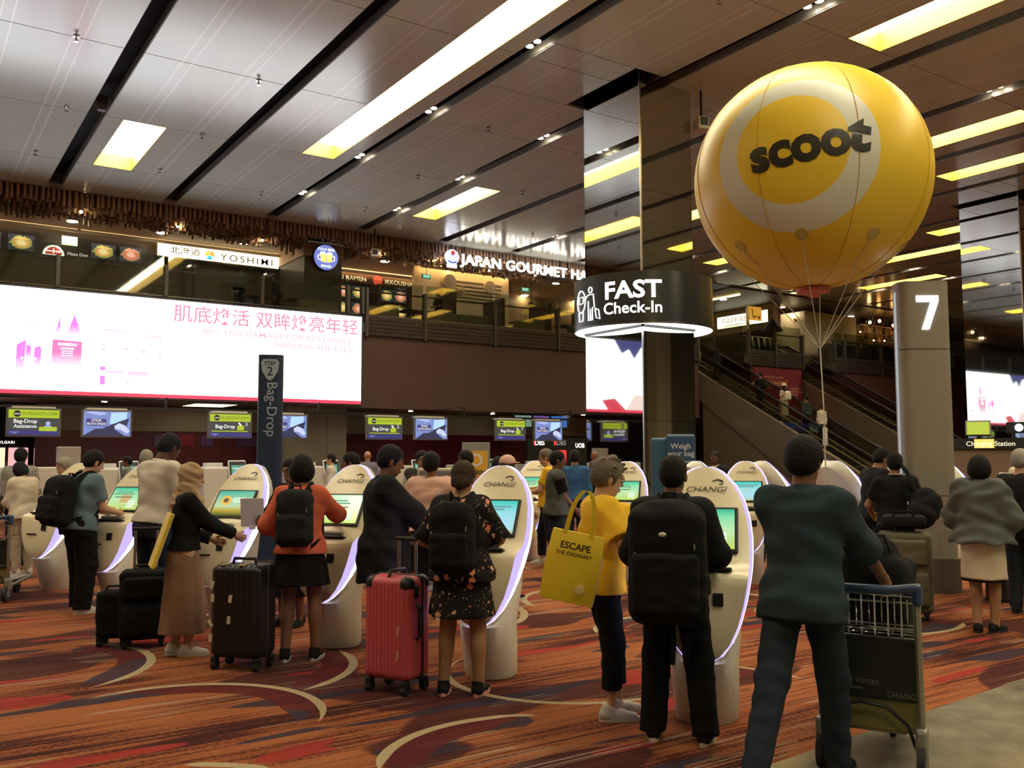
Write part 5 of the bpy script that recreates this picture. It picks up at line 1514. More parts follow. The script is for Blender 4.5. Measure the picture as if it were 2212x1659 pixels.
# shop front far left
t = thing('boutique_front', 'lit boutique shopfront far beyond the counters', 'shop', (3.0, 35.9, 0))
MB().bx(-1.2, 0.9, -0.1, 0, 1.5, 2.32).build('fascia', black_pl, t)
text('BVLGARI', t, emis('boutique_letters', (1, 0.95, 0.85), 2.0), (0.2, -0.12, 2.13), 0.13, bold=0.01, space=1.15, name='lettering')
for k in range(3):
    MB().bx(-1.1 + k * 0.7, -0.5 + k * 0.7, -0.13, -0.1, 0.9, 1.95).build('shop_window', emis('boutique_%d' % k, [(1, 0.5, 0.3), (1, 0.75, 0.5), (0.9, 0.4, 0.4)][k], 1.1), t)
# coloured sheets on the maroon wall
for i, (x, w, c) in enumerate([(8.05, 0.85, (0.10, 0.05, 0.20)), (8.75, 0.5, (0.22, 0.01, 0.03)), (9.5, 0.45, (0.10, 0.05, 0.20)), (11.0, 0.9, (0.09, 0.045, 0.17))]):
    tag(MB().bx(-w / 2, w / 2, -0.03, 0, -0.2, 0.2).build('wall_notice', mat('notice_%d' % i, c, 0.4), None, (x, 33.96, 2.2)), ['violet notice panel on the maroon wall, first of the row', 'red notice panel on the maroon wall', 'violet notice panel on the maroon wall beside the tall traveller', 'violet notice panel on the maroon wall under monitor three'][i], 'notice', 'notice panels on the maroon wall')
# bank counter signs
t = thing('bank_sign_board', 'black board with lit bank names and a red square', 'sign', (21.0, 29.6, 0))
MB().bx(-0.3, 3.1, 0, 0.12, 0.0, 2.35).build('board', black_pl, t)
bn = emis('bank_letters', (1, 0.95, 0.85), 1.6)
rdk = emis('bank_red', (0.9, 0.03, 0.03), 1.2)
text('DBS', t, bn, (0.28, -0.01, 2.13), 0.27, bold=0.02, name='lettering'); text('DBS', t, emis('bank_dim', (0.45, 0.4, 0.36), 0.8), (1.35, -0.01, 2.13), 0.27, name='lettering'); text('UOB', t, bn, (2.3, -0.01, 2.03), 0.25, bold=0.03, sx=0.9, name='lettering')
MB().bx(-0.02, 0.05, -0.01, 0, 2.05, 2.22).bx(0.98, 1.1, -0.01, 0, 2.05, 2.22).build('logo', rdk, t)
MB().bx(1.1, 1.6, -0.01, 0, 1.35, 1.85).build('red_square', rdk, t)
# striped information lights high above the bank
t = thing('info_screen', 'dim blue and violet screen above the bank board', 'screen', (21.5, 30.4, 2.75))
MB().bx(-0.9, 1.9, 0, 0.1, 0.0, 0.55).build('case', black_pl, t)
MB().bx(-0.5, -0.44, 0.03, 0.07, 0.55, 0.68).bx(1.4, 1.46, 0.03, 0.07, 0.55, 0.68).build('hanger', black_pl, t)
for q, c in enumerate([(0.3, 0.5, 0.4), (0.25, 0.15, 0.5), (0.05, 0.25, 0.8)]):
    MB().bx(-0.85 + q * 0.9, -0.05 + q * 0.9, -0.01, 0, 0.05, 0.5).build('screen_tile', emis('info%d' % q, c, 0.45), t)
# cabin baggage stand
t = thing('baggage_stand', 'tall grey stand with orange cabin baggage poster', 'sign', (14.85, 24.0, 0), -radians(30))
MB().rbox((0, 0.03, 1.02), (0.86, 0.08, 2.04), 0.02).build('frame', mat('stand_grey', (0.22, 0.22, 0.21), 0.5), t)
MB().bx(-0.36, 0.36, -0.02, -0.008, 0.3, 1.78).build('poster', mat('stand_orange', (0.62, 0.34, 0.03), 0.5), t)
MB().cyl((0, -0.03, 1.5), (0, -0.02, 1.5), 0.2, n=24).cyl((0, -0.035, 1.5), (0, -0.03, 1.5), 0.13, n=24, mi=1).build('badge', [mat('badge_w', (0.6, 0.6, 0.55), 0.5), mat('stand_orange', (0.62, 0.34, 0.03), 0.5)], t)
text('CABIN\nBAGGAGE', t, black_pl, (0, -0.03, 1.02), 0.19, bold=0.015, name='lettering')
MB().rbox((0, 0.03, 0.02), (0.9, 0.5, 0.04), 0.01).build('foot', steel, t)
# weigh your bag sign
t = thing('weighing_station', 'blue weighing station sign in front of the mirrored column', 'sign', (11.75, 12.0, 0), -radians(42))
bl2 = mat('weigh_blue', (0.025, 0.060, 0.125), 0.4)
MB().rbox((0, 0.05, 1.0), (0.52, 0.12, 2.0), 0.04).build('panel', bl2, t)
MB().rbox((-0.36, 0.12, 0.97), (0.34, 0.12, 1.94), 0.04).build('side_panel', mat('weigh_blue2', (0.03, 0.085, 0.14), 0.4), t)
MB().rbox((-0.1, -0.3, 0.06), (0.8, 0.6, 0.12), 0.02).build('scale_plate', steel, t)
text('Weigh\nyour bag', t, mat('weigh_print', (0.55, 0.58, 0.6), 0.5), (0, -0.015, 1.72), 0.135, bold=0.01, name='lettering')
text('before check-in', t, mat('weigh_print', (0.55, 0.58, 0.6), 0.5), (0, -0.015, 1.51), 0.07, bold=0.01, name='lettering')
# grey standing board behind the suited man
t = thing('standing_board', 'plain grey standing board with rounded corners behind the dark suit', 'board', (5.55, 9.9, 0), -radians(28))
MB().rbox((0, 0, 0.85), (0.46, 0.05, 1.25), 0.06).build('frame', mat('board_rim', (0.45, 0.36, 0.25), 0.4), t)
MB().rbox((0, -0.025, 0.85), (0.40, 0.02, 1.19), 0.05).build('panel', mat('board_grey', (0.16, 0.165, 0.17), 0.6), t)
MB().cyl((-0.15, 0, 0.02), (-0.15, 0, 0.3), 0.02).build('leg', steel, t)
MB().cyl((0.15, 0, 0.02), (0.15, 0, 0.3), 0.02).build('leg', steel, t)
MB().rbox((0, 0, 0.012), (0.5, 0.4, 0.024), 0.005).build('foot_plate', steel, t)
# queue barriers
def barrier(x, y, h, label, rad=0.025):
    t = thing('queue_post', label, 'post', (x, y, 0), 0, 'queue barrier posts')
    MB().cyl((0, 0, 0.02), (0, 0, h), rad, n=12).build('post', steel, t, smooth=True)
    MB().cyl((0, 0, h), (0, 0, h + 0.06), rad * 1.4, n=12).build('belt_head', black_pl, t, smooth=True)
    MB().lathe([(0.17, 0), (0.17, 0.015), (0.04, 0.04)], n=20).build('base', steel, t, smooth=True)
barrier(4.15, 12.9, 1.0, 'slim steel queue post standing next to the navy guide post')
barrier(14.4, 10.6, 1.0, 'steel queue post behind the trolley pusher')
barrier(13.2, 9.9, 1.0, 'steel queue post with black belt beside the back-turned machines')
tag(MB().box((13.8, 10.25, 0.93), (1.35, 0.01, 0.05), atan2(0.7, 1.2)).build('queue_belt', black_pl), 'black retractable belt between two queue posts', 'belt')
# litter bin / post right of the cardigan
t = thing('litter_bin', 'tall dark steel bin behind the grey cardigan', 'bin', (10.35, 5.55, 0), -radians(40))
MB().prism([(0.16 * cos(2 * pi * k / 24) * 1.1, 0.16 * sin(2 * pi * k / 24)) for k in range(24)], 0.02, 1.02, 'Z').build('body', mat('bin_steel', (0.10, 0.10, 0.10), 0.25, metal=0.9), t, smooth=True)
MB().cyl((0, 0, 0), (0, 0, 0.03), 0.185, n=24).build('base', black_pl, t)
MB().cyl((0, 0, 1.02), (0, 0, 1.06), 0.17, 0.15, n=24).build('lid', steel, t, smooth=True)
# charging cabinet at the right
t = thing('charging_station', 'brown charging cabinet with lit dark header at the right edge', 'cabinet', (16.6, 8.6, 0), -radians(62))
MB().rbox((0, 0.2, 0.86), (2.4, 0.5, 1.72), 0.02).build('body', mat('cabinet_brown', (0.16, 0.105, 0.07), 0.5), t)
MB().bx(-1.2, 1.2, -0.08, 0.2, 1.72, 1.92).build('header', black_pl, t)
text('Charging Station', t, emis('charge_letters', (1.0, 0.9, 0.55), 1.3), (-0.36, -0.09, 1.815), 0.118, bold=0.004, name='lettering')
MB().bx(-0.62, -0.30, -0.086, -0.08, 1.74, 1.9).build('lit_strip', emis('charge_orange', (1.0, 0.55, 0.12), 1.3), t)
MB().rbox((-0.1, -0.07, 1.25), (0.3, 0.02, 0.1), 0.01).build('socket_plate', white_pl, t)
for x in (0.1, 0.75):
    MB().cyl((x, -0.09, 2.1), (x, -0.03, 2.1), 0.07, n=16).build('number_disc', emis('disc_white', (0.9, 0.95, 1), 1.0), t)
MB().bx(-0.1, 0.95, -0.03, 0.02, 2.0, 2.2).bx(0.0, 0.04, -0.03, 0.02, 1.92, 2.0).bx(0.8, 0.84, -0.03, 0.02, 1.92, 2.0).build('number_panel', black_pl, t)
m_ = Matrix.Rotation(radians(-20), 3, 'X')
MB().rbox((-0.55, 0.0, 2.1), (0.42, 0.06, 0.3), 0.02, m=m_).build('screen_case', mat('monitor_grey', (0.13, 0.125, 0.125), 0.4), t)
MB().box((-0.55, -0.036, 2.1), (0.36, 0.01, 0.24), m=m_).build('screen', emis('scr_lime', (0.52, 0.66, 0.03), 0.75), t)
MB().bx(-0.57, -0.53, 0.0, 0.04, 1.9, 2.0).build('bracket', black_pl, t)

# ================================================================== check-in kiosks
def M_screen(name, mode):
    m, nt, b = _nt(name)
    L = nt.links.new
    tc = N(nt, 'ShaderNodeTexCoord'); sp = N(nt, 'ShaderNodeSeparateXYZ'); L(tc.outputs['Generated'], sp.inputs[0])
    r = N(nt, 'ShaderNodeValToRGB'); e = r.color_ramp.elements
    st = {'green': [(0.0, (0.55, 0.72, 0.12)), (0.45, (0.55, 0.85, 0.45)), (0.8, (0.25, 0.78, 0.42)), (1.0, (0.03, 0.50, 0.32))],
          'cyan': [(0.0, (0.45, 0.55, 0.15)), (0.12, (0.45, 0.75, 0.85)), (0.6, (0.35, 0.78, 0.85)), (1.0, (0.04, 0.62, 0.50))],
          'field': [(0.0, (0.06, 0.09, 0.02)), (0.22, (0.55, 0.42, 0.05)), (0.4, (0.55, 0.75, 0.45)), (1.0, (0.04, 0.48, 0.34))]}[mode]
    for _ in range(2):
        e.new(0.5)
    for q, (p, c) in zip(e, st):
        q.position = p; q.color = (*c, 1)
    L(sp.outputs[2], r.inputs[0])
    b.inputs['Base Color'].default_value = (0.01, 0.01, 0.01, 1); b.inputs['Roughness'].default_value = 0.15
    L(r.outputs[0], b.inputs['Emission Color']); b.inputs['Emission Strength'].default_value = 0.85
    return m
SCR = {k: M_screen('kiosk_screen_' + k, k) for k in ('green', 'cyan', 'field')}
cream = mat('kiosk_cream', (0.74, 0.64, 0.455), 0.3, spec=0.5)
cream_b = mat('kiosk_white', (0.70, 0.66, 0.57), 0.38)
strip_m = emis('kiosk_strip', (0.80, 0.76, 1.0), 3.0)
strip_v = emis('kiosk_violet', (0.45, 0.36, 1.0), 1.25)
ZK = 1.545
ZS = np.array([0.41, 0.45, 0.52, 0.62, 0.74, 0.84, 0.89, 0.915, 0.935, 0.96, 1.00, 1.1, 1.22, 1.33, 1.42, 1.48, 1.515, 1.535, ZK])
WS = np.interp(ZS, [0.41, 0.43, 0.47, 0.55, 0.65, 0.78, 0.92, 1.05, 1.18, 1.30, 1.40, 1.46, 1.51, 1.535, ZK], [0.03, 0.075, 0.125, 0.178, 0.218, 0.252, 0.276, 0.284, 0.276, 0.248, 0.205, 0.153, 0.105, 0.055, 0.012])
FY = np.interp(ZS, [0.41, 0.47, 0.60, 0.74, 0.89, 0.915, 0.935, 0.96, 1.0, ZK], [0.40, 0.418, 0.412, 0.395, 0.365, 0.34, 0.27, 0.17, 0.125, -0.30])
AY = np.interp(ZS, [0.41, 0.5, 0.6, 0.8, 1.0, 1.2, 1.4, ZK], [0.385, 0.31, 0.235, 0.085, -0.04, -0.16, -0.265, -0.325])
def kiosk_meshes():
    U = np.linspace(-1, 1, 15)
    fas = MB()
    rg = []
    for z, w, y in zip(ZS, WS, FY):
        rg.append([(u * w, y - 0.035 * u * u * (w / 0.28), z) for u in U])
    fas.rings(rg, 0, False, False, closed=False)
    fas_me = fas.mesh('fascia', cream, 'all')
    st = {}
    for s in (-1, 1):
        a = [((s * w), y - 0.035 * (w / 0.28), z) for z, w, y in zip(ZS, WS, FY)]
        b = [(s * (w + 0.022), min(ay, y - 0.035 * (w / 0.28) - 0.03), z) for z, w, y, ay in zip(ZS, WS, FY, AY)]
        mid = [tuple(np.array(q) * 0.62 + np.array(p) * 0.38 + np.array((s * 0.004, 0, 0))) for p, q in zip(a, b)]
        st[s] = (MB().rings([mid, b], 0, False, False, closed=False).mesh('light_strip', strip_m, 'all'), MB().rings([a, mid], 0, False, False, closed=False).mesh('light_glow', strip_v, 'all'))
    # rear shell with two facets and an inset back plate
    sh = MB()
    e0 = [(s * (w + 0.024), min(ay, y - 0.065) - 0.002, z) for s in (1,) for z, w, y, ay in zip(ZS, WS, FY, AY)] + [(-(w + 0.024), min(ay, y - 0.065) - 0.002, z) for z, w, y, ay in list(zip(ZS, WS, FY, AY))[::-1]]
    zc = 1.02
    def shrink(k, dy):
        out = []
        for x, y, z in e0:
            out.append((x * k, y - dy, zc + (z - zc) * (k if z > zc else k * 0.92)))
        return out
    sh.rings([e0, shrink(0.98, 0.05), shrink(0.86, 0.13), shrink(0.84, 0.135)], 0, False, True)
    sh_me = sh.mesh('rear_shell', cream_b, True)
    # foot
    def el(hw, hd, cy, z):
        return [(hw * cos(2 * pi * k / 32), cy + hd * sin(2 * pi * k / 32), z) for k in range(32)]
    ft = MB().rings([el(0.185, 0.185, 0.0, 0.0), el(0.195, 0.195, 0.0, 0.02), el(0.202, 0.245, 0.035, 0.22), el(0.205, 0.30, 0.075, 0.40), el(0.215, 0.25, 0.03, 0.50), el(0.225, 0.19, -0.04, 0.65), el(0.215, 0.15, -0.11, 0.85), el(0.18, 0.09, -0.19, 1.05)], 0)
    ft_me = ft.mesh('foot', cream_b, True)
    return fas_me, st, sh_me, ft_me
KM = kiosk_meshes()
tilt = math.atan2(0.425, 0.545)
Mt = Matrix.Rotation(tilt, 3, 'X')      # leans back with height
def on_f(z):
    return float(np.interp(z, ZS, FY))
def kiosk(x, y, face_deg, label, mode='green', detail=True):
    # kiosk front is local +y before rotation; face_deg = compass direction of its front
    t = thing('check_in_kiosk', label, 'kiosk', (x, y, 0), -radians(face_deg), 'self check-in kiosks')
    ob('fascia', KM[0], t)
    for s in (-1, 1):
        o = ob('light_strip', KM[1][s][0], t); ob('light_glow', KM[1][s][1], o)
    ob('rear_shell', KM[2], t); ob('foot', KM[3], t)
    zc = 1.155
    yc = on_f(zc)
    if 'bez' not in _pm:
        _pm['bez'] = MB().rbox((0, 0, 0), (0.43, 0.02, 0.335), 0.008, m=None).mesh('bezel', black_pl)
        _pm['tray'] = MB().rbox((0, 0, 0), (0.36, 0.13, 0.02), 0.01).mesh('tray', black_pl)
        _pm['rdr'] = MB().rbox((0, 0, 0), (0.06, 0.025, 0.075), 0.005).mesh('card_reader', black_pl)
        _pm['slot'] = MB().rbox((0, 0, 0), (0.14, 0.02, 0.014), 0.003).mesh('ticket_slot', black_pl)
        _pm['prn'] = MB().rbox((0, 0, 0), (0.26, 0.07, 0.035), 0.012).mesh('printer', mat('printer_grey', (0.25, 0.24, 0.22), 0.4))
        for k in SCR:
            _pm['s' + k] = MB().box((0, 0, 0), (0.385, 0.012, 0.29)).mesh('screen', SCR[k])
    def put(nm, key, loc, rx=0.0, par=None):
        o = ob(nm, _pm[key], par or t, loc); o.rotation_euler = (rx, 0, 0); return o
    b = put('bezel', 'bez', (0, yc + 0.000, zc), tilt)
    put('screen', 's' + mode, (0, 0.010, 0), 0, b)
    put('tray', 'tray', (0, 0.25, 0.936), 0.25)
    put('printer', 'prn', (0, 0.21, 0.965), 0.2)
    put('card_reader', 'rdr', (-0.10, on_f(0.78) - 0.001, 0.78), 0.1)
    put('ticket_slot', 'slot', (0.06, on_f(0.70) + 0.002, 0.70), 0.1)
    # lettering above the screen
    ink = mat('kiosk_ink', (0.10, 0.085, 0.06), 0.5)
    me = text_mesh('CHANGI', 0.058, 0.008, 0, 'CENTER', 0.25, 1.15).copy() if 'chg' not in _pm else _pm['chg']
    if 'chg' not in _pm:
        me.materials.append(ink); _pm['chg'] = me
    zl = 1.40
    o = ob('lettering', me, t, (-0.01, on_f(zl) + 0.006, zl))
    M2 = Matrix.Rotation(pi, 4, 'Z') @ Matrix.Rotation(pi / 2 - tilt, 4, 'X')
    o.rotation_euler = M2.to_euler()
    if 'bird' not in _pm:
        bd = MB()
        bd.tube([(0.035 * cos(q), 0.0, 0.02 * sin(q)) for q in np.linspace(0.3, 4.4, 12)], 0.0035, 5)
        bd.tube([(-0.03, 0, 0.012), (0.0, 0, 0.022), (0.035, 0, 0.004)], 0.006, 5)
        _pm['bird'] = bd.mesh('logo', ink)
    o = ob('logo', _pm['bird'], t, (-0.085, on_f(1.445) - 0.004, 1.445)); o.rotation_euler = (tilt, 0, 0)
    # screen content
    if detail:
        cw_ = emis('kiosk_text', (0.15, 0.45, 0.3), 0.6); cb_ = emis('kiosk_button', (0.75, 0.9, 0.75), 0.9)
        if mode == 'green':
            for q in range(3):
                MB().box((-0.10, 0.018, -0.04 - q * 0.034), (0.09, 0.004, 0.022)).build('screen_button', cb_, b)
            MB().box((0.03, 0.018, 0.015), (0.22, 0.004, 0.008)).build('screen_text', emis('kiosk_line', (0.03, 0.08, 0.06), 0.5), b)
            for q, wq in enumerate((0.20, 0.26)):
                MB().box((0.04, 0.018, 0.085 - q * 0.028), (wq, 0.004, 0.012)).build('screen_text', cw_, b)
        elif mode == 'field':
            fl = MB(); fl.cyl((0.08, 0.014, 0.03), (0.08, 0.02, 0.03), 0.055, n=18).cyl((0.08, 0.02, 0.03), (0.08, 0.023, 0.03), 0.028, n=14, mi=1)
            fl.build('screen_flower', [emis('petal', (0.9, 0.5, 0.03), 0.8), emis('seed', (0.12, 0.05, 0.01), 0.6)], b)
            for q, wq in enumerate((0.14, 0.16, 0.12)):
                MB().box((-0.06, 0.018, 0.06 - q * 0.022), (wq, 0.004, 0.009)).build('screen_text', cb_, b)
        else:
            for q, wq in enumerate((0.30, 0.2)):
                MB().box((0, 0.018, 0.09 - q * 0.025), (wq, 0.004, 0.012)).build('screen_text', emis('kiosk_blue', (0.2, 0.45, 0.55), 0.6), b)
            MB().box((0, 0.018, 0.02), (0.03, 0.004, 0.02)).build('screen_mark', emis('kiosk_orange', (0.85, 0.55, 0.1), 0.8), b)
    return t
FK = 229
_kq = kiosk
def kiosk(x, y, *a, **k):
    return _kq(x * 0.968, y * 0.968, *a, **k)
kiosk(1.83, 13.11, FK, 'cream kiosk at the far left end of the front row', 'green')
k2 = kiosk(2.24, 11.20, FK, 'cream kiosk with yellow-green screen used by the blue-shirted traveller', 'green')
MB().rbox((0.16, 0.372, 0.888), (0.05, 0.01, 0.012), 0.003).build('status_light', emis('status_green', (0.05, 1.0, 0.25), 4), k2)
MB().box((0.0, 0, 0), (0.12, 0.004, 0.10)).build('screen_picture', emis('map_picture', (0.75, 0.5, 0.2), 0.7), k2, (0.0, on_f(1.16) + 0.020, 1.16)).rotation_euler = (tilt, 0, 0)
kiosk(2.90, 9.37, FK, 'cream kiosk showing a sunflower picture beside the headscarf wearer', 'field')
kiosk(3.38, 7.80, FK, 'cream kiosk used by the traveller in coral top', 'green')
kiosk(3.90, 6.08, FK, 'cream kiosk used by the traveller in flowered dress', 'cyan')
kiosk(4.40, 4.30, FK, 'largest cream kiosk, beside the black-jacketed traveller', 'green')
kiosk(9.42, 8.42, 229, 'cream kiosk with pale blue screen, free of users, right of the mirrored column', 'cyan')
_kq(8.42, 11.95, 229, 'cream kiosk half hidden by the yellow shirted man with tote', 'green')
kiosk(8.25, 9.52, FK, 'cream kiosk peeking out between spiky hair and mirrored column', 'green')
for _x, _y, _f, _l in [(9.52, 9.0, 104, 'back-turned white kiosk left of the unused kiosk'), (10.15, 8.40, 104, 'back-turned white kiosk between unused kiosk and trolley pusher'),
                       (11.58, 8.47, 104, 'farther of two overlapping back-turned kiosks'), (10.85, 7.75, 104, 'nearer of two overlapping back-turned kiosks'),
                       (10.75, 7.10, 229, 'cream kiosk used by the man with duffel bag'), (13.45, 7.8, 104, 'back-turned kiosk half hidden behind the numbered pillar')]:
    _kq(_x, _y, _f, _l, 'green', False)
# ================================================================== people
SKIN = {'light': (0.52, 0.31, 0.20), 'tan': (0.36, 0.19, 0.11), 'brown': (0.20, 0.095, 0.055), 'dark': (0.085, 0.042, 0.028)}
HAIR = {'black': (0.012, 0.010, 0.010), 'brown': (0.045, 0.028, 0.018), 'grey': (0.30, 0.28, 0.24), 'ash': (0.14, 0.11, 0.085), 'ink': (0.012, 0.012, 0.02)}
def skin_mat(k):
    return mat('skin_' + k, SKIN[k], 0.55, spec=0.3, noise=0.06, nscale=20)
def hair_mat(k):
    return mat('hair_' + k, HAIR[k], 0.75, spec=0.2, noise=0.35, nscale=90, bump=0.45, bscale=160)
sole_w = mat('sole_white', (0.55, 0.52, 0.45), 0.6)
def rotx(a):
    c, s = cos(a), sin(a)
    return np.array([[1, 0, 0], [0, c, -s], [0, s, c]])
def rotz(a):
    c, s = cos(a), sin(a)
    return np.array([[c, -s, 0], [s, c, 0], [0, 0, 1]])
def ik(a, b, l1, l2, pole):
    a = np.array(a, float); b = np.array(b, float); d = b - a; L = np.linalg.norm(d)
    m = (l1 + l2) * 0.998
    if L > m:
        b = a + d / L * m; d = b - a; L = m
    x = (l1 * l1 - l2 * l2 + L * L) / (2 * L)
    h = sqrt(max(l1 * l1 - x * x, 0))
    u = d / L; p = np.array(pole, float); p = p - u * (p @ u); p = p / (np.linalg.norm(p) + 1e-9)
    return a + u * x + p * h, b

RES = {'hero': (0.013, 0.0055, 0.0042, 0.0095), 'mid': (0.017, 0.0085, 0.0065, 0.014), 'far': (0.024, 0.013, 0.011, 0.021)}

def person(label, pos, face, h=1.68, build=1.0, sex='m', lean=0.0, head=(0, 0), rh=(0.24, 0.02, 0.78), lh=(-0.24, 0.02, 0.78), rf=(0.10, 0.02), lf=(-0.10, 0.02),
           skin='tan', hair=('short', 'black'), top=None, bottom=None, shoes=None, res='mid', z=0.0, hipz=None, rpole=None, lpole=None, rtoe=8, ltoe=8, glasses=False, beard=False, curl=0.5, group=None, rlift=0.0, llift=0.0, twist=0.0):
    s = h / 1.725
    hb, hh, hf, hg = RES[res]
    loc = (pos[0], pos[1], z)
    B = build
    fem = sex == 'f'
    P = np.array([0, 0, (hipz if hipz else 0.93)])
    T = rotx(-lean * pi / 180) @ rotz(radians(twist))
    def tp(x, y, zz):
        return P + T @ np.array([x, y, zz])
    sw = (0.146 if fem else 0.168) * (0.8 + 0.2 * B)
    sh = {1: tp(sw, -0.012, 0.428), -1: tp(-sw, -0.012, 0.428)}
    hipj = {1: P + np.array([0.088, 0, -0.03]), -1: P + np.array([-0.088, 0, -0.03])}
    elb, wri, kne, ank = {}, {}, {}, {}
    for sd, t, pole in ((1, rh, rpole), (-1, lh, lpole)):
        elb[sd], wri[sd] = ik(sh[sd], np.array(t) / 1.0, 0.285, 0.25, pole if pole is not None else (sd * 0.5, -1, -0.25))
    for sd, f, lift in ((1, rf, rlift), (-1, lf, llift)):
        _tg = np.array((f[0], f[1] - 0.02, 0.085 + lift)); _L = float(np.linalg.norm(_tg - hipj[sd]))
        _t = 0.84 if (hipz or lift > 0.03 or _L > 0.84) else _L * 1.004
        kne[sd], ank[sd] = ik(hipj[sd], _tg, _t * 0.506, _t * 0.494, (sd * 0.08, 1, 0.05))
    neck = tp(0, -0.015, 0.50)
    hy, hp = radians(head[0]), radians(head[1])
    HM = rotz(-hy) @ rotx(-hp) @ np.eye(3)
    hc = neck + HM @ np.array([0, 0.018, 0.145])
    prf_t = [(-0.14, 0.150, 0.105, -0.01), (-0.04, 0.172 if fem else 0.165, 0.122, -0.015), (0.12, (0.128 if fem else 0.142), 0.098, 0.0), (0.28, 0.150 if fem else 0.160, 0.115 if fem else 0.112, 0.0), (0.39, 0.160 if fem else 0.172, 0.10, -0.01), (0.455, 0.125, 0.075, -0.015), (0.50, 0.062, 0.058, -0.015)]
    prf_t = [(a, b * (0.55 + 0.45 * B) if B < 1 else b * B, c * (0.5 + 0.5 * B) if B < 1 else c * B ** 1.25, d) for a, b, c, d in prf_t]
    lim = 0.5 + 0.5 * B
    def grid(pts, pad, hgt):
        p = np.array(pts); return Field(p.min(0) - pad, p.max(0) + pad, hgt)
    def legs(F, grow, z_to=None, k=0.02, flat=False, calf=True, sides=(1, -1), flare=0.0):
        for sd in sides:
            a, b, c = hipj[sd], kne[sd], ank[sd]
            F.cone(a, 0.084 * lim + grow * 0.7, b, 0.056 * lim + grow, k)
            if z_to is None or z_to < b[2] - 0.02:
                e = c
                tt = 1.0
                if z_to is not None:
                    tt = (b[2] - z_to) / max(b[2] - c[2], 1e-3); tt = min(tt, 1.12)
                    e = b + (c - b) * tt
                F.cone(b, 0.056 * lim + grow, e, (0.056 + (0.040 - 0.056) * tt) * lim + grow + flare, k, flat1=flat)
                if calf and not flat:
                    q = b + (c - b) * 0.32 + np.array([0, -0.018, 0])
                    F.ell(q, (0.048 * lim + grow, 0.05 * lim + grow, 0.11), 0.03)
    def arms(F, grow, upto=2.0, k=0.02, flat=True, sides=(1, -1), flare=0.0):
        for sd in sides:
            a, b, c = sh[sd], elb[sd], wri[sd]
            F.cone(tp(sd * 0.05, -0.015, 0.455), 0.045 + grow * 0.8, a + T @ np.array([0, 0, 0.012]), 0.040 + grow * 0.9, 0.05)
            if upto <= 1.0:
                e = a + (b - a) * upto
                F.cone(a, 0.049 * lim + grow, e, (0.049 - 0.008 * upto) * lim + grow + flare, k, flat1=flat)
            else:
                F.cone(a, 0.049 * lim + grow, b, 0.041 * lim + grow, k)
                e = b + (c - b) * (upto - 1.0)
                F.cone(b, 0.042 * lim + grow, e, (0.042 - 0.013 * (upto - 1)) * lim + grow + flare, k, flat1=flat and upto < 2.2)
    allp = [hc + HM @ np.array([0, 0, 0.13]), hc] + [sh[1], sh[-1], elb[1], elb[-1], wri[1], wri[-1], kne[1], kne[-1], ank[1], ank[-1], P]
    # ---- body (one continuous surface; head and hands sampled finer)
    F = grid(allp, 0.16, hb)
    tl = top if isinstance(top, list) else ([top] if top else [])
    slv = max([q.get('sleeve', 0.75) for q in tl] + [0])
    F.prof(prf_t, T, P, 0.03, grow=-0.014 if tl else 0.0)
    legs(F, -0.012 if bottom and bottom['kind'] == 'trousers' else 0.0, calf=not (bottom and bottom['kind'] == 'trousers'))
    arms(F, -0.010 if slv > 1.5 else -0.002, 2.0, k=0.03, flat=False)
    F.cone(neck - T @ np.array([0, 0, 0.05]), 0.058, hc + HM @ np.array([0, -0.02, -0.05]), 0.052, 0.03)
    for sd in (1, -1):
        f = ank[sd]; tz = radians(rtoe if sd == 1 else -ltoe)
        d = np.array([sin(tz), cos(tz), 0])
        F.cone(f + np.array([0, 0, -0.035]) - d * 0.03, 0.036, f + d * 0.13 + np.array([0, 0, -0.055]), 0.028, 0.02)
    parts = [F]
    Hd = grid([hc], 0.165, hh)
    e3 = HM
    def hp_(x, y, zz):
        return hc + HM @ np.array([x, y, zz])
    Hd.cone(neck + np.array([0, 0, 0.01]), 0.052, hp_(0, -0.02, -0.05), 0.050, 0.02)
    Hd.ell(hp_(0, -0.012, 0.03), (0.076, 0.096, 0.092), 0.02, e3)
    Hd.ell(hp_(0, 0.028, -0.045), (0.056, 0.062, 0.072), 0.03, e3)
    Hd.ell(hp_(0, 0.045, -0.092), (0.030, 0.030, 0.024), 0.025, e3)
    if res != 'far':
        Hd.cone(hp_(0, 0.082, 0.020), 0.009, hp_(0, 0.104, -0.022), 0.013, 0.014)
        Hd.ell(hp_(0, 0.083, 0.030), (0.050, 0.014, 0.011), 0.02, e3)
        Hd.ell(hp_(0, 0.088, -0.058), (0.024, 0.012, 0.006), 0.008, e3)
        Hd.ell(hp_(0, 0.086, -0.069), (0.021, 0.012, 0.006), 0.008, e3)
    for sd in (1, -1):
        Hd.ell(hp_(sd * 0.076, -0.008, -0.008), (0.010, 0.020, 0.031), 0.008, e3)
    parts.append(Hd)
    for sd in (1, -1):
        w = wri[sd]; fd = (w - elb[sd]); fd = fd / np.linalg.norm(fd)
        inn = np.array([-sd, 0.15, 0.0]); inn = inn - fd * (inn @ fd); inn = inn / (np.linalg.norm(inn) + 1e-9)   # palm looks inward
        acr = np.cross(fd, inn)                       # across the knuckles
        if acr[1] < 0 or (abs(acr[1]) < 0.2 and acr[2] < 0):
            acr = -acr                                # thumb side first = forward / up
        Hn = grid([w, w + fd * 0.19], 0.075, hf)
        Rm = np.stack([acr, inn, fd], 1)
        Hn.cone(w - fd * 0.03, 0.029, w + fd * 0.02, 0.027, 0.015)
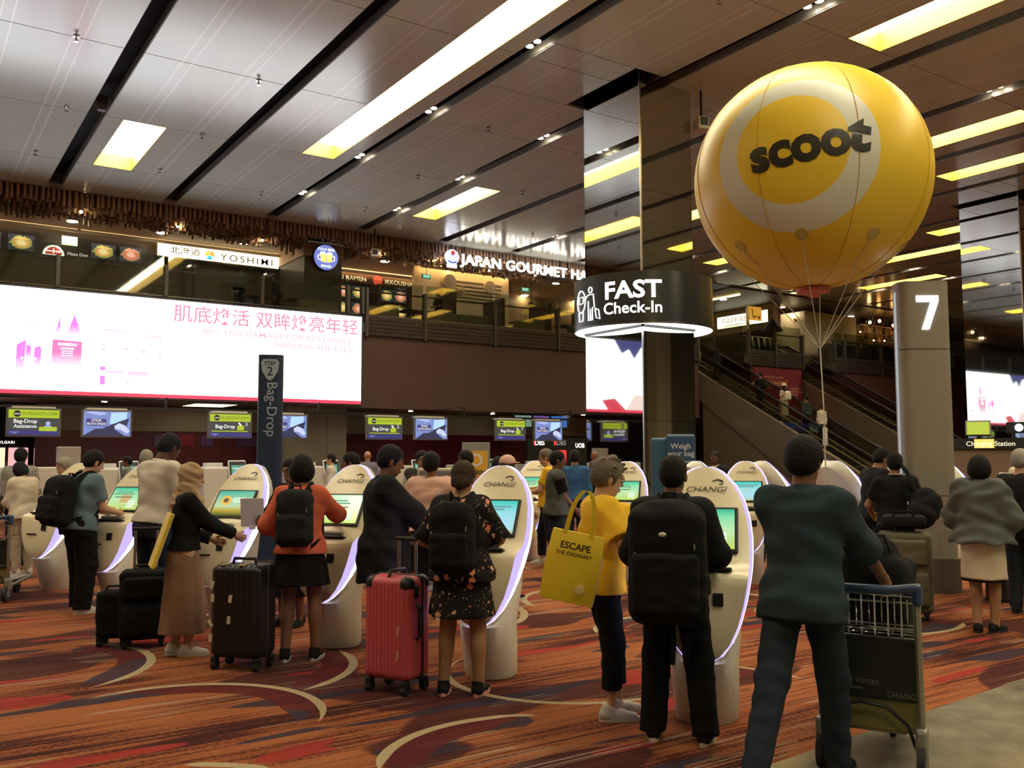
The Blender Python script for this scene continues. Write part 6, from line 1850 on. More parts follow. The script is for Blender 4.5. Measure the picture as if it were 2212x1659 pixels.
        Hn.ell(w + fd * 0.055, (0.040, 0.017, 0.052), 0.015, Rm)
        for q in range(4):
            off = acr * (0.030 - 0.020 * q)
            ln = (0.040, 0.045, 0.042, 0.034)[q]
            b0 = w + fd * (0.088 - 0.006 * abs(q - 1.4)) + off
            d1 = fd * cos(curl) + inn * sin(curl); d2 = fd * cos(curl * 2.1) + inn * sin(curl * 2.1)
            b1 = b0 + d1 * ln; b2 = b1 + d2 * ln * 0.9
            r = 0.0088 if res != 'far' else 0.013
            Hn.cone(b0, r * 1.05, b1, r, 0.004); Hn.cone(b1, r, b2, r * 0.85, 0.004)
        tb = w + fd * 0.030 + acr * 0.030
        td = fd * 0.70 + acr * 0.50 + inn * 0.5; td = td / np.linalg.norm(td)
        t1 = tb + td * 0.042
        Hn.cone(tb, 0.013, t1, 0.0105, 0.01); Hn.cone(t1, 0.0105, t1 + (fd * 0.85 + inn * 0.5) * 0.030, 0.009, 0.004)
        parts.append(Hn)
    me = fmesh('person', parts, skin_mat(skin), 1 if res != 'hero' else 1)
    o = ob('person', me, None, loc, -radians(face))
    o.scale = (s, s, s)
    tag(o, label, 'person', group)
    # ---- shoes
    if shoes:
        sc, solec = shoes[0], shoes[1]
        for sd in (1, -1):
            f = ank[sd]; tz = radians(rtoe if sd == 1 else -ltoe)
            lf_ = rlift if sd == 1 else llift
            d = np.array([sin(tz), cos(tz), 0]); n = np.array([cos(tz), -sin(tz), 0])
            if lf_ > 0.03:
                d = d * 0.55 + np.array([0, 0, -0.83])
            base = np.array([f[0], f[1], f[2] - 0.085])
            S = Field(base - 0.22, base + np.array([0.22, 0.28, 0.2]), max(hf * 1.4, 0.007))
            up = np.array([0, 0, 1.0]) if lf_ <= 0.03 else np.array([0, 0.83, 0.55])
            S.cone(base - d * 0.045 + up * 0.042, 0.038, base + d * 0.07 + up * 0.036, 0.036, 0.02)
            S.cone(base + d * 0.07 + up * 0.034, 0.037, base + d * 0.145 + up * 0.026, 0.029, 0.02)
            S.cone(base - d * 0.03 + up * 0.05, 0.042, base - d * 0.015 + up * (0.10 if len(shoes) < 3 else 0.07), 0.045, 0.02, flat1=True)
            if lf_ <= 0.03:
                S.cutp(base + np.array([0, 0, 0.018]), (0, 0, -1))
            sh_o = ob('shoe', fmesh('shoe', S, cloth('shoe_' + sc[0], sc[1], 0.7), 1), o)
            if lf_ <= 0.03:
                pts = []
                for q in range(20):
                    a = 2 * pi * q / 20
                    ww = 0.043 + 0.004 * cos(a)
                    p = base + d * (0.05 + 0.135 * cos(a)) + n * ww * sin(a)
                    pts.append((p[0], p[1]))
                MB().prism(pts, base[2], base[2] + 0.026, 'Z').build('sole', mat('sole_' + solec[0], solec[1], 0.6), sh_o, smooth=True)
    # ---- lower garment
    ph = random.uniform(0, 6)
    if bottom:
        k, cm = bottom['kind'], bottom['mat']
        g = bottom.get('grow', 0.016)
        if k == 'trousers':
            F = grid([P + np.array([0, 0, 0.12]), kne[1], kne[-1], ank[1], ank[-1], hipj[1], hipj[-1]], 0.23, hg)
            F.prof(prf_t, T, P, 0.03, grow=g * 0.8, z1=0.10)
            legs(F, g, bottom.get('to', 0.07), 0.03, True, False, flare=bottom.get('flare', 0.0))
            F.folds(0.004, 26, 17, ph)
            ob('trousers', fmesh('trousers', F, cm, 1), o)
        elif k == 'skirt':
            zt, zb = 0.12, bottom['to'] - P[2]
            w1 = bottom.get('w', 0.21); d1 = bottom.get('d', 0.17)
            pr = [(zb, w1, d1, 0.0), (zb * 0.5, (w1 + 0.19) / 2, (d1 + 0.15) / 2, 0), (-0.05, 0.182 * B, 0.140 * B, -0.015), (0.03, 0.150 * B, 0.110 * B, -0.01), (0.06, 0.12 * B, 0.085 * B, 0)]
            F = Field(P + np.array([-0.34, -0.34, zb - 0.02]), P + np.array([0.34, 0.34, 0.2]), hg)
            F.prof(pr, np.eye(3), P, 0.0, wob=(bottom.get('pleat', 7), bottom.get('amp', 0.05)))
            F.folds(0.003, 20, 9, ph)
            ob('skirt', fmesh('skirt', F, cm, 1), o)
            if 'trim' in bottom:
                zz = zb + P[2]
                F = Field(P + np.array([-0.34, -0.34, zb - 0.05]), P + np.array([0.34, 0.34, zb + 0.03]), hg)
                F.prof([(zb - 0.025, w1 * 0.97, d1 * 0.97, 0), (zb + 0.005, w1 * 0.97, d1 * 0.97, 0)], np.eye(3), P, 0.0)
                ob('skirt_trim', fmesh('skirt_trim', F, bottom['trim'], 0), o)
    # ---- upper garment(s)
    def wear(name, q):
        cm = q['mat']; g = q.get('grow', 0.018); hem = q.get('hem', -0.06)
        F = grid([sh[1], sh[-1], elb[1], elb[-1], wri[1], wri[-1], tp(0, 0, hem), tp(0, 0, 0.52), P], 0.27, hg)
        bot = q.get('bell', 0.0)
        pr = [(a, b, c, d) for a, b, c, d in prf_t if a < q.get('neck', 0.47)]
        bot = max(bot, 0.022 if hem < -0.02 else 0.004)
        pr = [(hem - 0.001, prf_t[1][1] + bot, prf_t[1][2] + bot, -0.012)] + [p for p in pr if p[0] > hem + 0.02 and p[0] > -0.06]
        if bot:
            pr = [(a, max(b, 0) + bot * max(0, min(1, (0.32 - a) / 0.38)), c + bot * max(0, min(1, (0.32 - a) / 0.38)), d) if i else (a, b, c, d) for i, (a, b, c, d) in enumerate(pr)]
        pr.append((q.get('neck', 0.485), 0.085, 0.07, -0.015))
        F.prof(pr, T, P, 0.03, grow=g, wob=(5, q.get('wave', 0.02)))
        if fem and q.get('bust', True):
            for sd in (1, -1):
                F.ell(tp(sd * 0.075, 0.085 * B, 0.29), (0.07, 0.06, 0.07), 0.05, T)
        arms(F, g * q.get('sg', 1.0), q.get('sleeve', 0.75), 0.06, True, flare=q.get('sflare', 0.006))
        if q.get('collar'):
            F.cone(neck - T @ np.array([0, 0, 0.035]), 0.072, neck + T @ np.array([0, 0, q['collar']]), 0.066, 0.012, flat1=True)
        if q.get('open'):
            F.cutf(lambda X, Y, Z: 0.03 - np.abs(X) - 0.9 * np.maximum(0, (P[2] + 0.1 - Z) * 0.1) + 0 * Y - np.where(Y < 0.02, 1.0, 0.0))
        F.folds(q.get('fold', 0.005), 21, 13, ph + 1)
        return ob(name, fmesh(name, F, cm, 1), o)
    tops = top if isinstance(top, list) else ([top] if top else [])
    for q in tops:
        wear(q.get('name', 'shirt'), q)
    # ---- hair and head wear
    st, hcname = hair
    hm = hair_mat(hcname) if isinstance(hcname, str) else hcname
    rough = 0.0013
    def hairfield(pad=0.17, low=0.17):
        return Field(hc - np.array([pad, pad, low]), hc + np.array([pad, pad, pad]), hh)
    def facecut(F, y0, z0, y1, z1):
        d = np.array([0, y1 - y0, z1 - z0]); n = np.array([0, -d[2], d[1]])
        n = n / np.linalg.norm(n)
        if n[1] < 0:
            n = -n
        F.cutp(hp_(0, y0, z0), HM @ n)
    def hairline(F):
        def face(X, Y, Z):
            x = X - hc[0]; y = Y - hc[1]; zz = Z - hc[2]
            u = HM[0, 0] * x + HM[1, 0] * y + HM[2, 0] * zz; v = HM[0, 1] * x + HM[1, 1] * y + HM[2, 1] * zz; w = HM[0, 2] * x + HM[1, 2] * y + HM[2, 2] * zz
            a = (1 - np.sqrt(((v - 0.135) / 0.100) ** 2 + ((w + 0.040) / 0.120) ** 2)) * 0.10          # face opening
            b = ((-0.035 - w) + 0.48 * (v - 0.02)) * 0.9                                                # below the ears and the nape
            c = (1 - np.sqrt(((v + 0.006) / 0.022) ** 2 + ((w + 0.014) / 0.034) ** 2)) * 0.02            # round the ears
            c = np.where(np.abs(u) > 0.05, c, -1.0)
            return np.maximum(np.maximum(a, b), c)
        F.cutf(face)
    if st in ('short', 'crop', 'spiky', 'balding', 'curly'):
        F = hairfield()
        e = {'short': 0.010, 'crop': 0.003, 'spiky': 0.016, 'balding': 0.002, 'curly': 0.016}[st]
        F.ell(hp_(0, -0.016, 0.036), (0.080 + e, 0.098 + e, 0.092 + e), 0.01, e3)
        F.ell(hp_(0, -0.045, -0.005), (0.074 + e * 0.6, 0.066 + e, 0.075), 0.02, e3)
        if st == 'spiky':
            for _ in range(34):
                a = random.uniform(0, 2 * pi); q = random.uniform(0.05, 1.25)
                dd = np.array([sin(q) * cos(a), sin(q) * sin(a), cos(q)])
                b0 = hp_(*(dd * np.array([0.08, 0.095, 0.09]) + np.array([0, -0.016, 0.036])))
                tip = b0 + HM @ (dd * 0.024 + np.array([0.008, 0.018, 0.004]))
                F.cone(b0, 0.017, tip, 0.007, 0.016)
        hairline(F)
        if st != 'crop':
            for sd in (1, -1):
                pass
        F.folds(rough, 95, 70, ph)
        ob('hair', fmesh('hair', F, hm, 1), o)
    elif st in ('bob', 'long', 'bun', 'tied'):
        F = hairfield(0.2, 0.42 if st == 'long' else 0.2)
        F.ell(hp_(0, -0.016, 0.034), (0.092, 0.108, 0.101), 0.01, e3)
        if st == 'bob':
            F.ell(hp_(0, -0.03, -0.02), (0.108, 0.098, 0.105), 0.03, e3)
        if st == 'long':
            F.cone(hp_(0, -0.05, 0.0), 0.085, hp_(0, -0.075, -0.30), 0.07, 0.03)
            F.ell(hp_(0, -0.03, -0.05), (0.10, 0.085, 0.12), 0.03, e3)
        if st == 'bun':
            F.ell(hp_(0, -0.055, -0.03), (0.078, 0.075, 0.06), 0.02, e3)
            F.ell(hp_(0, -0.125, 0.015), (0.045, 0.04, 0.045), 0.01, e3)
        if st == 'tied':
            F.ell(hp_(0, -0.05, -0.035), (0.080, 0.075, 0.07), 0.02, e3)
            F.ell(hp_(0.01, -0.100, -0.05), (0.035, 0.03, 0.05), 0.02, e3)
        def opening(X, Y, Z):
            x = X - hc[0]; y = Y - hc[1]; zz = Z - hc[2]
            u = HM[0, 0] * x + HM[1, 0] * y + HM[2, 0] * zz; v = HM[0, 1] * x + HM[1, 1] * y + HM[2, 1] * zz; w = HM[0, 2] * x + HM[1, 2] * y + HM[2, 2] * zz
            k0 = np.sqrt((u / 0.066) ** 2 + ((v - 0.115) / 0.075) ** 2 + ((w + 0.055) / 0.125) ** 2)
            return (1 - k0) * 0.07
        if st in ('bob', 'long'):
            F.cutf(opening)
            if st == 'bob':
                F.cutp(hp_(0, 0, -0.115), (0, 0, -1))
        else:
            facecut(F, 0.086, 0.075, -0.08, -0.085)
            if st == 'bun':
                pass
        F.folds(rough, 80, 30, ph)
        ob('hair', fmesh('hair', F, hm, 1), o)
    elif st == 'hijab':
        F = hairfield(0.26, 0.34)
        F.ell(hp_(0, -0.02, 0.03), (0.094, 0.112, 0.108), 0.02, e3)
        F.ell(hp_(0, 0.0, -0.08), (0.088, 0.085, 0.10), 0.04, e3)
        F.cone(hp_(0, -0.02, -0.12), 0.09, tp(0, 0.0, 0.43), 0.125, 0.05)
        F.cone(tp(0.05, 0.06, 0.42), 0.07, tp(0.03, 0.085, 0.30), 0.055, 0.05)
        F.cone(tp(-0.05, -0.07, 0.42), 0.08, tp(-0.03, -0.085, 0.30), 0.06, 0.05)
        def opening(X, Y, Z):
            x = X - hc[0]; y = Y - hc[1]; zz = Z - hc[2]
            u = HM[0, 0] * x + HM[1, 0] * y + HM[2, 0] * zz; v = HM[0, 1] * x + HM[1, 1] * y + HM[2, 1] * zz; w = HM[0, 2] * x + HM[1, 2] * y + HM[2, 2] * zz
            k0 = np.sqrt((u / 0.056) ** 2 + ((v - 0.12) / 0.085) ** 2 + ((w + 0.015) / 0.098) ** 2)
            return (1 - k0) * 0.07
        F.cutf(opening)
        F.folds(0.005, 34, 30, 1.0)
        ob('headscarf', fmesh('headscarf', F, hm, 1), o)
    elif st == 'cap':
        F = hairfield(0.2, 0.36)
        F.ell(hp_(0, -0.02, 0.0), (0.090, 0.10, 0.085), 0.02, e3); F.cone(hp_(0, -0.06, 0.0), 0.075, hp_(0, -0.085, -0.22), 0.065, 0.03)
        facecut(F, 0.07, 0.06, 0.0, -0.2)
        F.folds(rough, 80, 30, ph)
        ob('hair', fmesh('hair', F, hair_mat('brown'), 1), o)
        F = hairfield()
        F.ell(hp_(0, -0.012, 0.045), (0.095, 0.112, 0.098), 0.01, e3)
        F.cutp(hp_(0, 0, 0.035), HM @ np.array([0, 0.12, -1]))
        F.ell(hp_(0, 0.12, 0.045), (0.075, 0.075, 0.008), 0.012, e3)
        ob('cap', fmesh('cap', F, hm, 1), o)
    if st == 'balding':
        pass
    # ---- face details
    if res != 'far':
        ew = mat('eye_white', (0.55, 0.52, 0.48), 0.3); ei = mat('eye_iris', (0.015, 0.010, 0.008), 0.2)
        for sd in (1, -1):
            c = hp_(sd * 0.031, 0.070, 0.012)
            e_ = MB().sphere((0, 0, 0), 0.0125, 10, 8).build('eye', ew, o, tuple(c), smooth=True)
            p2 = HM @ np.array([0, 0.008, 0])
            MB().sphere(tuple(p2), 0.0068, 8, 6).build('iris', ei, e_, smooth=True)
            br = [hp_(sd * (0.014 + 0.036 * q), 0.0905 - 0.014 * q * q, 0.036 + 0.006 * sin(q * 2.4)) for q in np.linspace(0, 1, 5)]
            MB().tube([Vector(b) for b in br], 0.0045, 5).build('eyebrow', hair_mat('brown' if hcname == 'grey' or not isinstance(hcname, str) else hcname), o)
        lp = [hp_(x, 0.0975 - 9 * x * x, -0.0635) for x in np.linspace(-0.022, 0.022, 7)]
        MB().loft([(Vector(p), 0.0045 if 0 < i < 6 else 0.002) for i, p in enumerate(lp)], 6).build('lips', mat('lips_' + skin, tuple(c * k for c, k in zip(SKIN[skin], (0.95, 0.62, 0.62))), 0.45), o, smooth=True)
    if glasses:
        gm = black_pl
        q = MB()
        for sd in (1, -1):
            cpt = hp_(sd * 0.032, 0.094, 0.012)
            q.tube([Vector(cpt + HM @ np.array([0.024 * cos(a), 0.0, 0.018 * sin(a)])) for a in np.linspace(0, 2 * pi, 15)], 0.0028, 5)
            q.tube([Vector(hp_(sd * 0.056, 0.094, 0.016)), Vector(hp_(sd * 0.077, 0.06, 0.018)), Vector(hp_(sd * 0.080, -0.01, 0.016))], 0.0025, 5)
        q.tube([Vector(hp_(-0.009, 0.098, 0.014)), Vector(hp_(0.009, 0.098, 0.014))], 0.0025, 5)
        q.build('glasses', gm, o)
    R = dict(o=o, s=s, wri=wri, sh=sh, elb=elb, tp=tp, T=T, P=P, hc=hc, HM=HM, neck=neck, face=face, loc=loc, lim=lim, prf=prf_t)
    return R

def wpt(R, p):
    """a point of a person's own frame in the hall's frame"""
    a = -radians(R['face']); p = np.array(p) * R['s']
    return (R['loc'][0] + p[0] * cos(a) - p[1] * sin(a), R['loc'][1] + p[0] * sin(a) + p[1] * cos(a), R['loc'][2] + p[2])

def backpack(R, label, w=0.32, h=0.46, d=0.20, m=None, zc=0.24, off=0.0, detail=True, h_=0.011, cat='backpack', two=True, sag=0.0):
    """worn backpack: body, front pocket, straps, top handle, zip pulls"""
    m = m or cloth('pack_black', (0.012, 0.012, 0.013))
    T, P = R['T'], R['P']
    t = thing('backpack', label, cat, R['loc'], -radians(R['face']))
    t.scale = (R['s'],) * 3
    depth = max(c for a, b, c, dd in R['prf'] if 0 < a < 0.45) + 0.035
    tp = R['tp']
    c = tp(off, -depth - d / 2, zc - sag)
    F = Field(c - 0.42, c + 0.42, h_)
    F.rbox(c, (w, d, h), min(d * 0.42, 0.08), 0.02, T)
    F.ell(tp(off, -depth - d * 0.45, zc - sag + h * 0.42), (w * 0.46, d * 0.46, h * 0.16), 0.04, T)
    F.folds(0.004, 24, 16, 2.0)
    ob('body', fmesh('body', F, m, 1), t)
    c2 = tp(off, -depth - d * 0.98, zc - sag - h * 0.14)
    F = Field(c2 - 0.3, c2 + 0.3, h_)
    F.rbox(c2, (w * 0.86, d * 0.42, h * 0.52), 0.04, 0.02, T)
    F.folds(0.004, 30, 20, 1.0)
    ob('front_pocket', fmesh('front_pocket', F, m, 1), t)
    st = cloth('strap_black', (0.010, 0.010, 0.011))
    for sd in ((1, -1) if two else (1,)):
        x = sd * 0.095
        lift = 0.0
        pts = [tp(x * 0.7, -depth - 0.01, zc - sag + h * 0.40), tp(x * 0.85, -depth + 0.03, 0.46), tp(x, -0.03, 0.535), tp(x * 1.15, 0.06, 0.49), tp(x * 1.35, depth - 0.005, 0.34), tp(x * 1.7, depth * 0.6, 0.14), tp(sd * (0.165 * R['lim'] + 0.02), 0.0, 0.08), tp(sd * (w * 0.42), -depth - 0.01, 0.02)]
        # smooth the path
        pts = np.array(pts); tt = np.linspace(0, len(pts) - 1, 24)
        sm = np.stack([np.interp(tt, range(len(pts)), pts[:, k]) for k in range(3)], 1)
        for _ in range(2):
            sm[1:-1] = (sm[:-2] + sm[1:-1] * 2 + sm[2:]) / 4
        # ribbon with thickness
        mb = MB(); L_, R_ = [], []
        ring = []
        for i, p in enumerate(sm):
            a = sm[max(0, i - 1)]; b = sm[min(len(sm) - 1, i + 1)]
            tg = (b - a) / (np.linalg.norm(b - a) + 1e-9)
            wd = np.cross(tg, np.array(p - tp(0, 0, 0.3)) * np.array([1, 1, 0.3])); wd = wd / (np.linalg.norm(wd) + 1e-9)
            nn = np.cross(wd, tg)
            hw = 0.030 if i < 16 else 0.014
            ring.append([tuple(p + wd * hw + nn * 0.006), tuple(p - wd * hw + nn * 0.006), tuple(p - wd * hw - nn * 0.006), tuple(p + wd * hw - nn * 0.006)])
        mb.rings(ring)
        mb.build('strap', st, t, smooth=True)
    MB().tube([tuple(tp(off - 0.035, -depth - 0.02, zc - sag + h * 0.5)), tuple(tp(off - 0.03, -depth - 0.03, zc - sag + h * 0.62)), tuple(tp(off + 0.03, -depth - 0.03, zc - sag + h * 0.62)), tuple(tp(off + 0.035, -depth - 0.02, zc - sag + h * 0.5))], 0.009, 6).build('top_handle', st, t, smooth=True)
    if detail:
        z_ = mat('zip_silver', (0.45, 0.43, 0.38), 0.35, metal=0.6)
        for q in ((w * 0.38, h * 0.18), (-w * 0.38, h * 0.10)):
            p = tp(off + q[0], -depth - d * 1.0 - 0.005, zc - sag + q[1])
            MB().rbox(tuple(p), (0.008, 0.006, 0.032), 0.002).build('zip_pull', z_, t)
        arc = [tuple(tp(off + w * 0.47 * cos(a), -depth - d * 0.72, zc - sag + h * 0.18 + h * 0.27 * sin(a))) for a in np.linspace(-0.3, pi + 0.3, 20)]
        MB().tube(arc, 0.004, 5).build('zip', mat('zip_dark', (0.05, 0.05, 0.05), 0.4), t)
    return t
# ================================================================== the travellers
blk = cloth('black', (0.010, 0.010, 0.011)); blk2 = cloth('soft_black', (0.016, 0.016, 0.018)); navy_c = cloth('navy', (0.018, 0.022, 0.035)); jean = cloth('dark_jeans', (0.022, 0.028, 0.040))
yel = cloth('yellow_cotton', (0.78, 0.46, 0.035), noise=0.06)
def shoe(n, c, sole=('white', (0.55, 0.52, 0.45)), low=False):
    return ((n, c), sole, 1) if low else ((n, c), sole)
WS_ = shoe('white', (0.60, 0.57, 0.50)); BS_ = shoe('black', (0.014, 0.014, 0.015)); KS_ = shoe('black', (0.014, 0.014, 0.015), ('black', (0.02, 0.02, 0.02)))
def tee(m, **k):
    return dict(kind='tee', mat=m, sleeve=0.72, hem=-0.08, grow=0.022, sflare=0.012, **k)
def shirt(m, **k):
    d = dict(kind='shirt', mat=m, sleeve=1.95, hem=-0.04, grow=0.020, collar=0.03); d.update(k); return d
def pants(m, **k):
    d = dict(kind='trousers', mat=m, grow=0.020, to=0.06); d.update(k); return d
def M_floral():
    m, nt, b = _nt('floral_print')
    L = nt.links.new
    tc = N(nt, 'ShaderNodeTexCoord')
    col = None
    base = (0.014, 0.012, 0.014)
    prev = None
    for sc, c1, c2, th, off in ((11, (0.62, 0.16, 0.08), (0.70, 0.45, 0.28), 0.33, 0), (20, (0.55, 0.42, 0.28), (0.45, 0.12, 0.10), 0.24, 3.3), (40, (0.12, 0.13, 0.06), (0.50, 0.38, 0.26), 0.27, 7.7)):
        mp = N(nt, 'ShaderNodeMapping'); mp.inputs['Location'].default_value = (off, off, off); L(tc.outputs['Object'], mp.inputs[0])
        v = N(nt, 'ShaderNodeTexVoronoi'); v.inputs['Scale'].default_value = sc; L(mp.outputs[0], v.inputs['Vector'])
        nz = N(nt, 'ShaderNodeTexNoise'); nz.inputs['Scale'].default_value = sc * 4; L(mp.outputs[0], nz.inputs[0])
        ad = N(nt, 'ShaderNodeMath', operation='MULTIPLY_ADD'); ad.inputs[1].default_value = 0.35; L(nz.outputs['Fac'], ad.inputs[0]); L(v.outputs['Distance'], ad.inputs[2])
        lt = N(nt, 'ShaderNodeMath', operation='LESS_THAN'); lt.inputs[1].default_value = th + 0.12; L(ad.outputs[0], lt.inputs[0])
        sp = N(nt, 'ShaderNodeSeparateColor'); L(v.outputs['Color'], sp.inputs[0])
        gt = N(nt, 'ShaderNodeMath', operation='GREATER_THAN'); gt.inputs[1].default_value = 0.35; L(sp.outputs[1], gt.inputs[0])
        ml = N(nt, 'ShaderNodeMath', operation='MULTIPLY'); L(lt.outputs[0], ml.inputs[0]); L(gt.outputs[0], ml.inputs[1])
        cm = N(nt, 'ShaderNodeMix', data_type='RGBA'); L(sp.outputs[0], cm.inputs[0]); cm.inputs[6].default_value = (*c1, 1); cm.inputs[7].default_value = (*c2, 1)
        mx = N(nt, 'ShaderNodeMix', data_type='RGBA'); L(ml.outputs[0], mx.inputs[0]); L(cm.outputs[2], mx.inputs[7])
        if prev is None:
            mx.inputs[6].default_value = (*base, 1)
        else:
            L(prev, mx.inputs[6])
        prev = mx.outputs[2]
    L(prev, b.inputs['Base Color']); b.inputs['Roughness'].default_value = 0.85; b.inputs['Specular IOR Level'].default_value = 0.15
    return m
def M_check(name, c1, c2, sc):
    m, nt, b = _nt(name)
    L = nt.links.new
    tc = N(nt, 'ShaderNodeTexCoord'); sp = N(nt, 'ShaderNodeSeparateXYZ'); L(tc.outputs['Object'], sp.inputs[0])
    prev = None
    for ax in (0, 2):
        ml = N(nt, 'ShaderNodeMath', operation='MULTIPLY'); ml.inputs[1].default_value = sc; L(sp.outputs[ax], ml.inputs[0])
        fr = N(nt, 'ShaderNodeMath', operation='FRACT'); L(ml.outputs[0], fr.inputs[0])
        lt = N(nt, 'ShaderNodeMath', operation='LESS_THAN'); lt.inputs[1].default_value = 0.28; L(fr.outputs[0], lt.inputs[0])
        if prev is None:
            prev = lt
        else:
            mx_ = N(nt, 'ShaderNodeMath', operation='ADD'); L(prev.outputs[0], mx_.inputs[0]); L(lt.outputs[0], mx_.inputs[1])
            dv = N(nt, 'ShaderNodeMath', operation='MULTIPLY'); dv.inputs[1].default_value = 0.5; L(mx_.outputs[0], dv.inputs[0]); prev = dv
    mx = N(nt, 'ShaderNodeMix', data_type='RGBA'); L(prev.outputs[0], mx.inputs[0]); mx.inputs[6].default_value = (*c1, 1); mx.inputs[7].default_value = (*c2, 1)
    L(mx.outputs[2], b.inputs['Base Color']); b.inputs['Roughness'].default_value = 0.9
    return m
floral = M_floral()

def tote(R, p, rz, label, w=0.36, h=0.40, d=0.10, strap=0.26, tilt=0.0, sc=1.0):
    """printed tote bag hung at world point p (top centre of its mouth)"""
    t = thing('tote_bag', label, 'tote bag', p, rz)
    t.rotation_euler = (0, tilt, rz)
    ty = mat('tote_yellow', (0.72, 0.50, 0.02), 0.6, noise=0.06, nscale=9)
    n = 10
    rg = []
    for k in range(7):
        q = k / 6
        ww = w * (0.96 + 0.06 * sin(q * 3)) / 2; dd = (d * (0.25 + 0.75 * sin(min(1, q * 1.4) * pi / 2))) / 2
        z = -h * q
        rg.append([(-ww, -dd, z), (0, -dd * 1.15 - 0.004 * sin(q * 9), z), (ww, -dd, z), (ww * 1.03, 0, z - 0.004), (ww, dd, z), (0, dd * 1.15, z), (-ww, dd, z), (-ww * 1.03, 0, z - 0.004)])
    MB().rings(rg).build('body', ty, t, smooth=True)
    for y in (-0.02, 0.02):
        path = [(-w * 0.25, y, -0.02), (-w * 0.22, y * 0.8, strap * 0.55), (-w * 0.08, y * 0.5, strap), (w * 0.08, y * 0.5, strap), (w * 0.22, y * 0.8, strap * 0.55), (w * 0.25, y, -0.02)]
        pp = np.array(path); tt = np.linspace(0, 5, 20); sm = np.stack([np.interp(tt, range(6), pp[:, k]) for k in range(3)], 1)
        for _ in range(2):
            sm[1:-1] = (sm[:-2] + 2 * sm[1:-1] + sm[2:]) / 4
        rgs = [[(x - 0.012, yy - 0.003, z), (x + 0.012, yy - 0.003, z), (x + 0.012, yy + 0.003, z), (x - 0.012, yy + 0.003, z)] for x, yy, z in sm]
        MB().rings(rgs).build('handle', ty, t, smooth=True)
    ink = mat('tote_ink', (0.02, 0.018, 0.012), 0.6)
    text('ESCAPE', t, ink, (0, -d * 0.34 - 0.022, -h * 0.20), w * 0.17, bold=0.025, name='lettering')
    text('THE ORDINARY', t, ink, (0, -d * 0.44 - 0.022, -h * 0.31), w * 0.095, bold=0.02, name='lettering')
    MB().cyl((w * 0.22, -d / 2 * 1.15 - 0.012, -h * 0.78), (w * 0.22, -d / 2 * 1.1, -h * 0.78), w * 0.085, n=16).build('badge', mat('tote_badge', (0.80, 0.66, 0.30), 0.6), t)
    return t

# --- front row ---------------------------------------------------------------
R = person('blue-shirted man bent over a kiosk with black backpack', (1.67, 10.62), 68, 1.73, 1.12, lean=9, head=(8, 22), rh=(0.10, 0.36, 1.02), lh=(-0.10, 0.34, 1.02), rf=(0.12, 0.0), lf=(-0.12, 0.10), skin='light', hair=('short', 'black'),
           top=tee(cloth('blue_grey', (0.12, 0.175, 0.215))), bottom=pants(blk, grow=0.045, to=0.045), shoes=WS_, res='hero')
backpack(R, 'large black backpack on the blue-shirted man', 0.36, 0.50, 0.22, sag=0.06)
R = person('tall man in white shirt looking down behind the headscarf wearer', (2.04, 9.0), 66, 1.90, 0.97, lean=8, head=(0, 30), rh=(0.14, 0.33, 1.05), lh=(-0.14, 0.33, 1.05), skin='dark', hair=('crop', 'ink'),
           top=shirt(cloth('white_shirt', (0.58, 0.53, 0.46), noise=0.05), hem=-0.02), bottom=pants(navy_c), shoes=KS_, res='hero')
R = person('woman in beige headscarf and long brown skirt touching a kiosk', (2.04, 7.87), 98, 1.59, 0.98, 'f', lean=2, head=(0, 10), rh=(0.06, 0.42, 1.05), lh=(-0.14, 0.25, 1.0), rf=(0.06, 0.06), lf=(-0.06, -0.04), skin='light', hair=('hijab', cloth('scarf_beige', (0.42, 0.29, 0.185))),
           top=shirt(blk, grow=0.018, hem=0.0, collar=0), bottom=dict(kind='skirt', mat=cloth('skirt_brown', (0.235, 0.135, 0.085)), to=0.20, w=0.20, d=0.20, pleat=8, amp=0.05), shoes=WS_, res='hero')
# beige scarf end and yellow folder at her back
t = thing('yellow_folder', 'thin yellow folder held behind the headscarf wearer', 'folder', (1.86, 7.92, 0.72), -radians(98))
MB().rbox((0, 0, 0.22), (0.30, 0.03, 0.46), 0.01, m=Matrix.Rotation(radians(-18), 3, 'X')).build('cover', mat('folder_yellow', (0.74, 0.52, 0.03), 0.5), t)
MB().rbox((0, 0.012, 0.225), (0.285, 0.02, 0.445), 0.004, m=Matrix.Rotation(radians(-18), 3, 'X')).build('sheets', white_pl, t)
F_ = person('attendant in black with pinned-up hair holding a white sheet', (3.26, 8.65), 232, 1.63, 0.98, 'f', head=(10, 14), rh=(0.20, 0.30, 1.08), lh=(-0.10, 0.28, 1.05), skin='brown', hair=('bun', 'black'),
           top=shirt(blk, hem=-0.1, collar=0), bottom=dict(kind='skirt', mat=blk, to=0.30, w=0.22, d=0.19, amp=0.02), shoes=KS_, res='mid')
pw = wpt(F_, (0.22, 0.40, 1.16))
tag(MB().box((0, 0, 0), (0.21, 0.004, 0.30), m=Matrix.Rotation(radians(-25), 3, 'X')).bx(-0.03, 0.03, -0.03, -0.01, -0.16, -0.12).build('paper_sheet', mat('paper', (0.75, 0.73, 0.70), 0.7), None, pw, -radians(232) + 0.5), 'white printed sheet in the hand of the attendant in black', 'paper')
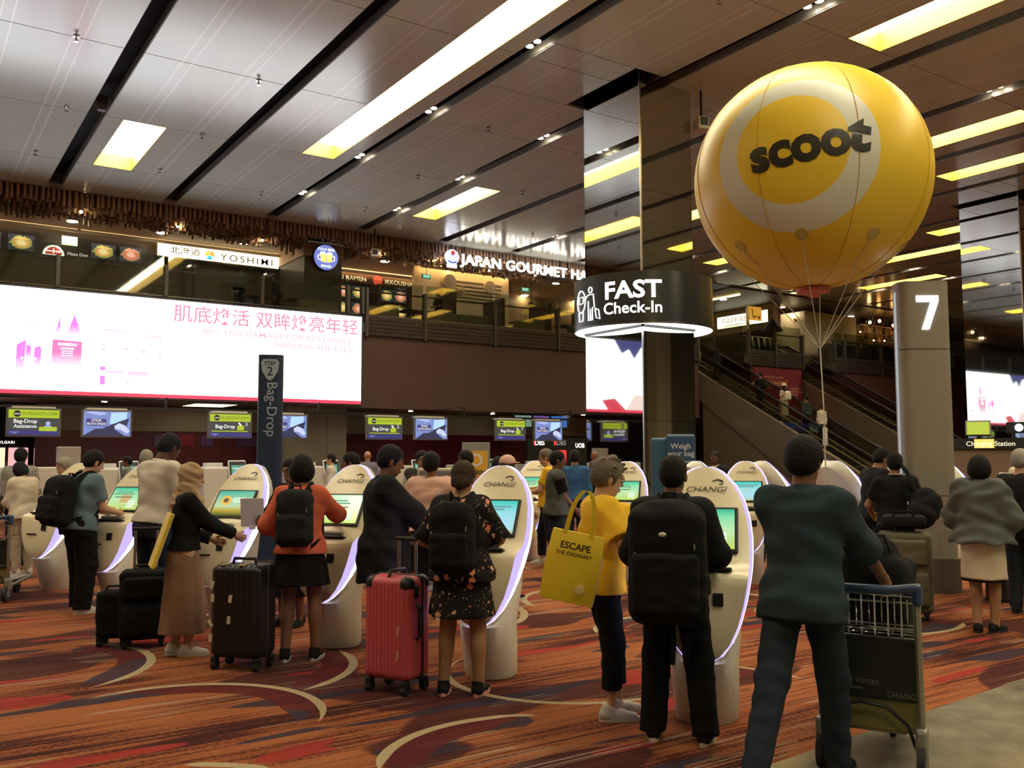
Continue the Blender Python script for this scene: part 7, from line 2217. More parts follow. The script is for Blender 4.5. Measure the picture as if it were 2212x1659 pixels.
R = person('woman in coral top and black skirt with black backpack', (2.77, 7.16), 34, 1.66, 1.05, 'f', head=(-6, 8), rh=(0.16, 0.40, 1.24), lh=(-0.26, 0.20, 1.0), rf=(0.13, 0.03), lf=(-0.11, -0.02), skin='brown', hair=('bob', 'black'),
           top=dict(kind='shirt', mat=cloth('coral', (0.62, 0.135, 0.075), noise=0.08), sleeve=1.15, hem=-0.05, grow=0.024, collar=0), bottom=dict(kind='skirt', mat=blk, to=0.62, w=0.24, d=0.20, pleat=9, amp=0.06), shoes=BS_, res='hero')
backpack(R, 'plain black backpack on the woman in coral', 0.30, 0.44, 0.17, m=cloth('pack_grey', (0.020, 0.020, 0.022)))
R = person('heavy man in long black suit jacket in profile', (3.34, 6.79), 108, 1.74, 1.24, head=(0, 16), rh=(0.10, 0.40, 1.00), lh=(-0.08, 0.40, 0.98), skin='brown', hair=('short', 'ink'),
           top=dict(kind='jacket', name='jacket', mat=blk2, sleeve=1.92, hem=-0.32, grow=0.034, collar=0.025, bell=0.02, fold=0.006), bottom=pants(blk), shoes=KS_, res='hero')
R = person('man in pink short-sleeved shirt seen from behind', (4.55, 8.22), 44, 1.68, 1.08, head=(-4, 4), rh=(0.16, 0.34, 1.06), lh=(-0.27, 0.08, 0.86), skin='brown', hair=('curly', 'black'),
           top=dict(kind='shirt', mat=cloth('pink_shirt', (0.66, 0.40, 0.34), noise=0.06), sleeve=0.95, hem=-0.03, grow=0.03, collar=0.02, sflare=0.015, fold=0.008), bottom=pants(blk), shoes=BS_, res='hero')
R = person('woman in flowered black dress with black backpack', (3.29, 5.50), 46, 1.61, 1.14, 'f', head=(4, 12), rh=(0.20, 0.34, 1.08), lh=(-0.26, 0.22, 1.02), rf=(0.13, 0.02), lf=(-0.13, 0.0), skin='tan', hair=('tied', 'brown'),
           top=dict(kind='dress', name='dress_top', mat=floral, sleeve=1.0, hem=-0.10, grow=0.026, bell=0.03, collar=0, sflare=0.02), bottom=dict(kind='skirt', mat=floral, to=0.57, w=0.245, d=0.215, pleat=8, amp=0.05), shoes=shoe('black', (0.014, 0.014, 0.015), ('pink', (0.60, 0.30, 0.26))), res='hero')
backpack(R, 'black backpack with pale zip marks on the flowered dress', 0.33, 0.48, 0.19, sag=0.03)
R = person('short-haired person in yellow T-shirt and glasses reaching to a kiosk', (3.72, 4.53), 112, 1.625, 1.02, 'f', lean=3, head=(0, 14), rh=(0.24, 0.30, 1.06), lh=(-0.06, 0.55, 1.22), rf=(0.09, 0.06), lf=(-0.07, 0.16), rpole=(1, -1, -0.5), skin='light', hair=('spiky', 'ash'),
           top=dict(kind='tee', mat=yel, sleeve=0.80, hem=-0.10, grow=0.035, sflare=0.02, collar=0.006, bell=0.015, fold=0.007, bust=False), bottom=pants(blk, to=0.20, grow=0.022), shoes=WS_, res='hero', glasses=True)
ew_ = wpt(R, R['elb'][1] * 0.55 + R['wri'][1] * 0.45)
tote(R, (3.36, 4.28, 1.17), -radians(44), 'large yellow printed tote bag on the arm of the glasses wearer', 0.315, 0.40, 0.12, 0.25, tilt=0.20)
MB().tube([Vector(R['wri'][1] + 0.001 + (R['wri'][1] - R['elb'][1]) * 0.0 + np.array([0.034 * cos(a), 0.0, 0.034 * sin(a)])) for a in np.linspace(0, 2 * pi, 14)], 0.006, 6).build('wristband', black_pl, R['o'])
R = person('man in black jacket with very large black backpack', (3.78, 3.93), 51, 1.645, 1.0, head=(6, 6), rh=(0.17, 0.30, 1.04), lh=(-0.15, 0.28, 1.10), rpole=(0.6, -0.8, -0.5), lpole=(-0.6, -0.8, -0.5), rf=(0.17, 0.0), lf=(-0.14, 0.02), skin='brown', hair=('crop', 'black'),
           top=dict(kind='jacket', name='jacket', mat=blk2, sleeve=1.95, hem=-0.06, grow=0.034, collar=0.045), bottom=pants(blk, grow=0.03, to=0.05, flare=0.012), shoes=BS_, res='hero')
bp_ = backpack(R, 'very large black backpack with small pale badge and dangling belts', 0.44, 0.66, 0.28, zc=0.20, sag=0.06)
tp = R['tp']
MB().sphere(tuple(tp(0.0, -0.135 * 1.24 - 0.035 - 0.30, 0.33)), 0.022, 12, 8, sc=(1, 0.5, 0.6)).build('badge', mat('pack_badge', (0.6, 0.5, 0.36), 0.4), bp_)
for x in (0.10, 0.02):
    MB().tube([tuple(tp(x, -0.3, -0.14)), tuple(tp(x + 0.01, -0.31, -0.30)), tuple(tp(x, -0.30, -0.42))], 0.014, 6).build('hanging_belt', cloth('strap_black', (0.010, 0.010, 0.011)), bp_)
R = person('man in dark blue shirt striding behind a luggage trolley', (3.84, 3.07), 68, 1.74, 1.0, lean=7, head=(4, 4), rh=(0.30, 0.40, 0.96), lh=(-0.16, 0.40, 0.96), rf=(0.10, 0.20), lf=(-0.11, -0.42), llift=0.09, skin='brown', hair=('curly', 'black'),
           top=dict(kind='shirt', mat=cloth('petrol_shirt', (0.030, 0.045, 0.058)), sleeve=1.25, hem=-0.14, grow=0.032, collar=0.03, bell=0.014, fold=0.007), bottom=pants(jean, grow=0.024), shoes=KS_, res='hero')

# --- middle distance -----------------------------------------------------------
person('man in black jacket bowing toward a kiosk beside the duffel carrier', (9.6, 6.62), 112, 1.74, 1.05, lean=6, head=(0, 28), rh=(0.14, 0.36, 1.05), lh=(-0.10, 0.36, 1.05), skin='tan', hair=('short', 'black'), top=dict(kind='jacket', name='jacket', mat=blk2, sleeve=1.95, hem=-0.1, grow=0.03, collar=0.03), bottom=pants(navy_c), shoes=KS_, res='mid')
R = person('man in dark polo shirt with pale collar line carrying a duffel', (9.12, 6.02), 62, 1.67, 1.06, head=(-4, 4), rh=(0.22, 0.34, 1.0), lh=(-0.28, 0.24, 0.98), skin='tan', hair=('short', 'black'), top=[tee(blk2, collar=0.025), dict(name='collar_band', kind='band', mat=white_pl, sleeve=0.01, hem=0.47, grow=0.0, collar=0.028, fold=0)][:1], bottom=pants(jean), shoes=BS_, res='mid')
MB().tube([Vector(R['neck'] + np.array([0.072 * cos(a), 0.072 * sin(a), 0.026])) for a in np.linspace(0, 2 * pi, 22)], 0.006, 6).build('collar_line', white_pl, R['o'])
# duffel
dp = wpt(R, R['tp'](0.30, -0.22, 0.20))
t = thing('duffel_bag', 'black duffel bag hanging from the polo wearer', 'bag', dp, -radians(62))
F = Field((-0.3, -0.3, -0.35), (0.3, 0.3, 0.3), 0.014)
F.cone((-0.02, -0.14, -0.10), 0.15, (0.04, 0.16, 0.0), 0.14, 0.03); F.ell((0.02, 0.0, 0.02), (0.15, 0.2, 0.16), 0.05); F.folds(0.008, 18, 14, 1)
ob('body', fmesh('body', F, blk, 1), t)
MB().tube([(-0.05, -0.1, 0.1), (-0.16, 0.02, 0.36), (-0.22, 0.12, 0.42), (-0.18, 0.25, 0.34), (0.0, 0.2, 0.1)], 0.018, 6).build('shoulder_strap', cloth('strap_black', (0.010, 0.010, 0.011)), t, smooth=True)
MB().rbox((-0.14, -0.12, 0.02), (0.02, 0.03, 0.04), 0.005).build('buckle', chrome, t)
person('woman in loose grey cardigan and white skirt seen from behind', (8.39, 4.67), 70, 1.64, 1.05, 'f', head=(4, 6), rh=(0.22, 0.25, 1.0), lh=(-0.20, 0.28, 1.02), rf=(0.08, 0.04), lf=(-0.06, -0.03), rtoe=25, skin='tan', hair=('bob', 'black'),
       top=dict(kind='cardigan', name='cardigan', mat=cloth('grey_knit', (0.105, 0.110, 0.105), noise=0.15), sleeve=1.7, hem=-0.07, grow=0.05, bell=0.06, collar=0, fold=0.012, sg=1.2, bust=False), bottom=dict(kind='skirt', mat=cloth('ivory_skirt', (0.58, 0.50, 0.37), noise=0.04), to=0.51, w=0.205, d=0.175, amp=0.02, trim=blk), shoes=shoe('black', (0.014, 0.014, 0.015), ('black', (0.02, 0.02, 0.02)), True), res='hero')
person('man in black shirt with hands behind his back at the right edge', (9.66, 4.94), 82, 1.70, 1.08, head=(0, 6), rh=(0.06, -0.20, 0.98), lh=(-0.04, -0.22, 0.97), rpole=(1, 0.2, 0), lpole=(-1, 0.2, 0), skin='light', hair=('short', 'grey'), top=tee(blk2, collar=0.02), bottom=pants(jean), shoes=KS_, res='mid')
person('person in cream shirt standing at the charging cabinet', (15.3, 7.75), 66, 1.70, 1.0, skin='brown', hair=('short', 'black'), top=shirt(cloth('cream_shirt', (0.55, 0.48, 0.38))), bottom=pants(navy_c), shoes=KS_, res='far')
R = person('man in yellow T-shirt with tote bag standing in profile', (8.12, 11.09), 308, 1.75, 1.02, head=(0, 12), rh=(0.12, 0.36, 1.10), lh=(-0.08, 0.34, 1.05), rf=(0.1, 0.12), lf=(-0.1, -0.12), skin='light', hair=('short', 'ash'), glasses=True, top=tee(yel, collar=0.01), bottom=pants(navy_c, to=0.14), shoes=WS_, res='mid')
text('ESCAPE', R['o'], cloth('tee_print', (0.62, 0.55, 0.30)), tuple(R['tp'](0, -0.155, 0.30)), 0.07, bold=0.02, name='shirt_print')
ew_ = wpt(R, R['wri'][-1])
tote(R, (ew_[0] - 0.05, ew_[1] - 0.04, ew_[2] - 0.26), -radians(40), 'yellow printed tote bag hanging from the standing yellow shirt', 0.34, 0.40, 0.1, 0.26)
R = person('attendant in grey vest with clasped hands, standing sideways', (7.37, 9.86), 118, 1.71, 1.06, head=(6, 6), rh=(0.06, 0.24, 0.92), lh=(-0.02, 0.25, 0.92), skin='brown', hair=('short', 'black'), glasses=True, top=[tee(blk), dict(kind='vest', name='vest', mat=cloth('grey_vest', (0.085, 0.090, 0.080)), sleeve=0.05, hem=-0.08, grow=0.036, collar=0.02, sflare=0)], bottom=pants(jean), shoes=WS_, res='mid')
person('man in blue shirt next to the mirrored column', (9.3, 11.95), 40, 1.74, 1.05, skin='tan', hair=('short', 'black'), top=shirt(cloth('blue_shirt', (0.035, 0.10, 0.22))), bottom=pants(navy_c), shoes=KS_, res='mid')
R = person('attendant in dark vest with red lanyard facing the hall', (6.2, 11.5), 232, 1.72, 1.12, head=(-35, 4), rh=(0.20, 0.22, 0.98), lh=(-0.20, 0.22, 0.98), skin='tan', hair=('short', 'black'), glasses=True, top=[shirt(cloth('pale_shirt', (0.45, 0.42, 0.36)), collar=0.03), dict(kind='vest', name='vest', mat=cloth('dark_vest', (0.045, 0.045, 0.046)), sleeve=0.05, hem=-0.06, grow=0.034, collar=0, sflare=0)], bottom=pants(blk), shoes=KS_, res='mid')
ly = MB()
for sd in (1, -1):
    ly.tube([Vector(R['tp'](sd * 0.07, 0.02, 0.50)), Vector(R['tp'](sd * 0.075, 0.12, 0.42)), Vector(R['tp'](sd * 0.03, 0.175, 0.22)), Vector(R['tp'](0, 0.18, 0.12))], 0.011, 6)
ly.build('lanyard', mat('lanyard_red', (0.50, 0.05, 0.03), 0.6), R['o'])
MB().rbox(tuple(R['tp'](0, 0.19, 0.06)), (0.07, 0.008, 0.10), 0.004).build('name_card', white_pl, R['o'])
person('bald man in lavender shirt near the counters', (9.4, 20.1), 26, 1.77, 1.06, skin='tan', hair=('none', 'black'), top=shirt(cloth('lavender', (0.17, 0.14, 0.20))), bottom=pants(navy_c), shoes=KS_, res='mid')
person('dark-haired man in grey-green top behind the coral traveller', (4.57, 10.2), 300, 1.69, 1.05, head=(0, 8), skin='brown', hair=('short', 'black'), top=tee(cloth('grey_green', (0.20, 0.21, 0.17))), bottom=pants(blk), shoes=KS_, res='mid')
person('small far-off figure in white beside the bag drop', (8.0, 19.0), 300, 1.70, 1.0, skin='light', hair=('short', 'black'), top=shirt(cloth('white_shirt', (0.58, 0.53, 0.46), noise=0.05)), bottom=pants(navy_c), shoes=KS_, res='far')
person('man in dark red checked shirt before the orange poster', (6.85, 11.35), 300, 1.72, 1.0, head=(-10, 4), skin='dark', hair=('curly', 'black'), top=shirt(M_check('red_check', (0.030, 0.012, 0.018), (0.30, 0.02, 0.04), 22)), bottom=pants(blk), shoes=KS_, res='mid')
person('woman with long black hair beside the cap wearer', (6.75, 10.35), 30, 1.63, 1.0, 'f', skin='light', hair=('long', 'black'), top=tee(blk), bottom=pants(jean), shoes=BS_, res='mid')
person('woman in pink baseball cap and pink top', (5.84, 8.75), 66, 1.645, 1.0, 'f', head=(8, 0), rh=(0.2, 0.3, 1.0), lh=(-0.2, 0.3, 1.0), skin='light', hair=('cap', cloth('cap_pink', (0.62, 0.38, 0.30))), top=tee(cloth('rose_top', (0.58, 0.36, 0.32))), bottom=pants(blk), shoes=BS_, res='mid')
person('man in dark suit far behind the unused kiosk', (12.2, 11.6), 250, 1.72, 1.05, skin='dark', hair=('crop', 'black'), top=[shirt(cloth('white_shirt', (0.58, 0.53, 0.46), noise=0.05)), dict(kind='jacket', name='jacket', mat=blk2, sleeve=1.95, hem=-0.12, grow=0.032, collar=0, open=True)], bottom=pants(blk), shoes=KS_, res='far')
person('woman with black hair looking down between two kiosks', (11.07, 9.48), 215, 1.57, 1.0, 'f', head=(0, 24), skin='light', hair=('long', 'black'), top=tee(blk), bottom=pants(jean), shoes=BS_, res='mid')
person('man in pale checked shirt at the far left counters', (1.62, 15.7), 20, 1.78, 1.1, skin='dark', hair=('short', 'ink'), top=shirt(M_check('pale_check', (0.34, 0.32, 0.28), (0.10, 0.10, 0.13), 28), sleeve=1.2), bottom=pants(navy_c), shoes=KS_, res='mid')
person('woman in white blouse folding her hands near the left kiosk', (1.55, 14.38), 330, 1.60, 1.08, 'f', lean=8, head=(0, 30), rh=(0.10, 0.34, 1.08), lh=(-0.06, 0.34, 1.06), skin='tan', hair=('bob', 'ink'), top=shirt(cloth('cream_blouse', (0.60, 0.53, 0.42)), hem=-0.1, grow=0.035), bottom=pants(cloth('stone', (0.45, 0.38, 0.28))), shoes=WS_, res='mid')
person('grey-haired person behind the left kiosk', (2.0, 14.0), 250, 1.64, 1.0, head=(0, 14), skin='light', hair=('curly', 'grey'), top=tee(cloth('stone', (0.45, 0.38, 0.28))), bottom=pants(navy_c), shoes=BS_, res='mid')
person('dim figure in dark clothes at the far left edge', (1.1, 15.0), 60, 1.62, 1.0, skin='brown', hair=('short', 'black'), top=shirt(blk), bottom=pants(blk), shoes=KS_, res='far')
person('counter clerk in grey looking left behind the counter', (4.35, 21.8), 290, 1.66, 1.0, skin='brown', hair=('short', 'black'), top=shirt(cloth('clerk_grey', (0.20, 0.20, 0.20))), bottom=pants(blk), shoes=KS_, res='mid')
person('grey-haired man half hidden by the tall white shirt', (2.75, 12.6), 20, 1.74, 1.05, skin='light', hair=('crop', 'grey'), top=tee(cloth('clerk_grey', (0.20, 0.20, 0.20))), bottom=pants(navy_c), shoes=KS_, res='mid')
# --- escalator riders ----------------------------------------------------------
def zst(y):
    return 0.22 + K * (y - YA - 0.1) + 0.105
RD = [(28.7, 'rider with long black hair near the top of the escalator', dict(sex='f', hair=('long', 'black'), top=shirt(blk), bottom=dict(kind='skirt', mat=blk, to=0.1, w=0.2, d=0.18), skin='light'), 1.50),
      (26.3, 'rider in black T-shirt holding the escalator handrail', dict(hair=('short', 'black'), top=tee(blk2), bottom=pants(blk), skin='light', lh=(-0.42, 0.36, 1.0)), 1.60),
      (25.1, 'rider in wide white hat and pale skirt on the escalator', dict(sex='f', hair=('long', 'brown'), top=tee(cloth('stone', (0.45, 0.38, 0.28))), bottom=dict(kind='skirt', mat=cloth('ivory_skirt', (0.58, 0.50, 0.37)), to=0.3, w=0.2, d=0.18), skin='light'), 1.62),
      (24.2, 'rider in dark green top low on the escalator', dict(hair=('short', 'black'), top=shirt(cloth('dark_green', (0.03, 0.04, 0.03))), bottom=pants(blk), skin='tan'), 1.70),
      (23.4, 'rider in white shirt lowest on the escalator', dict(hair=('short', 'black'), top=shirt(cloth('white_shirt', (0.58, 0.53, 0.46))), bottom=pants(jean), skin='tan'), 1.70)]
for y, l, kw, hh_ in RD:
    # feet on one tread
    n_ = round((y - (YA + 0.2)) / 0.37); yy = YA + 0.2 + 0.37 * n_ + 0.17
    R = person(l, (30.75 if y != 26.3 else 30.6, yy), 4, hh_, 1.0, res='far', z=0.22 + K * (YA + 0.2 + 0.37 * n_ - YA - 0.1) + 0.10, shoes=KS_, **kw)
    if 'hat' in l:
        MB().lathe([(0.20, 0.0), (0.20, 0.012), (0.10, 0.02), (0.095, 0.10), (0.06, 0.12)], n=20).build('sun_hat', mat('hat_straw', (0.55, 0.47, 0.33), 0.8), R['o'], tuple(R['hc'] + np.array([0, -0.02, 0.06])), smooth=True)
        backpack(R, 'white backpack of the hat wearer on the escalator', 0.3, 0.4, 0.16, m=cloth('pack_white', (0.60, 0.55, 0.45)), detail=False, h_=0.02)
    if 'black T-shirt' in l:
        backpack(R, 'black backpack of the rider holding the handrail', 0.3, 0.42, 0.17, detail=False, h_=0.02)
# --- people upstairs -----------------------------------------------------------
person('diner in grey shirt seen from behind above the screen', (9.35, 30.1), 40, 1.72, 1.1, z=FL2, skin='tan', hair=('short', 'black'), top=shirt(cloth('clerk_grey', (0.20, 0.20, 0.20))), bottom=pants(blk), shoes=KS_, res='far', lean=10)
person('diner in dark jacket facing the table above the screen', (10.75, 30.4), 300, 1.60, 1.1, z=FL2, skin='tan', hair=('short', 'black'), top=shirt(navy_c), bottom=pants(blk), shoes=KS_, res='far', lean=10)
person('diner in black beside the reddish bench', (16.95, 30.1), 250, 1.52, 1.05, z=FL2, head=(0, 12), skin='tan', hair=('short', 'black'), top=tee(blk), bottom=pants(blk), shoes=KS_, res='far', lh=(-0.1, 0.35, 1.05), rh=(0.1, 0.35, 1.05))
person('silhouetted diner near the numbered pillar', (47.8, 30.9), 300, 1.62, 1.0, z=FL2, skin='dark', hair=('short', 'black'), top=shirt(blk), bottom=pants(blk), shoes=KS_, res='far')

# ================================================================== luggage
def wheels(t, xs, ys, r=0.035):
    for x in xs:
        for y in ys:
            w_ = MB().rbox((x, y, r + 0.035), (0.05, 0.06, 0.06), 0.012).build('wheel_fork', black_pl, t)
            MB().cyl((x - 0.02, y, r), (x + 0.02, y, r), r, n=14).build('wheel', mat('tyre', (0.02, 0.02, 0.02), 0.7), w_, smooth=True)
def pull_handle(t, y, z0, z1, w=0.2, m=None):
    m = m or steel
    h_ = MB().cyl((-w / 2, y, z0), (-w / 2, y, z1), 0.012, n=8).cyl((w / 2, y, z0), (w / 2, y, z1), 0.012, n=8).build('pull_rods', m, t)
    MB().rbox((0, y, z1 + 0.012), (w + 0.06, 0.035, 0.03), 0.012).build('grip', black_pl, h_)
def ribbed(w, d, h, z0, ribs, r=0.05):
    """hard-shell: rounded box whose broad faces carry vertical ribs"""
    F = Field((-w / 2, -d / 2, z0), (w / 2, d / 2, z0 + h), 0.0095)
    F.rbox((0, 0, z0 + h / 2), (w, d, h), r, 0.0)
    X = F.ax[0][:, None, None]; Y = F.ax[1][None, :, None]
    F.F = (F.F + 0.0045 * np.cos(2 * pi * X / (w / ribs)) * (np.abs(Y) > d * 0.36)).astype(np.float32)
    return F
stk_m = mat('sticker', (0.62, 0.56, 0.45), 0.6)
# black hard-shell
t = thing('suitcase', 'large black hard-shell suitcase covered in white tags', 'suitcase', (2.31, 7.15, 0), -radians(50))
W, D, Hs, z0 = 0.42, 0.28, 0.70, 0.09
ob('shell', fmesh('shell', ribbed(W, D, Hs, z0, 9), mat('shell_black', (0.010, 0.010, 0.011), 0.35), 1), t)
MB().rbox((0, 0, z0 + Hs / 2), (W + 0.006, 0.018, Hs + 0.006), 0.03).build('zip', mat('zip_dark', (0.05, 0.05, 0.05), 0.4), t)
MB().tube([(-0.10, 0, z0 + Hs), (-0.09, 0, z0 + Hs + 0.04), (0.09, 0, z0 + Hs + 0.04), (0.10, 0, z0 + Hs)], 0.012, 8).build('top_handle', black_pl, t, smooth=True)
for x in (-0.12, 0.04):
    MB().rbox((x, -0.05, z0 + Hs + 0.001), (0.03, 0.16, 0.012), 0.004).build('strap_tab', mat('tab_gold', (0.45, 0.33, 0.14), 0.5), t)
wheels(t, (-0.18, 0.18), (-0.10, 0.10))
for x, z, a in [(-0.19, 0.60, 0.3), (-0.185, 0.50, 0.0), (-0.03, 0.50, 0.15), (-0.04, 0.34, 0.1), (-0.2, 0.31, -0.6), (-0.195, 0.20, 0.05)]:
    MB().box((x, -D / 2 - 0.004, z0 + z - 0.05), (0.028, 0.004, 0.058), m=Matrix.Rotation(a, 3, 'Y')).build('sticker', stk_m, t)
# pink hard-shell
t = thing('suitcase', 'large pink ribbed suitcase with black corner guards', 'suitcase', (2.98, 5.86, 0), -radians(2))
t.rotation_euler = (0, 0, -radians(64))
W, D, Hs, z0 = 0.39, 0.27, 0.70, 0.09
pink = mat('shell_pink', (0.56, 0.085, 0.115), 0.38)
ob('shell', fmesh('shell', ribbed(W, D, Hs, z0, 12, 0.055), pink, 1), t)
MB().rbox((0, 0.03, z0 + Hs / 2), (W + 0.012, 0.045, Hs + 0.012), 0.05).build('zip_band', mat('zip_black', (0.015, 0.015, 0.016), 0.6), t)
for x in (-1, 1):
    for y in (-1, 1):
        for zz in ((z0 + Hs - 0.03),):
            MB().sphere((x * (W / 2 - 0.052), y * (D / 2 - 0.052), z0 + Hs - 0.052), 0.0585, 14, 10).build('corner_guard', black_pl, t, smooth=True)
MB().tube([(0.0, -0.1, z0 + Hs - 0.005), (0.0, -0.08, z0 + Hs + 0.035), (0.0, 0.08, z0 + Hs + 0.035), (0.0, 0.10, z0 + Hs - 0.005)], 0.012, 8).build('top_handle', black_pl, t, smooth=True)
MB().tube([(W / 2 + 0.0, -0.045, z0 + 0.28), (W / 2 + 0.028, -0.045, z0 + 0.30), (W / 2 + 0.028, -0.045, z0 + 0.50), (W / 2 + 0.0, -0.045, z0 + 0.52)], 0.012, 8).build('side_handle', black_pl, t, smooth=True)
MB().rbox((W / 2 + 0.004, -0.05, z0 + 0.60), (0.012, 0.05, 0.08), 0.005).build('lock', black_pl, t)
wheels(t, (-0.15, 0.15), (-0.11, 0.11))
pull_handle(t, 0.11, z0 + Hs - 0.02, 1.02, 0.15)
for x, z in [(0.11, 0.34), (0.11, 0.18)]:
    MB().box((x, -D / 2 - 0.008, z0 + z), (0.022, 0.004, 0.07), m=Matrix.Rotation(0.12, 3, 'Y')).build('sticker', mat('sticker_pink', (0.62, 0.25, 0.22), 0.6), t)
# soft black case of the tall man
def soft_case(x, y, rz, label, W, D, Hs, m, handle=None, pockets=True, z0=0.07, zbase=0.0):
    t = thing('suitcase', label, 'suitcase', (x, y, zbase), rz)
    F = Field((-W / 2 - 0.03, -D / 2 - 0.06, z0), (W / 2 + 0.03, D / 2 + 0.03, z0 + Hs), 0.012)
    F.rbox((0, 0, z0 + Hs / 2), (W, D, Hs), 0.05, 0.0); F.folds(0.004, 18, 12, x)
    ob('body', fmesh('body', F, m, 1), t)
    if pockets:
        for zc_, hh_ in ((0.30, 0.42), (0.76, 0.32)):
            F = Field((-W / 2, -D / 2 - 0.07, z0), (W / 2, -D / 2 + 0.05, z0 + Hs), 0.012)
            F.rbox((0, -D / 2 - 0.005, z0 + Hs * zc_), (W * 0.84, 0.08, Hs * hh_), 0.03, 0.0); F.folds(0.004, 22, 16, y)
            ob('front_pocket', fmesh('front_pocket', F, m, 1), t)
    wheels(t, (-W * 0.36, W * 0.36), (-D * 0.3, D * 0.3), 0.03)
    MB().tube([(-0.08, 0, z0 + Hs), (-0.07, 0, z0 + Hs + 0.035), (0.07, 0, z0 + Hs + 0.035), (0.08, 0, z0 + Hs)], 0.012, 8).build('top_handle', black_pl, t, smooth=True)
    if handle:
        pull_handle(t, D * 0.35, z0 + Hs - 0.03, handle, 0.18)
    return t
soft_case(1.86, 8.45, -radians(14), 'black soft suitcase with raised handle at the tall man', 0.40, 0.30, 0.58, cloth('case_black', (0.011, 0.011, 0.012)), 0.98)
soft_case(1.66, 8.62, -radians(30), 'smaller black case tucked against the soft suitcase', 0.28, 0.22, 0.40, cloth('case_black', (0.011, 0.011, 0.012)), None, False)

# ================================================================== luggage trolleys
def trolley_parts(t, print_=True):
    fr = mat('trolley_frame', (0.34, 0.32, 0.26), 0.35, metal=0.7)
    blue = mat('trolley_blue', (0.030, 0.055, 0.13), 0.45)
    wm = mat('tyre', (0.02, 0.02, 0.02), 0.7); hub = mat('wheel_grey', (0.18, 0.18, 0.18), 0.5)
    for s in (-1, 1):
        MB().tube([(s * 0.30, -0.02, 0.22), (s * 0.30, -0.05, 0.55), (s * 0.29, -0.02, 0.93)], 0.022, 8).build('upright', fr, t, smooth=True)
        MB().tube([(s * 0.27, 0.0, 0.16), (s * 0.20, 0.75, 0.20)], 0.02, 8).build('side_rail', fr, t, smooth=True)
        f = MB().rbox((s * 0.30, -0.03, 0.20), (0.075, 0.10, 0.14), 0.02).build('wheel_fork', mat('fork_grey', (0.30, 0.29, 0.25), 0.4, metal=0.3), t)
        MB().cyl((s * 0.30 - 0.022, -0.05, 0.095), (s * 0.30 + 0.022, -0.05, 0.095), 0.095, n=20).build('wheel', wm, f, smooth=True)
        MB().cyl((s * 0.30 - 0.026, -0.05, 0.095), (s * 0.30 + 0.026, -0.05, 0.095), 0.045, n=14).build('hub', hub, f, smooth=True)
        MB().rbox((s * 0.30, -0.02, 0.94), (0.06, 0.08, 0.12), 0.025).build('handle_end', blue, t)
    MB().tube([(-0.30, -0.04, 0.98), (-0.15, -0.07, 0.965), (0.15, -0.07, 0.965), (0.30, -0.04, 0.98)], 0.024, 10).build('handle_bar', blue, t, smooth=True)
    for q in range(2):
        MB().cyl((-0.29, -0.01 + 0.0 * q, 0.76 + q * 0.17), (0.29, -0.01, 0.76 + q * 0.17), 0.006, n=6).build('basket_wire', chrome, t)
        MB().cyl((-0.27, 0.22, 0.74 + q * 0.12), (0.27, 0.22, 0.74 + q * 0.12), 0.006, n=6).build('basket_wire', chrome, t)
    for q in range(8):
        x = -0.28 + 0.08 * q
        MB().tube([(x, -0.01, 0.95), (x, -0.01, 0.72), (x, 0.22, 0.72), (x, 0.22, 0.88)], 0.005, 6).build('basket_wire', chrome, t)
    for q in range(2):
        y = 0.04 + q * 0.10
        MB().tube([(-0.29, y, 0.72), (0.29, y, 0.72)], 0.005, 6).build('basket_wire', chrome, t)
    MB().rbox((0, 0.012, 0.545), (0.58, 0.02, 0.33), 0.01).build('notice_board', mat('trolley_board', (0.015, 0.018, 0.014), 0.45), t)
    MB().rbox((0, 0.03, 0.30), (0.56, 0.02, 0.17), 0.01).build('lower_panel', mat('trolley_olive', (0.22, 0.19, 0.07), 0.5), t)
    MB().tube([(0.26, -0.02, 0.16), (0.22, -0.03, 0.27), (0.10, -0.035, 0.355), (-0.06, -0.035, 0.37), (-0.22, -0.03, 0.33), (-0.28, -0.02, 0.2)], 0.011, 8).build('cable', black_pl, t, smooth=True)
    MB().rbox((0, 0.40, 0.21), (0.40, 0.72, 0.02), 0.008).build('deck', fr, t)
    for s in (-0.06, 0.06):
        MB().tube([(s, 0.1, 0.2), (s * 1.2, 0.62, 0.15), (s * 1.2, 0.80, 0.18)], 0.016, 8).build('deck_rail', fr, t, smooth=True)
    f = MB().rbox((0, 0.72, 0.13), (0.06, 0.09, 0.10), 0.015).build('front_fork', hub, t)
    MB().cyl((-0.02, 0.72, 0.07), (0.02, 0.72, 0.07), 0.07, n=18).build('wheel', wm, f, smooth=True)
    if print_:
        pr = mat('board_print', (0.20, 0.19, 0.16), 0.6)
        text('Rain Vortex', t, pr, (-0.20, -0.001, 0.47), 0.052, align='LEFT', name='lettering')
        MB().bx(-0.20, -0.05, -0.002, 0.003, 0.425, 0.433).build('small_print', mat('board_print2', (0.13, 0.12, 0.09), 0.6), t)
        text('CHANGI', t, pr, (0.19, -0.001, 0.41), 0.042, sx=1.15, name='lettering')
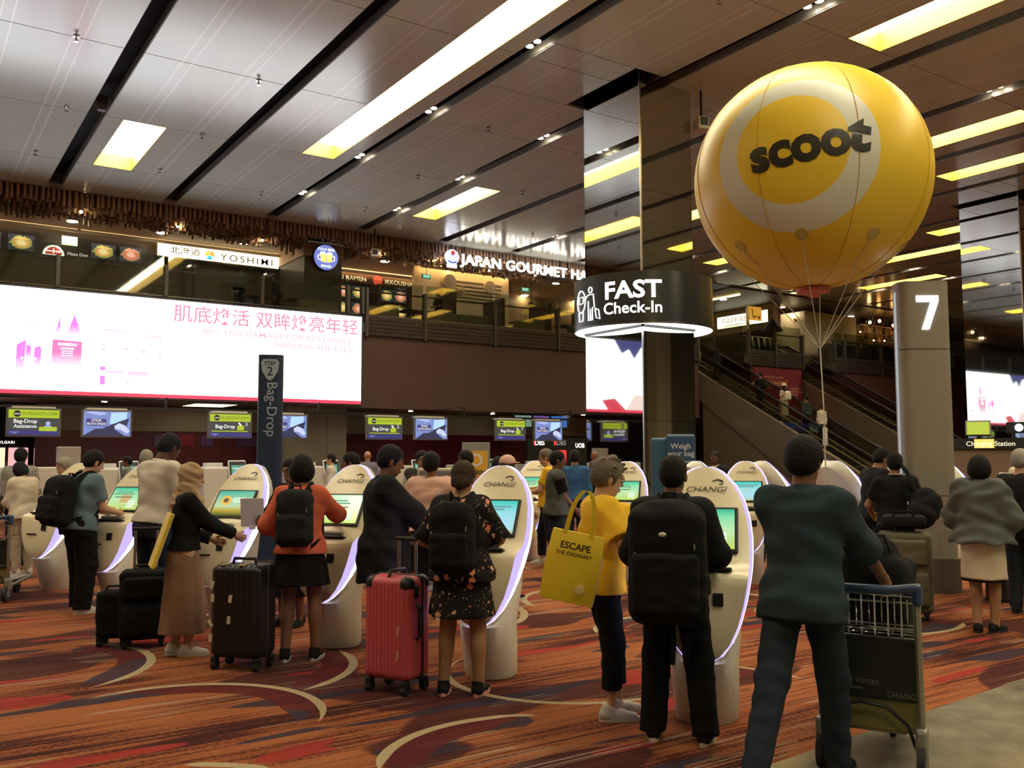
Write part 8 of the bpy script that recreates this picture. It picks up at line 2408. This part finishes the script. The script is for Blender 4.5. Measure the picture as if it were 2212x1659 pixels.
tr = thing('luggage_trolley', 'metal luggage trolley with blue handle pushed by the striding man', 'trolley', (4.24, 2.98, 0), -radians(64))
trolley_parts(tr)
tr.scale = (0.80, 1.0, 0.97)
q = dup(tr, (0.95, 12.0, 0), -radians(30), 'dark luggage trolley cut by the left edge')
q = dup(tr, (2.95, 11.75, 0), -radians(40), 'luggage trolley behind the second kiosk')
# load of the pushed trolley: black bag in the basket
t = thing('travel_bag', 'black travel bag piled on the pushed trolley', 'bag', (4.24, 2.98, 0), -radians(64))
t.scale = (0.80, 1.0, 0.97)
F = Field((-0.32, 0.02, 0.2), (0.3, 0.75, 1.3), 0.014); F.rbox((-0.02, 0.46, 0.65), (0.46, 0.42, 0.84), 0.08, 0.02); F.ell((-0.06, 0.42, 1.06), (0.2, 0.18, 0.16), 0.08); F.folds(0.008, 16, 12, 2)
ob('body', fmesh('body', F, blk, 1), t)
MB().tube([(-0.1, 0.3, 1.12), (-0.06, 0.28, 1.22), (0.06, 0.28, 1.22), (0.1, 0.3, 1.12)], 0.012, 6).build('handle', black_pl, t, smooth=True)
olv = cloth('olive_case', (0.145, 0.130, 0.085), noise=0.08)
soft_case(8.45, 5.50, -radians(58), 'large olive soft suitcase standing before the polo wearer', 0.50, 0.28, 0.78, olv, None, True, 0.07, 0.0)
tag(MB().rbox((0, 0, 0.06), (0.42, 0.26, 0.12), 0.05).tube([(-0.1, -0.1, 0.1), (-0.08, -0.12, 0.16), (0.08, -0.12, 0.16), (0.1, -0.1, 0.1)], 0.012, 6).build('small_bag', blk2, None, (8.45, 5.50, 0.90), -radians(58), smooth=True), 'flat dark bag lying on the olive suitcase', 'bag')
tag(MB().rbox((0, 0, 0.16), (0.26, 0.16, 0.32), 0.06).tube([(-0.05, 0, 0.3), (-0.04, 0, 0.36), (0.04, 0, 0.36), (0.05, 0, 0.3)], 0.01, 6).build('red_bag', cloth('bag_red', (0.42, 0.015, 0.025)), None, (3.0, 11.82, 0.74), -radians(40), smooth=True), 'bright red bag standing in a trolley basket', 'bag')
